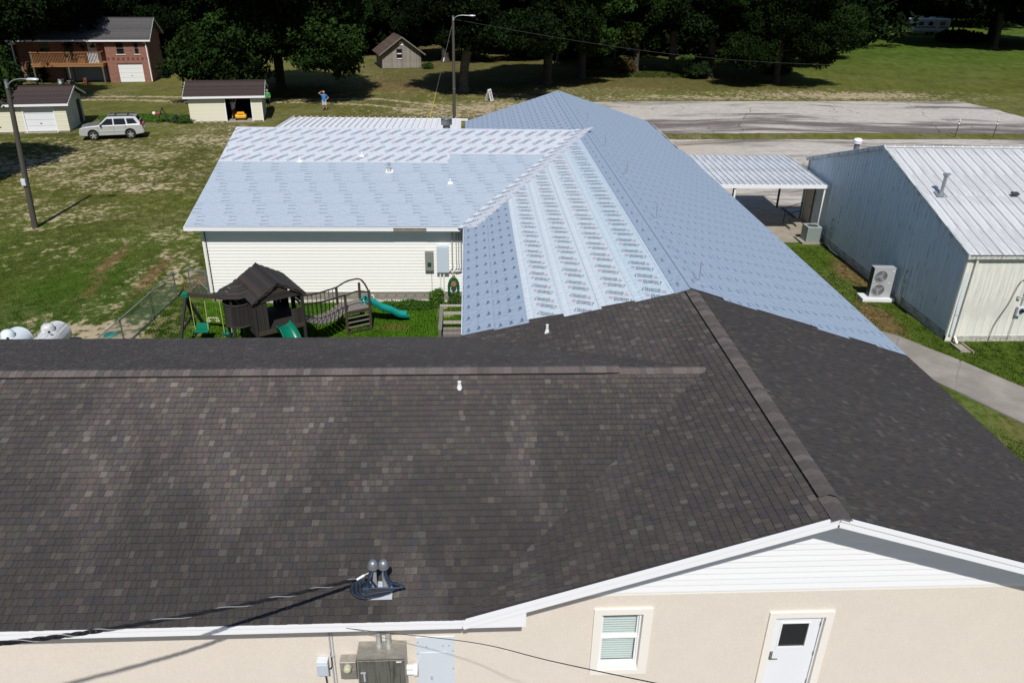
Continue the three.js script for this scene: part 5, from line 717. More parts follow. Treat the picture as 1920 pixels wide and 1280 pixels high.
{ // small deck and ramp beside the hall
  const dk = thing('timber_deck', 'small timber landing with a white-topped rail beside the felted roof', 'deck', [-0.42, 0, -27.4]);
  for (let k = 0; k < 14; k++) mesh('deck_board', slabBox(-0.62, 0.75, 0.33 + 0.0, 0.37, -0.55 + k * 0.145, -0.415 + k * 0.145), k % 3 ? mats.oldWood : M(0.4, 0.36, 0.33, 0.9, { map: rep(T.wood, 0.2, 1.4) }), dk);
  for (const z of [-0.75, 1.4]) mesh('post', slabBox(-0.72, -0.62, 0, 1.2, z - 0.05, z + 0.05), mats.oldWood, dk);
  mesh('rail', merge([slabBox(-0.74, 0.7, 1.2, 1.24, -0.82, -0.68), slabBox(-0.66, 0.7, 0.85, 0.97, -0.74, -0.71), slabBox(-0.66, 0.7, 0.45, 0.58, -0.74, -0.71)]), M(0.62, 0.59, 0.54, 0.85, { map: rep(T.wood, 0.2, 1.5) }), dk); mesh('side_rail', slabBox(-0.74, -0.6, 1.2, 1.24, -0.66, 1.45), M(0.3, 0.29, 0.28, 0.85, { map: rep(T.wood, 0.2, 1.5) }), dk); mesh('joist', slabBox(-0.6, 0.7, 0.1, 0.33, -0.6, 1.4), mats.weathered, dk);
}
{ // meters, hose, spigot along the cream wall
  const z = -31.48;
  const m1 = thing('meter_panel', 'grey meter panel on the cream siding, left of the pale cabinet', 'meter', [-1.69, 0, z]); mesh('panel_box', place(new RoundedBoxGeometry(0.36, 0.86, 0.14, 2, 0.012), 0, 1.86, 0.09), M(0.2, 0.22, 0.2, 0.5), m1); mesh('glass', slabBox(-0.08, 0.08, 1.62, 1.82, 0.16, 0.17), M(0.02, 0.06, 0.04, 0.2), m1); mesh('door', slabBox(-0.16, 0.16, 1.46, 2.26, 0.155, 0.165), M(0.22, 0.24, 0.22, 0.5), m1); mesh('conduit', rod([0.08, 0.05, 0.06], [0.08, 1.42, 0.06], 0.008), mats.black, m1);
  const m2 = thing('fuse_cabinet', 'pale blue-grey cabinet on the cream siding above two white pipes', 'cabinet', [-1.12, 0, z]); mesh('cabinet_body', place(new RoundedBoxGeometry(0.5, 1.16, 0.2, 2, 0.012), 0, 1.95, 0.12), M(0.5, 0.57, 0.64, 0.5), m2); mesh('cabinet_door', slabBox(-0.23, 0.23, 1.4, 2.5, 0.215, 0.23), M(0.52, 0.6, 0.68, 0.45), m2); for (const x of [-0.12, 0.03]) mesh('pipe', rod([x, 0.05, 0.12], [x, 1.38, 0.12], 0.035, 0.035, 12), mats.pvc, m2);
  const hs = thing('garden_hose', 'green garden hose coiled on a reel against the cream wall', 'hose', [-0.68, 0, z]); const coil = []; for (let i = 0; i <= 300; i++) { const a = i / 300 * 6.283 * 9, k = i / 300; coil.push([Math.cos(a) * (0.2 + 0.045 * Math.sin(k * 20)), 0.75 + Math.sin(a) * (0.42 + 0.05 * Math.sin(k * 17)) - 0.05, 0.12 + 0.16 * k]); } mesh('hose', tube(coil, 0.017, 6, 500), M(0.01, 0.12, 0.05, 0.45), hs); mesh('hanger', merge([box(0, 1.15, 0.1, 0.12, 0.1, 0.2), rod([0, 0.9, 0.1], [0, 0.9, 0.3], 0.1, 0.12, 12)]), M(0.3, 0.16, 0.07, 0.7), hs);
  const sp = thing('spigot', 'white standpipe at the foot of the cream wall', 'tap', [-4.1, 0, z + 0.2]); mesh('pipe', tube([[0, 0, 0.1], [0, 0.34, 0.1], [-0.03, 0.4, 0.1], [-0.1, 0.4, 0.12]], 0.025, 8), mats.pvc, sp); mesh('tap', merge([rod([-0.1, 0.42, 0.12], [-0.1, 0.3, 0.14], 0.02), box(-0.1, 0.45, 0.12, 0.08, 0.015, 0.02)]), mats.galv, sp);
}
{ // white metal awning behind the far wing
  const aw = thing('metal_awning', 'ribbed white metal awning roof behind the printed felt ridge', 'awning', [0, 0, 0]); const P = new Plane([0, 3.45, -51.1], [0, -0.32, -5.4], [0, 5.4, -0.32]);
  const am = [M(0.82, 0.83, 0.84, 0.45), M(0.8, 0.81, 0.82, 0.45)];
  const pg = merge([boxG(0.392, 5.4, 0.012).translate(-0.2, 2.7, 0), boxG(0.05, 5.4, 0.13).translate(-0.39, 2.7, 0.07)]); for (let x = -11.7, i = 0; x < -0.3; x += 0.4, i++) { const o = mesh('roof_panel', pg, am[i % 2], aw); P.matrix(x, 0, 0).decompose(o.position, o.quaternion, o.scale); }
  mesh('edge_trim', slabBox(-11.75, -0.05, 3.02, 3.16, -56.56, -56.5), mats.trim, aw); for (const x of [-11.5, -8, -4.5, -0.6]) mesh('post', slabBox(x - 0.05, x + 0.05, 0, 3.05, -56.4, -56.3), mats.white, aw);
}

// ---------------------------------------------------------------- houses, garages and the shed beyond the lawn
const shingleDark = [M(0.075, 0.05, 0.045, 0.92, { map: rep(T.grain, 1.1) }), M(0.062, 0.043, 0.04, 0.92, { map: rep(T.grain, 1.3) }), M(0.09, 0.06, 0.052, 0.92, { map: rep(T.grain, 0.9) })];
const greyRoof = [M(0.125, 0.12, 0.118, 0.92, { map: rep(T.grain, 1.2) }), M(0.11, 0.106, 0.105, 0.92, { map: rep(T.grain, 1.5) }), M(0.14, 0.134, 0.13, 0.92, { map: rep(T.grain, 1.0) })];
// a roof slope of overlapping shingle courses: each course one long strip with its own butt edge
function courses(parent, P, u0, u1, L, step, set, name = 'shingle_course') { for (let v = 0, i = 0; v < L - 0.02; v += step, i++) mesh(name, P.slab([[u0, v], [u1, v], [u1, Math.min(L, v + step + 0.04)], [u0, Math.min(L, v + step + 0.04)]], 0.004 + (i % 2) * 0.006, 0.022 + (i % 2) * 0.006), set[Math.floor(rnd() * set.length)], parent); }
function lapWall(parent, x0, x1, y0, y1, z, step, set) { for (let y = y0, i = 0; y < y1 - 0.01; y += step, i++) { const a = Math.min(y + step, y1); mesh('siding_board', hexa([[x0, y, z - 0.02], [x1, y, z - 0.02], [x1, y, z + 0.02], [x0, y, z + 0.02], [x0, a, z - 0.02], [x1, a, z - 0.02], [x1, a, z + 0.003], [x0, a, z + 0.003]]), set[i % set.length], parent); } }
const creamSet = [M(0.74, 0.71, 0.56, 0.6), M(0.72, 0.69, 0.55, 0.6)];
const brickTex = dataTex(512, 512, (i, j) => { const row = Math.floor(j / 16), x = i + (row % 2) * 16, bx = Math.floor(x / 32), m = (j % 16) < 2 || (x % 32) < 2, h = hash2(bx % 16, row), n = 0.85 + 0.3 * hash2(i, j); return m ? [0.3, 0.24, 0.2] : [(0.22 + 0.12 * h) * n, (0.085 + 0.05 * h) * n, (0.06 + 0.035 * h) * n]; });
const brickM = M(0.95, 0.95, 0.95, 0.9, { map: rep(brickTex, 3.2, 2.2) });
const gableRoof = (g, x0, x1, zF, zB, yE, yR, set, oh = 0.35, step = 0.22) => { // ridge along x
  const zm = (zF + zB) / 2, PFr = new Plane([0, yE, zF + oh], [0, yR - yE, zm - zF - oh], [0, zF + oh - zm, yR - yE]), PBk = new Plane([0, yE, zB - oh], [0, yR - yE, zm - zB + oh], [0, zm - zB + oh, -(yR - yE)]), L = Math.hypot(yR - yE, zF + oh - zm);
  const rd = mesh('roof', merge([PFr.slab([[x0 - oh, 0], [x1 + oh, 0], [x1 + oh, L], [x0 - oh, L]], -0.09, 0), PBk.slab([[-x1 - oh, 0], [-x0 + oh, 0], [-x0 + oh, L], [-x1 - oh, L]], -0.09, 0)]), set[0], g);
  courses(rd, PFr, x0 - oh, x1 + oh, L, step, set); courses(rd, PBk, -x1 - oh, -x0 + oh, L, step * 3, set);
  mesh('ridge_cap', bar([x0 - oh, yR + 0.03, zm], [x1 + oh, yR + 0.03, zm], 0.26, 0.03), set[set.length - 1], rd);
  mesh('fascia', merge([slabBox(x0 - oh, x1 + oh, yE - 0.17, yE - 0.0, zF + oh, zF + oh + 0.03), ...[x0 - oh, x1 + oh].flatMap(x => [bar([x, yE - 0.06, zF + oh], [x, yR - 0.06, zm], 0.03, 0.16), bar([x, yE - 0.06, zB - oh], [x, yR - 0.06, zm], 0.03, 0.16)])]), mats.trim, g);
  return rd; };
const gableEnd = (x, t, zF, zB, y0, yE, yR) => { const g = new THREE.ExtrudeGeometry(new THREE.Shape([[-zF, y0], [-zB, y0], [-zB, yE], [-(zF + zB) / 2, yR], [-zF, yE]].map(p => new THREE.Vector2(...p))), { depth: t, bevelEnabled: false }); g.rotateY(Math.PI / 2); g.translate(x, 0, 0); return g; };
const garageDoor = (g, x0, x1, y0, y1, z, n, mat) => { const d = new THREE.Group(); d.name = 'garage_door'; g.add(d); for (let k = 0; k < n; k++) mesh('panel', slabBox(x0, x1, mix(y0, y1, k / n) + 0.008, mix(y0, y1, (k + 1) / n) - 0.008, z - 0.04, z), mat, d); mesh('backing', slabBox(x0, x1, y0, y1, z - 0.06, z - 0.045), mats.grayBox, d); mesh('handle', box((x0 + x1) / 2, mix(y0, y1, 0.35), z + 0.015, 0.12, 0.05, 0.03), mats.black, d); return d; };
{ // left garage
  const g = thing('garage', 'cream garage with a closed white door and a dark brown roof, behind the left pole', 'garage', [-32.33, 0, -66.45], 0.183);
  gableRoof(g, -8.2, 0, 0, -5.1, 2.28, 3.25, shingleDark);
  lapWall(g, -3.1 - 5.1, -3.2, 0.12, 2.15, 0, 0.2, creamSet); lapWall(g, -0.86, 0, 0.12, 2.15, 0, 0.2, creamSet); lapWall(g, -3.2, -0.86, 2.05, 2.2, 0, 0.15, creamSet);
  garageDoor(g, -3.1, -0.94, 0.06, 1.98, -0.06, 4, M(0.78, 0.8, 0.82, 0.5)); mesh('door_frame', merge([slabBox(-3.2, -3.1, 0, 2.05, -0.1, 0.03), slabBox(-0.94, -0.86, 0, 2.05, -0.1, 0.03), slabBox(-3.1, -0.94, 1.98, 2.05, -0.1, 0.03)]), mats.white, g);
  mesh('side_wall', gableEnd(-0.16, 0.14, -0.02, -5.08, 0.0, 2.2, 3.1), M(0.66, 0.66, 0.58, 0.7, { map: rep(T.mild, 2) }), g); mesh('back_wall', merge([slabBox(-8.2, -0.16, 0, 2.2, -5.1, -5.0), slabBox(-8.2, -8.1, 0, 2.2, -5, -0.1)]), creamSet[0], g);
  mesh('side_door', slabBox(-0.02, 0.02, 0.05, 1.95, -4.4, -3.5), M(0.04, 0.035, 0.035, 0.8), g); mesh('apron', slabBox(-3.3, -0.8, 0, 0.05, -0.1, 0.35), mats.concrete, g); mesh('footing', slabBox(-8.2, -0.02, 0.0, 0.12, -0.1, 0.005), mats.block, g);
}
{ // right garage with the open bay
  const g = thing('garage', 'cream garage with one dark open bay and a brown roof', 'garage', [-18.08, 0, -71.75], 0.17);
  gableRoof(g, -6.05, 0, 0, -4.8, 2.22, 3.12, shingleDark);
  lapWall(g, -6.05, -3.02, 0.1, 2.1, 0, 0.17, creamSet); lapWall(g, -0.92, 0, 0.1, 2.1, 0, 0.17, creamSet); mesh('lintel', slabBox(-3.02, -0.92, 2.05, 2.15, -0.12, 0.02), mats.white, g);
  mesh('corner_board', merge([slabBox(-3.1, -3.02, 0, 2.05, -0.1, 0.035), slabBox(-0.92, -0.84, 0, 2.05, -0.1, 0.035), slabBox(-0.03, 0.03, 0, 2.1, -0.06, 0.035)]), mats.white, g);
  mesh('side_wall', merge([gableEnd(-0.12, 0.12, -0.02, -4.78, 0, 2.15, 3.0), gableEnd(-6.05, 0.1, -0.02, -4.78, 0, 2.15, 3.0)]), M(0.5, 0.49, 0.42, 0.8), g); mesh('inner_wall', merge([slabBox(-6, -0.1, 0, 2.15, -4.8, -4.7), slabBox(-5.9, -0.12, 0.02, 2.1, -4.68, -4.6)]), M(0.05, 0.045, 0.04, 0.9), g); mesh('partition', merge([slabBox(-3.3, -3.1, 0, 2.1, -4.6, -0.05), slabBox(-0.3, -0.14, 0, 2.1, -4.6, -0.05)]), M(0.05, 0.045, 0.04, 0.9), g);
  mesh('slab', slabBox(-3.05, -0.9, 0, 0.05, -4.6, 0.3), mats.concrete, g); mesh('footing', merge([slabBox(-6.05, -3.1, 0, 0.1, -0.1, 0.01), slabBox(-0.84, 0, 0, 0.1, -0.1, 0.01)]), mats.block, g);
  for (let k = 0; k < 5; k++) { const st = thing('rubble_block', ['white rubble block nearest the open garage bay', 'pale rubble block second from the garage bay', 'middle pale block along the garage foot', 'small pale block near the garage corner', 'pale block at the outer garage corner'][k], 'rubble', [-21.4 - k * 0.56, 0, -70.85 + k * 0.09]); mesh('block', place(new THREE.DodecahedronGeometry(0.14 + 0.03 * (k % 2), 0), 0, 0.06, 0, k, k * 2), mats.concrete, st); }
}
{ // brick house with the raised timber deck
  const g = thing('brick_house', 'red brick house with a grey roof, white garage door and a raised timber deck', 'house', [-35.4, 0, -94.0], 0.175);
  gableRoof(g, -13.5, 0, 0, -8.0, 4.5, 6.45, greyRoof, 0.45, 0.24);
  const z1 = -1.3;
  mesh('brick_wall', merge([slabBox(-4.4, -3.42, 0, 4.35, -0.2, 0), slabBox(-3.42, -0.85, 2.02, 3.0, -0.2, 0), slabBox(-0.85, 0, 0, 4.35, -0.2, 0), slabBox(-3.42, -3.25, 3.0, 4.35, -0.2, 0), slabBox(-2.45, -1.4, 3.0, 4.35, -0.2, 0), slabBox(-0.95, -0.85, 3.0, 4.35, -0.2, 0), slabBox(-3.25, -2.45, 4.2, 4.35, -0.2, 0), slabBox(-1.4, -0.95, 4.2, 4.35, -0.2, 0), slabBox(-4.4, -4.2, 0, 4.35, z1, -0.2), slabBox(-13.5, -9.2, 0, 4.35, z1 - 0.2, z1), slabBox(-9.2, -4.4, 2.1, 4.35, z1 - 0.2, z1), gableEnd(-0.2, 0.2, -0.2, -8, 0, 4.4, 6.25), gableEnd(-13.5, 0.2, z1 - 0.2, -8, 0, 4.4, 6.1), slabBox(-13.5, 0, 0, 4.35, -8, -7.8)]), brickM, g);
  for (let k = 0; k < 9; k++) mesh('brick_corbel', slabBox(-4.3 + k * 0.5, -4.12 + k * 0.5, 2.45, 2.65, 0, 0.05), M(0.16, 0.05, 0.035, 0.9), g);
  for (const [a, b, q] of [[-3.25, -2.45, 0], [-1.4, -0.95, 0], [-8.8, -7.9, z1], [-11.2, -10.3, z1]]) { const w = new THREE.Group(); w.name = 'window'; g.add(w); mesh('pane', slabBox(a, b, 3.0, 4.2, q - 0.12 + (q ? 0.14 : 0), q - 0.1 + (q ? 0.14 : 0)), mats.glassDark, w); mesh('frame', merge([slabBox(a, b, 3.58, 3.64, q - 0.1, q + 0.03), slabBox(a, a + 0.05, 3, 4.2, q - 0.1, q + 0.03), slabBox(b - 0.05, b, 3, 4.2, q - 0.1, q + 0.03), slabBox(a, b, 4.15, 4.2, q - 0.1, q + 0.03)]), mats.oldWood, w); mesh('sill', slabBox(a - 0.1, b + 0.1, 2.93, 3.0, q - 0.1, q + 0.07), mats.stuccoTrim, w); }
  garageDoor(g, -3.4, -0.87, 0.04, 1.98, -0.12, 4, M(0.8, 0.81, 0.81, 0.5)); garageDoor(g, -9.1, -4.6, 0.04, 2.05, z1 - 0.1, 4, M(0.3, 0.33, 0.35, 0.5));
  const ed = new THREE.Group(); ed.name = 'entrance_door'; g.add(ed); mesh('door_leaf', slabBox(-6.4, -5.5, 2.15, 4.15, z1 - 0.02, z1 + 0.05), M(0.66, 0.68, 0.73, 0.5), ed); mesh('fanlight', place(new THREE.CylinderGeometry(0.28, 0.28, 0.02, 16, 1, false, -Math.PI / 2, Math.PI), -5.95, 3.8, z1 + 0.06, Math.PI / 2, 0, 0), mats.glassDark, ed);
  mesh('downpipe', merge([bar([-0.35, 4.3, 0.06], [-0.3, 4.1, 0.06], 0.09), bar([-0.14, 4.3, 0.08], [-0.08, 0.1, 0.08], 0.1, 0.09)]), mats.white, g);
  // deck
  const dk = new THREE.Group(); dk.name = 'deck'; g.add(dk); const zd = 1.0;
  for (let k = 0; k < 15; k++) mesh('deck_board', slabBox(-11.7, -4.65, 2.05, 2.09, z1 + 0.03 + k * 0.15, z1 + 0.165 + k * 0.15), mats.deckWood, dk);
  mesh('rim_beam', merge([slabBox(-11.75, -4.6, 1.83, 2.05, zd - 0.06, zd), slabBox(-11.75, -4.6, 2.05, 2.2, zd - 0.02, zd + 0.03), slabBox(-11.75, -11.7, 1.83, 2.05, z1, zd), slabBox(-4.65, -4.6, 1.83, 2.05, z1, zd)]), mats.deckWood, dk);
  for (const x of [-11.6, -8.15, -4.75]) { mesh('post', slabBox(x - 0.07, x + 0.07, 0, 3.3, zd - 0.16, zd - 0.02), M(0.13, 0.1, 0.07, 0.9), dk); mesh('post', slabBox(x - 0.06, x + 0.06, 0, 2.05, z1 + 0.5, z1 + 0.62), M(0.13, 0.1, 0.07, 0.9), dk); }
  mesh('hand_rail', merge([slabBox(-11.7, -4.65, 3.28, 3.34, zd - 0.12, zd + 0.05), slabBox(-11.7, -11.6, 3.28, 3.34, z1, zd - 0.12), slabBox(-4.75, -4.65, 3.28, 3.34, z1 + 1, zd - 0.12)]), mats.deckWood, dk);
  const bl = boxG(0.05, 1.12, 0.04); for (let x = -11.5; x < -4.75; x += 0.15) { const m = mesh('baluster', bl, x > -6.0 && x < -4.9 ? mats.white : mats.deckWood, dk); m.position.set(x, 2.72, zd - 0.03); } for (let z = z1 + 0.2; z < zd - 0.1; z += 0.15) { const m = mesh('baluster', bl, mats.deckWood, dk); m.position.set(-11.65, 2.72, z); }
  mesh('flower_box', slabBox(-7.2, -6.5, 2.1, 2.9, zd - 0.9, zd - 0.5), mats.deckWood, dk);
  for (const [x, y, w, h, c] of [[-9.4, 0.02, 0.5, 0.4, 0], [-8.4, 0.02, 0.7, 0.25, 1], [-6.9, 0.02, 0.35, 0.5, 2]]) { const it = thing('stored_box', ['white box stored under the timber deck, leftmost', 'long pale box stored under the timber deck', 'small brick-red crate under the timber deck'][c], 'box', [0, 0, 0]); const p = g.localToWorld(V(x, y, 0.4)); g.updateMatrixWorld(); it.position.copy(V(x, y, 0.4).applyMatrix4(g.matrixWorld)); it.rotation.y = 0.175; mesh('crate', place(new RoundedBoxGeometry(w, h, 0.4, 1, 0.02), 0, h / 2, 0), [mats.pvc, mats.concrete, M(0.3, 0.09, 0.05, 0.8)][c], it); mesh('crate_lid', place(new RoundedBoxGeometry(w + 0.04, 0.05, 0.44, 1, 0.02), 0, h + 0.02, 0), [mats.white, mats.concrete, M(0.3, 0.09, 0.05, 0.8)][c], it); }
}
{ // second brick house, partly behind the tree
  const g = thing('brick_house', 'low brick house with a grey roof at the far left edge behind the dark tree', 'house', [-50.0, 0, -104], 0.15);
  gableRoof(g, -13, 0, 0, -8, 3.3, 5.0, greyRoof, 0.5, 0.3);
  mesh('brick_wall', merge([slabBox(-13, -6, 0, 3.2, -0.2, 0), slabBox(-6, 0, 0, 3.2, -2.7, -2.5), gableEnd(-0.2, 0.2, -2.5, -8, 0, 3.2, 4.6)]), M(1, 0.86, 0.7, 0.9, { map: rep(brickTex, 3.2, 2.2) }), g);
  mesh('porch_gable', merge([bar([-4.6, 3.1, 1.9], [0.6, 4.5, 1.4], 0.1, 0.3), slabBox(-4.4, 0.4, 3.0, 3.2, 0.4, 1.8)]), mats.trim, g); mesh('porch_roof', hexa([[-4.8, 3.15, 2], [-4.8, 3.15, -2], [0.8, 4.55, -2], [0.8, 4.55, 2], [-4.8, 3.3, 2], [-4.8, 3.3, -2], [0.8, 4.7, -2], [0.8, 4.7, 2]]), greyRoof[0], g); mesh('porch_post', merge([slabBox(-4.4, -4.25, 0, 3.1, 1.6, 1.75), slabBox(0.2, 0.35, 0, 3.1, 1.6, 1.75)]), mats.white, g);
  mesh('steps', merge([0, 1, 2, 3, 4].map(k => slabBox(-4.2 + k * 0.3, -2, k * 0.2, k * 0.2 + 0.2, 0.2, 1.6))), mats.concrete, g); mesh('stair_rail', merge([bar([-4.6, 0.9, 1.6], [-2.4, 2, 1.6], 0.05), bar([-4.6, 0.5, 1.6], [-2.4, 1.6, 1.6], 0.04), ...[0, 1, 2, 3, 4].map(k => bar([-4.5 + k * 0.5, 0, 1.6], [-4.5 + k * 0.5, 1 + k * 0.24, 1.6], 0.04))]), M(0.25, 0.07, 0.05, 0.7), g);
}
{ // weathered board shed
  const g = thing('wooden_shed', 'small weathered grey board shed with a brown gable roof and one window', 'shed', [-6.19, 0, -109.2], 0.26);
  const W = 5.1, pk = 3.85, eH = 2.1, zf = 0.6, zb = -5.2; const sh = [M(0.13, 0.085, 0.06, 0.92, { map: rep(T.grain, 1) }), M(0.16, 0.1, 0.07, 0.92, { map: rep(T.grain, 1.2) }), M(0.11, 0.075, 0.058, 0.92, { map: rep(T.grain, 0.8) })];
  const k = (pk - eH) / (W / 2), eaveY = eH - 0.5 * k, half = W / 2 + 0.5, L = Math.hypot(half, pk + 0.1 - eaveY);
  const Pl = new Plane([-W - 0.5, eaveY, 0], [half, pk + 0.1 - eaveY, 0], [-(pk + 0.1 - eaveY), half, 0]), Pr = new Plane([0.5, eaveY, 0], [-half, pk + 0.1 - eaveY, 0], [pk + 0.1 - eaveY, half, 0]);
  const rf = mesh('roof', merge([Pl.slab([[zb, 0], [zf, 0], [zf, L], [zb, L]], -0.08, 0), Pr.slab([[-zf, 0], [-zb, 0], [-zb, L], [-zf, L]], -0.08, 0)]), sh[0], g); courses(rf, Pl, zb, zf, L, 0.2, sh); courses(rf, Pr, -zf, -zb, L, 0.2, sh);
  mesh('rake_board', merge([bar([-W - 0.5, eaveY - 0.06, zf], [-W / 2, pk + 0.03, zf], 0.04, 0.14), bar([-W / 2, pk + 0.03, zf], [0.5, eaveY - 0.06, zf], 0.04, 0.14)]), mats.greyWood, g);
  const wm = [M(0.4, 0.375, 0.345, 0.9, { map: rep(T.wood, 0.2, 1.5) }), M(0.34, 0.315, 0.295, 0.9, { map: rep(T.wood, 0.23, 1.7) }), M(0.46, 0.425, 0.38, 0.9, { map: rep(T.wood, 0.17, 1.4) })];
  for (let x = -W, i = 0; x < -0.01; x += 0.17, i++) { const xm = x + 0.085, yt = eH + (W / 2 - Math.abs(xm + W / 2)) * k - 0.02; mesh('wall_board', slabBox(x + 0.004, x + 0.164, 0.03 + 0.05 * rnd(), yt, -0.04, 0.01 * (i % 2)), wm[Math.floor(rnd() * 3)], g); }
  mesh('wall', merge([slabBox(-W, -W + 0.1, 0, eH, zb + 0.4, -0.05), slabBox(-0.1, 0, 0, eH, zb + 0.4, -0.05), slabBox(-W, 0, 0, eH, zb + 0.3, zb + 0.4)]), wm[1], g);
  const w = new THREE.Group(); w.name = 'window'; g.add(w); const wx = -2.85; mesh('pane', slabBox(wx - 0.3, wx + 0.3, 1.25, 2.35, 0.012, 0.03), mats.glassDark, w); mesh('sash', merge([slabBox(wx - 0.31, wx + 0.31, 1.78, 1.9, 0.03, 0.06), slabBox(wx - 0.33, wx + 0.33, 1.18, 1.28, 0.03, 0.08)]), mats.white, w); mesh('frame', merge([slabBox(wx - 0.36, wx - 0.3, 1.2, 2.4, 0.012, 0.07), slabBox(wx + 0.3, wx + 0.36, 1.2, 2.4, 0.012, 0.07), slabBox(wx - 0.36, wx + 0.36, 2.35, 2.42, 0.012, 0.07)]), mats.weathered, w);
  mesh('gable_hatch', (() => { const q = new THREE.ExtrudeGeometry(new THREE.Shape([[-0.27, 0], [0.27, 0], [0.27, 0.38], [0, 0.5], [-0.27, 0.38]].map(p => new THREE.Vector2(...p))), { depth: 0.03, bevelEnabled: false }); q.translate(-W / 2, 2.85, 0.015); return q; })(), mats.white, g);
}
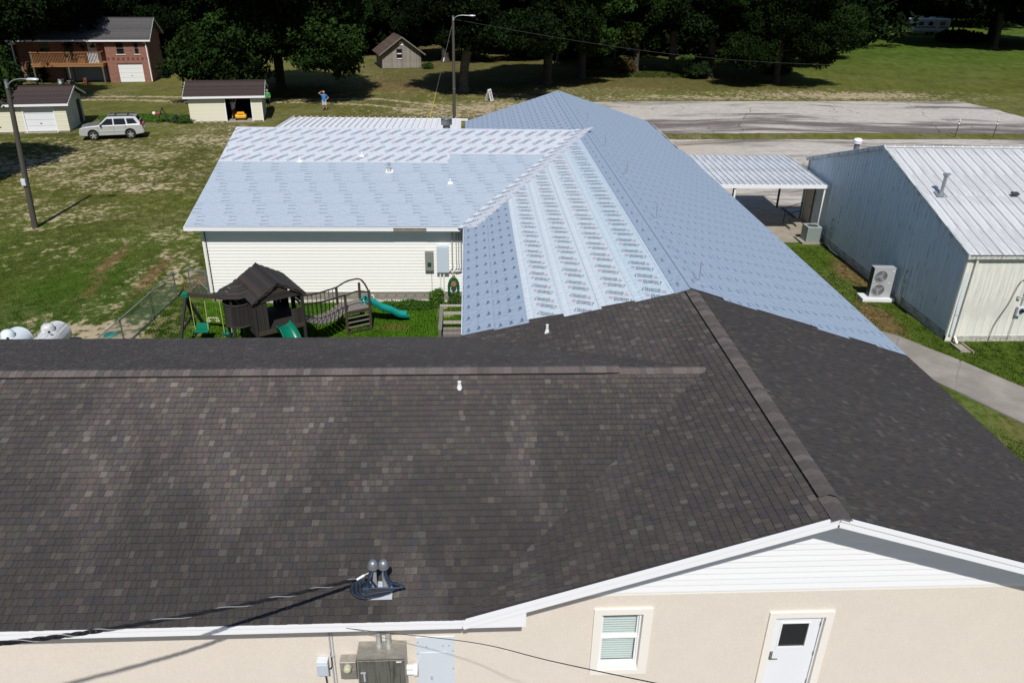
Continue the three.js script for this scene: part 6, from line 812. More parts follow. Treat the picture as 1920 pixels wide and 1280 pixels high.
// ---------------------------------------------------------------- vehicles, poles, signs
{ // silver off-road car: nose to the left, seen from its left side. Local axes: +x forward, +z its right-hand... near side is +z
  const S = 0.955, P0 = V(-29.118, 0, -63.33), P1 = V(-26.56, 0, -64.02), th = Math.atan2(P1.z - P0.z, P0.x - P1.x);
  const c = thing('parked_car', 'silver off-road car parked on the lawn beside the left garage', 'car', [0, 0, 0]);
  const mid = P0.clone().add(P1).multiplyScalar(0.5), fw = P0.clone().sub(P1).normalize(), nr = V(-fw.z, 0, fw.x); if (nr.z < 0) nr.negate();
  const ctr = mid.clone().addScaledVector(nr, -0.78 * S); c.position.copy(ctr); c.rotation.y = Math.atan2(-fw.z, fw.x); c.scale.setScalar(S);
  const sgn = nr.clone().applyAxisAngle(V(0, 1, 0), -c.rotation.y).z > 0 ? 1 : -1;          // side facing the viewer
  const paint = new THREE.MeshPhysicalMaterial({ roughness: 0.32, metalness: 0.35, clearcoat: 0.8, clearcoatRoughness: 0.1 }); paint.color.setRGB(0.58, 0.6, 0.595);
  const prof = new THREE.Shape(); const pp = [[-2.34, 0.42], [-2.38, 0.62], [-2.32, 0.98], [-2.2, 1.06], [0.72, 1.06], [1.1, 1.05], [1.9, 0.98], [2.2, 0.9], [2.32, 0.75], [2.36, 0.5], [2.28, 0.36]]; prof.moveTo(...pp[0]); for (const p of pp.slice(1)) prof.lineTo(...p);
  prof.lineTo(1.84, 0.34); prof.absarc(1.39, 0.38, 0.45, -0.09, Math.PI + 0.09, false); prof.lineTo(-0.94, 0.34); prof.absarc(-1.39, 0.38, 0.45, -0.09, Math.PI + 0.09, false); prof.lineTo(-2.34, 0.42);
  const bg = new THREE.ExtrudeGeometry(prof, { depth: 1.68, bevelEnabled: true, bevelSize: 0.05, bevelThickness: 0.08, bevelSegments: 3, curveSegments: 16 }); bg.translate(0, 0, -0.84); mesh('body', bg, paint, c);
  mesh('underbody', slabBox(-2.2, 2.2, 0.3, 0.9, -0.7, 0.7), mats.black, c);
  const cab = []; for (const [x, y, w] of [[-2.28, 1.03, 0.86], [-2.2, 1.3, 0.776], [-1.95, 1.66, 0.665], [-1.7, 1.71, 0.649], [0.05, 1.73, 0.643], [0.25, 1.68, 0.658], [1.0, 1.04, 0.857], [-2.28, 1.0, 0.868]]) cab.push(V(x, y, w), V(x, y, -w)); mesh('cabin', new ConvexGeometry(cab), paint, c);
  for (const s of [1, -1]) { // side glass on the sloping flank
    const zf = (y) => s * (0.86 - (y - 1.03) * 0.31 + 0.014), pane = (q, n) => { const o = q.map(([x, y]) => [x, y, zf(y)]), i = q.map(([x, y]) => [x, y, zf(y) - s * 0.03]); mesh(n, hexa([...o, ...i]), mats.glassDark, c); };
    pane([[0.78, 1.12], [-0.18, 1.12], [-0.18, 1.58], [0.22, 1.58]], 'side_window'); pane([[-0.28, 1.12], [-1.16, 1.12], [-1.1, 1.58], [-0.28, 1.58]], 'side_window'); pane([[-1.28, 1.15], [-2.02, 1.18], [-1.76, 1.56], [-1.22, 1.57]], 'side_window');
    mesh('rub_strip', slabBox(-0.95, 0.95, 0.58, 0.65, s * 0.92, s * 0.945), paint, c); for (const x of [0.0, -1.05]) mesh('door_handle', box(x, 0.97, s * 0.925, 0.2, 0.04, 0.04), paint, c);
    for (const [x, y0, y1] of [[0.95, 0.45, 1.04], [-0.22, 0.45, 1.1], [-1.1, 0.8, 1.1]]) mesh('door_gap', slabBox(x - 0.008, x + 0.008, y0, y1, s * 0.9, s * 0.9225), mats.black, c);
    mesh('mirror', place(new RoundedBoxGeometry(0.14, 0.16, 0.22, 2, 0.04), 0.72, 1.12, s * 0.99), mats.black, c); mesh('roof_rail', merge([bar([-1.75, 1.77, s * 0.56], [0.0, 1.8, s * 0.56], 0.05, 0.05), box(-1.72, 1.74, s * 0.56, 0.1, 0.08, 0.05), box(0, 1.76, s * 0.56, 0.1, 0.08, 0.05)]), mats.black, c);
    mesh('tail_light', slabBox(-2.4, -2.2, 0.82, 1.16, s * 0.72, s * 0.9), M(0.22, 0.012, 0.012, 0.2), c); mesh('headlight', place(new THREE.SphereGeometry(0.12, 14, 10), 2.24, 0.8, s * 0.68), M(0.6, 0.62, 0.62, 0.1), c); mesh('sill', slabBox(-0.9, 0.9, 0.3, 0.37, s * 0.8, s * 0.9), mats.black, c);
    for (const x of [1.39, -1.39]) { const w = new THREE.Group(); w.name = 'wheel'; w.position.set(x, 0.375, s * 0.79); c.add(w); mesh('tyre', place(new THREE.TorusGeometry(0.275, 0.105, 12, 28), 0, 0, 0), mats.rubber, w); mesh('rim', merge([place(new THREE.CylinderGeometry(0.24, 0.24, 0.1, 24), 0, 0, s * 0.02, Math.PI / 2), ...[0, 1, 2, 3, 4].map(k => box(Math.cos(k * 1.2566 + 0.3) * 0.13, Math.sin(k * 1.2566 + 0.3) * 0.13, s * 0.075, 0.24, 0.075, 0.04, 0, 0, k * 1.2566 + 0.3)), place(new THREE.CylinderGeometry(0.06, 0.06, 0.13, 12), 0, 0, s * 0.04, Math.PI / 2)]), M(0.7, 0.71, 0.72, 0.3, { metal: 0.6 }), w); mesh('rim_shadow', place(new THREE.CylinderGeometry(0.225, 0.225, 0.02, 24), 0, 0, s * 0.066, Math.PI / 2), M(0.06, 0.06, 0.065, 0.5), w); }
  }
  const wq = (a, n, m) => mesh(n, hexa(a), m, c); wq([[0.98, 1.08, 0.74], [0.98, 1.08, -0.74], [0.3, 1.66, -0.6], [0.3, 1.66, 0.6], [0.92, 1.06, 0.7], [0.92, 1.06, -0.7], [0.26, 1.63, -0.58], [0.26, 1.63, 0.58]].map(p => [p[0] + 0.02, p[1] + 0.01, p[2]]), 'windscreen', mats.glassDark);
  wq([[-2.29, 1.12, 0.7], [-2.29, 1.12, -0.7], [-2.01, 1.62, -0.62], [-2.01, 1.62, 0.62], [-2.2, 1.12, 0.7], [-2.2, 1.12, -0.7], [-1.95, 1.6, -0.6], [-1.95, 1.6, 0.6]], 'rear_window', mats.glassDark);
  for (const x of [-1.35, -0.4]) mesh('roof_bar', slabBox(x - 0.03, x + 0.03, 1.79, 1.82, -0.56, 0.56), mats.black, c);
  mesh('bumper', place(new RoundedBoxGeometry(0.16, 0.3, 1.78, 2, 0.05), -2.38, 0.55, 0), paint, c); mesh('bumper', place(new RoundedBoxGeometry(0.16, 0.28, 1.76, 2, 0.05), 2.34, 0.5, 0), paint, c); mesh('grille', slabBox(2.25, 2.36, 0.66, 0.88, -0.5, 0.5), mats.black, c); mesh('number_plate', slabBox(-2.475, -2.46, 0.72, 0.86, -0.17, 0.17), mats.pvc, c); mesh('hood_panel', hexa([[1.02, 1.062, 0.62], [1.02, 1.062, -0.62], [2.1, 0.955, -0.6], [2.1, 0.955, 0.6], [1.02, 1.03, 0.62], [1.02, 1.03, -0.62], [2.1, 0.92, -0.6], [2.1, 0.92, 0.6]].map(p => [p[0], p[1] + 0.055, p[2]])), M(0.3, 0.3, 0.3, 0.25, { metal: 0.4 }), c);
  for (const o of c.children) if (o.name !== 'wheel') o.position.y += 0.075;
}
{ // utility poles with street lamps
  const build = (label, base, top, arm, r, box2) => { const p = thing('utility_pole', label, 'pole', base); const d = V(...top).sub(V(...base)); mesh('pole', rod([0, -0.2, 0], d.toArray(), r, r * 0.72, 14), M(0.11, 0.1, 0.085, 0.9, { map: rep(T.wood, 0.3, 3) }), p);
    const l = new THREE.Group(); l.name = 'street_lamp'; l.position.copy(d).add(V(0, -0.12, 0)); p.add(l); mesh('lamp_arm', tube([[0.05, -0.15, 0.05], [0.3, 0.05, 0.06], [0.7, 0.15, 0.07], [arm - 0.3, 0.14, 0.08]], 0.028, 8), mats.galv, l); mesh('lamp_head', place(lathe([[0, 0], [0.06, 0.02], [0.12, 0.12], [0.13, 0.35], [0.1, 0.55], [0, 0.62]], 14).scale(1, 1, 0.55), arm - 0.35, 0.14, 0.08, Math.PI / 2, 0, -Math.PI / 2, 'XYZ'), M(0.66, 0.72, 0.76, 0.35, { metal: 0.2 }), l); mesh('lamp_lens', place(new THREE.SphereGeometry(0.1, 14, 8, 0, 6.28, 1.57, 1.57), arm - 0.02, 0.1, 0.08), mats.glass, l); mesh('lamp_bracket', box(0.02, -0.12, 0.1, 0.1, 0.35, 0.1), mats.galv, l);
    if (box2) mesh('meter_box', place(new RoundedBoxGeometry(0.22, 0.34, 0.16, 2, 0.02), -0.03 + d.x * 0.33, d.y * 0.33, 0.16), mats.lightBox, p); mesh('pole_band', rod([d.x * 0.3, d.y * 0.3, 0], [d.x * 0.304, d.y * 0.304, 0], r * 0.95, r * 0.95, 14), mats.galv, p); return p; };
  build('leaning wooden pole with a street lamp at the left of the lawn', [-23.17, 0, -41.5], [-22.72, 7.6, -41.5], 1.35, 0.15, true);
  build('upright grey pole with a street lamp behind the felted ridge', [-1.3, 0, -73.85], [-1.3, 8.75, -73.85], 1.7, 0.15, false);
  const gw = thing('guy_wire', 'guy wire with a yellow sleeve from the upright grey pole to the sand', 'wire', [0, 0, 0]); mesh('wire', rod([-1.33, 8.2, -73.85], [-3.45, 0.4, -73.2], 0.012, 0.012, 5), mats.galv, gw); mesh('sleeve', rod([-2.9, 2.4, -73.4], [-3.5, 0.15, -73.18], 0.035, 0.035, 8), M(0.62, 0.5, 0.05, 0.5), gw); mesh('insulator', rod([-2.12, 5.3, -73.62], [-2.2, 4.98, -73.6], 0.05, 0.05, 8), mats.pvc, gw);
  const ow = thing('overhead_wire', 'thin overhead wire running from the upright pole towards the trees', 'wire', [0, 0, 0]); const pts = []; for (let i = 0; i <= 12; i++) { const t = i / 12; pts.push([mix(-1.25, 44, t), mix(8.45, 3.0, t) - 0.9 * Math.sin(Math.PI * t), mix(-73.85, -92, t)]); } mesh('wire', tube(pts, 0.01, 5, 60), M(0.08, 0.08, 0.08, 0.6), ow); mesh('clamp', box(-1.24, 8.45, -73.8, 0.1, 0.1, 0.1), mats.galv, ow);
}
{ const mk = (label, x, z) => { const s = thing('marker_post', label, 'post', [x, 0, z]); mesh('post', rod([0, 0, 0], [0.06, 1.15, 0], 0.035, 0.035, 10), M(0.05, 0.05, 0.055, 0.6), s); mesh('white_top', merge([rod([0.06, 1.15, 0], [0.065, 1.32, 0], 0.055, 0.055, 10), rod([0.07, 1.42, 0], [0.075, 1.56, 0], 0.055, 0.055, 10), rod([0.08, 1.62, 0], [0.082, 1.68, 0], 0.05, 0.03, 10)]), mats.white, s); mesh('band', merge([rod([0.065, 1.32, 0], [0.07, 1.42, 0], 0.05, 0.05, 10), rod([0.075, 1.56, 0], [0.08, 1.62, 0], 0.04, 0.04, 10)]), mats.black, s); };
  mk('left black post with a white banded top in the grass verge', 42.3, -67.1); mk('right black post with a white banded top in the grass verge', 45.8, -67.2);
  const ch = thing('chain', 'slack chain hanging between the two black verge posts', 'chain', [0, 0, 0]); mesh('chain_links', tube([[42.35, 1.5, -67.1], [43.2, 1.47, -67.13], [44.1, 1.46, -67.15], [45, 1.47, -67.18], [45.86, 1.5, -67.2]], 0.012, 5, 30), mats.grayBox, ch); mesh('hook', box(42.37, 1.52, -67.1, 0.06, 0.06, 0.06), mats.grayBox, ch);
  const sg = thing('sandwich_board', 'white folding sandwich board sign with purple and blue print by the sandy track', 'sign', [2.15, 0, -83.9], 1.05);
  const print = canvasTex(128, 256, (g, w, h) => { g.fillStyle = '#f2f0f4'; g.fillRect(0, 0, w, h); g.fillStyle = '#5a2a63'; g.fillRect(26, 22, 76, 120); g.fillStyle = '#f0e4f2'; g.beginPath(); g.ellipse(64, 84, 17, 40, 0, 0, 7); g.fill(); g.fillStyle = '#26406e'; g.fillRect(30, 152, 70, 84); g.fillStyle = '#dfeaf6'; g.beginPath(); g.arc(66, 172, 15, 0, 7); g.fill(); g.beginPath(); g.arc(64, 210, 17, 0, 7); g.fill(); });
  mesh('front_board', boxG(0.62, 1.22, 0.025).translate(0, 0.58, 0).applyMatrix4(new THREE.Matrix4().makeRotationX(-0.27).setPosition(0, 0.0, 0.33)), mats.white, sg); { const q = new THREE.PlaneGeometry(0.54, 1.1); q.translate(0, 0.58, 0.0165); q.applyMatrix4(new THREE.Matrix4().makeRotationX(-0.27).setPosition(0, 0, 0.33)); mesh('printed_face', q, M(1, 1, 1, 0.5, { map: print }), sg); } mesh('back_board', boxG(0.62, 1.22, 0.025).translate(0, 0.58, 0).applyMatrix4(new THREE.Matrix4().makeRotationX(0.27).setPosition(0, 0, -0.33)), mats.white, sg);
  const fr = thing('garden_machine', 'leaning black metal machine with a red and white part, standing in the weeds', 'garden machine', [-26.4, 0, -70.4], 0.2);
  mesh('frame', merge([bar([-0.35, 0, 0.1], [0.22, 1.35, -0.05], 0.11, 0.07), bar([0.2, 1.25, -0.05], [0.55, 0.25, 0.0], 0.06), bar([0.05, 0.75, 0], [0.75, 0.2, 0], 0.07), bar([0.55, 0.3, 0.1], [0.95, 0.12, 0.1], 0.1)]), mats.black, fr); mesh('scoop', place(new RoundedBoxGeometry(0.3, 0.62, 0.3, 2, 0.06), 1.1, 0.4, -0.05, 0, 0, -0.7), mats.black, fr); mesh('red_part', place(new RoundedBoxGeometry(0.5, 0.2, 0.2, 2, 0.05), -0.2, 0.8, -0.2), M(0.32, 0.05, 0.04, 0.6), fr); mesh('white_part', place(new THREE.DodecahedronGeometry(0.15, 1), -0.55, 0.8, -0.25), mats.white, fr);
  const ty = thing('toy_car', 'yellow ride-on toy car parked inside the open garage', 'toy car', [-20.1, 0.05, -72.1], 0.17); const ym = M(0.75, 0.4, 0.01, 0.35);
  mesh('body', place(new RoundedBoxGeometry(0.95, 0.3, 0.7, 3, 0.08), 0, 0.3, 0), ym, ty); mesh('hood', new ConvexGeometry([[-0.36, 0.42, 0.3], [0.36, 0.42, 0.3], [-0.4, 0.42, -0.3], [0.4, 0.42, -0.3], [-0.26, 0.68, -0.05], [0.26, 0.68, -0.05], [-0.26, 0.68, -0.3], [0.26, 0.68, -0.3]].map(p => V(...p))), ym, ty); mesh('grille', slabBox(-0.25, 0.25, 0.42, 0.56, 0.25, 0.33), M(0.55, 0.18, 0.02, 0.5), ty); for (const x of [-0.4, 0.4]) for (const z of [-0.25, 0.25]) mesh('wheel', rod([x - 0.06, 0.14, z], [x + 0.06, 0.14, z], 0.14, 0.14, 16), mats.rubber, ty);
  // white camper trailer under the far trees
  const cp = thing('camper_trailer', 'white camper trailer standing in deep shade under the far right trees', 'trailer', [97.5, 0, -174], 0.1); mesh('shell', place(new RoundedBoxGeometry(8.4, 2.6, 2.5, 4, 0.3), 0, 2.0, 0), mats.white, cp); mesh('stripe', slabBox(-4.1, 4.1, 1.5, 1.75, 1.25, 1.26), M(0.2, 0.25, 0.3, 0.5), cp); for (const x of [-2.6, -0.4, 2.4]) mesh('window', slabBox(x - 0.55, x + 0.55, 1.95, 2.7, 1.25, 1.27), mats.glassDark, cp); mesh('door', slabBox(0.9, 1.6, 0.9, 2.8, 1.25, 1.275), mats.trim, cp); for (const x of [-0.7, 0.4]) mesh('wheel', rod([x, 0.38, 1.0], [x, 0.38, 1.25], 0.38, 0.38, 18), mats.rubber, cp); mesh('roof_unit', place(new RoundedBoxGeometry(1, 0.3, 0.8, 2, 0.08), 0.5, 3.4, 0), mats.white, cp);
}

// ---------------------------------------------------------------- people
// a skin from tapered bones joined by a smooth minimum; bones: [ax,ay,az, bx,by,bz, ra, rb]
function skin(bones, cell, k = 0.03, keep) {
  const lo = [1e9, 1e9, 1e9], hi = [-1e9, -1e9, -1e9]; for (const b of bones) for (let i = 0; i < 3; i++) { lo[i] = Math.min(lo[i], b[i] - b[6], b[i + 3] - b[7]); hi[i] = Math.max(hi[i], b[i] + b[6], b[i + 3] + b[7]); }
  const c = lo.map((v, i) => (v + hi[i]) / 2), size = Math.max(...hi.map((v, i) => v - lo[i])) / 2 + cell * 3, N = Math.min(120, Math.ceil(2 * size / cell));
  const mc = new MarchingCubes(N, new THREE.MeshBasicMaterial(), false, false, 200000); mc.isolation = 0;
  const hs = N / 2, L = bones.map(b => { const d = [b[3] - b[0], b[4] - b[1], b[5] - b[2]]; return { b, d, l: d[0] * d[0] + d[1] * d[1] + d[2] * d[2] + 1e-9 }; });
  for (let z = 0; z < N; z++) for (let y = 0; y < N; y++) for (let x = 0; x < N; x++) {
    const px = (x - hs) / hs * size + c[0], py = (y - hs) / hs * size + c[1], pz = (z - hs) / hs * size + c[2]; let s = 0, m = 1e9;
    for (const { b, d, l } of L) { const t = clamp(((px - b[0]) * d[0] + (py - b[1]) * d[1] + (pz - b[2]) * d[2]) / l), q = Math.hypot(px - b[0] - d[0] * t, py - b[1] - d[1] * t, pz - b[2] - d[2] * t) - mix(b[6], b[7], t); if (q < m) m = q; s += Math.exp(-Math.min(q, 2) / k * 1.0); }
    let f = s > 1e-30 ? -k * Math.log(s) : m; if (keep) f = Math.max(f, keep(px, py, pz)); mc.field[x + y * N + z * N * N] = -f;
  }
  mc.update(); const n = mc.count, g = new THREE.BufferGeometry(), P = new Float32Array(n * 3); for (let i = 0; i < n; i++) for (let j = 0; j < 3; j++) P[i * 3 + j] = mc.positionArray[i * 3 + j] * size + c[j];
  g.setAttribute('position', new THREE.BufferAttribute(P, 3)); g.setAttribute('uv', new THREE.BufferAttribute(new Float32Array(n * 2), 2)); const q = g; q.computeVertexNormals(); return q;
}
function handBones(w, dir, side, curl) { // palm from the wrist along dir; fingers continue, thumb leaves the side of the palm
  const d = V(...dir).normalize(), s = V(...side).normalize(), n = d.clone().cross(s), at = (a, b, c) => { const p = V(...w).addScaledVector(d, a).addScaledVector(s, b).addScaledVector(n, c); return [p.x, p.y, p.z]; }, B = [];
  B.push([...at(0, 0, 0), ...at(0.09, 0.0, 0), 0.028, 0.03], [...at(0.03, -0.018, 0), ...at(0.09, -0.03, 0), 0.02, 0.018], [...at(0.03, 0.018, 0), ...at(0.09, 0.03, 0), 0.02, 0.018]);
  [-0.033, -0.011, 0.011, 0.032].forEach((o, i) => { const l = [0.07, 0.082, 0.076, 0.058][i]; B.push([...at(0.09, o, 0), ...at(0.09 + l * 0.55, o * 1.15, curl * 0.02), 0.0095, 0.0088], [...at(0.09 + l * 0.55, o * 1.15, curl * 0.02), ...at(0.09 + l * 0.95, o * 1.2, curl * 0.05), 0.0088, 0.0075]); });
  B.push([...at(0.025, -0.025, 0.005), ...at(0.06, -0.058, 0.012), 0.013, 0.011], [...at(0.06, -0.058, 0.012), ...at(0.09, -0.066, 0.02 + curl * 0.01), 0.0105, 0.009]); return B;
}
const SKIN = M(0.42, 0.25, 0.17, 0.6);
function person(label, o, pose, cloth) { // faces +z; hips at y 0.9
  const p = thing('person', label, 'person', o.pos, o.turn), s = o.scale || 1; p.scale.setScalar(s);
  const arms = pose.arms, legs = [[-0.09, -0.12], [0.09, 0.1]].map(([x, t]) => ({ h: [x, 0.92, 0], k: [x * 1.35, 0.5, 0.02], a: [x * 1.6 + t * 0.2, 0.08, -0.02] }));
  const torso = [[0, 0.94, 0, 0, 1.14, 0.01, 0.135, 0.12], [-0.06, 1.14, 0, -0.075, 1.36, 0, 0.115, 0.1], [0.06, 1.14, 0, 0.075, 1.36, 0, 0.115, 0.1], [-0.07, 0.94, 0, 0.07, 0.94, 0, 0.115, 0.115], [-0.16, 1.4, -0.01, 0.16, 1.4, -0.01, 0.065, 0.065], [0, 1.4, -0.01, 0, 1.54, 0.015, 0.06, 0.052]];
  const armB = arms.flatMap(a => [[...a.s, ...a.e, 0.054, 0.043], [...a.e, ...a.w, 0.043, 0.03]]);
  const legB = legs.flatMap(l => [[...l.h, ...l.k, 0.09, 0.058], [...l.k, ...l.a, 0.056, 0.038]]);
  const hc = pose.head || [0, 1.66, 0.03], head = [[hc[0], hc[1] + 0.03, hc[2] - 0.015, hc[0], hc[1] + 0.02, hc[2] + 0.01, 0.092, 0.085], [hc[0], hc[1] - 0.06, hc[2] + 0.03, hc[0], hc[1] - 0.085, hc[2] + 0.045, 0.062, 0.045], [hc[0], hc[1] + 0.01, hc[2] + 0.092, hc[0], hc[1] - 0.025, hc[2] + 0.108, 0.011, 0.017], [hc[0] - 0.09, hc[1], hc[2], hc[0] - 0.09, hc[1] - 0.03, hc[2], 0.014, 0.011], [hc[0] + 0.09, hc[1], hc[2], hc[0] + 0.09, hc[1] - 0.03, hc[2], 0.014, 0.011]];
  const parts = [skin([...torso, ...armB, ...legB], 0.017), skin(head, 0.007, 0.012)]; for (const a of arms) parts.push(skin(handBones(a.w, a.hd, a.hs, 1), 0.005, 0.006));
  mesh('body', merge(parts), SKIN, p);
  mesh('shirt', skin([...torso.slice(0, 5).map(b => [...b.slice(0, 6), b[6] + 0.016, b[7] + 0.018]), ...arms.flatMap(a => { const m = a.s.map((v, i) => mix(v, a.e[i], 0.62)); return [[...a.s, ...m, 0.078, 0.068]]; })], 0.018, 0.03, (x, y, z) => Math.max(0.9 - y, y - 1.47)), cloth.shirt, p);
  mesh('shorts', skin([[-0.07, 0.95, 0, 0.07, 0.95, 0, 0.138, 0.138], ...legs.map(l => [...l.h, ...l.h.map((v, i) => mix(v, l.k[i], cloth.long || 0.95)), 0.108, 0.096])], 0.018, 0.025, (x, y, z) => Math.max(y - 0.99, (cloth.hem || 0.5) - y)), cloth.shorts, p);
  mesh('hair', skin([[hc[0], hc[1] + 0.045, hc[2] - 0.03, hc[0], hc[1] + 0.05, hc[2], 0.1, 0.094]], 0.009, 0.02, (x, y, z) => (hc[1] + 0.03 + (z - hc[2]) * 0.7) - y), cloth.hair, p);
  for (const l of legs) mesh('shoe', place(new RoundedBoxGeometry(0.1, 0.09, 0.27, 3, 0.04), l.a[0], 0.045, l.a[2] + 0.06), cloth.shoe, p);
  for (const s2 of [-1, 1]) mesh('eye', new THREE.SphereGeometry(0.011, 8, 6).translate(hc[0] + s2 * 0.034, hc[1] + 0.012, hc[2] + 0.083), mats.black, p); mesh('mouth', box(hc[0], hc[1] - 0.062, hc[2] + 0.09, 0.05, 0.008, 0.008), M(0.3, 0.1, 0.08, 0.6), p);
  return p;
}
person('person in a blue shirt and pale shorts shading their eyes with one raised arm', { pos: [-13.62, 0, -77.29], turn: 0.12, scale: 1.0 }, { head: [0.01, 1.655, 0.05], arms: [{ s: [-0.2, 1.4, 0], e: [-0.4, 1.6, 0.14], w: [-0.17, 1.76, 0.14], hd: [1, -0.1, 0.05], hs: [0, 0, 1] }, { s: [0.2, 1.4, 0], e: [0.4, 1.16, -0.08], w: [0.21, 1.0, 0.06], hd: [-0.6, -0.6, 0.3], hs: [0, 0.5, 0.8] }] }, { shirt: M(0.03, 0.19, 0.5, 0.8), shorts: M(0.5, 0.52, 0.62, 0.8), hair: M(0.5, 0.4, 0.3, 0.9), shoe: M(0.03, 0.03, 0.03, 0.8) });
person('person in a pale shirt reaching up inside the dark open garage', { pos: [-20.74, 0.05, -72.3], turn: 2.9, scale: 1.0 }, { arms: [{ s: [-0.2, 1.42, 0], e: [-0.27, 1.66, 0.12], w: [-0.2, 1.88, 0.2], hd: [0.1, 1, 0.1], hs: [1, 0, 0] }, { s: [0.2, 1.42, 0], e: [0.27, 1.66, 0.12], w: [0.2, 1.88, 0.2], hd: [-0.1, 1, 0.1], hs: [-1, 0, 0] }] }, { shirt: M(0.5, 0.53, 0.62, 0.8), shorts: M(0.05, 0.025, 0.03, 0.85), long: 1, hem: 0.48, hair: M(0.03, 0.025, 0.02, 0.9), shoe: M(0.05, 0.04, 0.04, 0.8) });
person('person in a green shirt standing in the shade beside the open garage', { pos: [-19.0, 0, -78.0], turn: -0.5, scale: 1.0 }, { arms: [{ s: [-0.2, 1.4, 0], e: [-0.27, 1.15, 0.02], w: [-0.22, 0.95, 0.16], hd: [0, -0.4, 0.8], hs: [1, 0, 0] }, { s: [0.2, 1.4, 0], e: [0.26, 1.13, -0.02], w: [0.24, 0.87, 0.05], hd: [0, -1, 0.1], hs: [0, 0, 1] }] }, { shirt: M(0.03, 0.33, 0.08, 0.8), shorts: M(0.02, 0.03, 0.07, 0.85), hair: M(0.04, 0.3, 0.08, 0.9), shoe: M(0.03, 0.03, 0.03, 0.8) });

// ---------------------------------------------------------------- trees, shrubs, woods
const barkM = M(0.085, 0.07, 0.055, 0.95, { map: rep(T.wood, 0.4, 1.5) }), barkPale = M(0.2, 0.18, 0.15, 0.95, { map: rep(T.wood, 0.4, 1.5) });
function leafClump(n, R, leaf, flat = 0.75) { // n leaf blades scattered through a clump
  const p = [], nn = [], uv = []; for (let i = 0; i < n; i++) {
    const a = rnd() * 6.283, c = rr(-1, 1), r = R * Math.pow(rnd(), 0.45), s = Math.sqrt(1 - c * c), o = V(Math.cos(a) * s * r, c * r * flat, Math.sin(a) * s * r);
    const nrm = V(rr(-1, 1), rr(0.1, 1.3), rr(-1, 1)).normalize(), d = V(rr(-1, 1), rr(-0.7, 0.4), rr(-1, 1)).cross(nrm).normalize(), w = d.clone().cross(nrm), L = leaf * rr(0.7, 1.35), B = L * 0.34;
    const A = o.clone().addScaledVector(d, -L / 2), C = o.clone().addScaledVector(d, L / 2), E = o.clone().addScaledVector(w, B).addScaledVector(nrm, -B * 0.25), G = o.clone().addScaledVector(w, -B).addScaledVector(nrm, -B * 0.25);
    for (const q of [A, E, C, A, C, G]) { p.push(q.x, q.y, q.z); nn.push(nrm.x, nrm.y, nrm.z); uv.push(0, 0); }
  }
  const g = new THREE.BufferGeometry(); g.setAttribute('position', new THREE.Float32BufferAttribute(p, 3)); g.setAttribute('normal', new THREE.Float32BufferAttribute(nn, 3)); g.setAttribute('uv', new THREE.Float32BufferAttribute(uv, 2)); return g;
}
const CLUMPS = [leafClump(34, 0.7, 0.3), leafClump(30, 0.75, 0.34), leafClump(38, 0.65, 0.26)];
const CLUMP_FAR = leafClump(26, 1.3, 0.7);
const leafM = new THREE.MeshPhysicalMaterial({ roughness: 0.85, specularIntensity: 0.12, side: THREE.DoubleSide });
const GREENS = { oak: [0.0130, 0.0275, 0.0055], dark: [0.0078, 0.0165, 0.0042], light: [0.026, 0.047, 0.008], pine: [0.018, 0.036, 0.012] };
const qT = new THREE.Quaternion(), eT = new THREE.Euler(), mT = new THREE.Matrix4(), sT = V(), cT = new THREE.Color();
function crownMesh(parent, lobes, count, col, geo, sc, name = 'crown') {
  const W = lobes.map(l => l[3] * l[4] + l[3] * l[5] + l[4] * l[5]), tot = W.reduce((a, b) => a + b), m = new THREE.InstancedMesh(geo, leafM, count);
  let k = 0; for (let i = 0; i < count; i++) {
    let t = rnd() * tot; k = 0; while (t > W[k] && k < W.length - 1) t -= W[k++]; const l = lobes[k];
    const a = rnd() * 6.283, c = rr(-0.9, 1), s = Math.sqrt(1 - c * c), r = (0.5 + 0.55 * Math.pow(rnd(), 0.7)) * (0.72 + 0.62 * vnoise(a * 1.9 + k * 7, c * 2.6 + k * 3)) + (rnd() < 0.08 ? 0.2 : 0);
    sT.setScalar(sc * rr(0.65, 1.35)); eT.set(rr(-0.5, 0.5), rnd() * 6.283, rr(-0.5, 0.5)); qT.setFromEuler(eT);
    const x = l[0] + Math.cos(a) * s * l[3] * r, y = l[1] + c * l[4] * r, z = l[2] + Math.sin(a) * s * l[5] * r;
    m.setMatrixAt(i, mT.compose(V(x, y, z), qT, sT)); const v = (l[6] || 1) * rr(0.6, 1.4) * (0.8 + 0.5 * vnoise(x * 0.6 + 50, z * 0.6 + y * 0.5)); const wm = rr(0.88, 1.15); m.setColorAt(i, cT.setRGB(col[0] * v * wm, col[1] * v, col[2] * v));
  }
  m.name = name; if (name !== 'wood_foliage') m.userData.kind = 'stuff'; m.castShadow = m.receiveShadow = true; parent.add(m); return m;
}
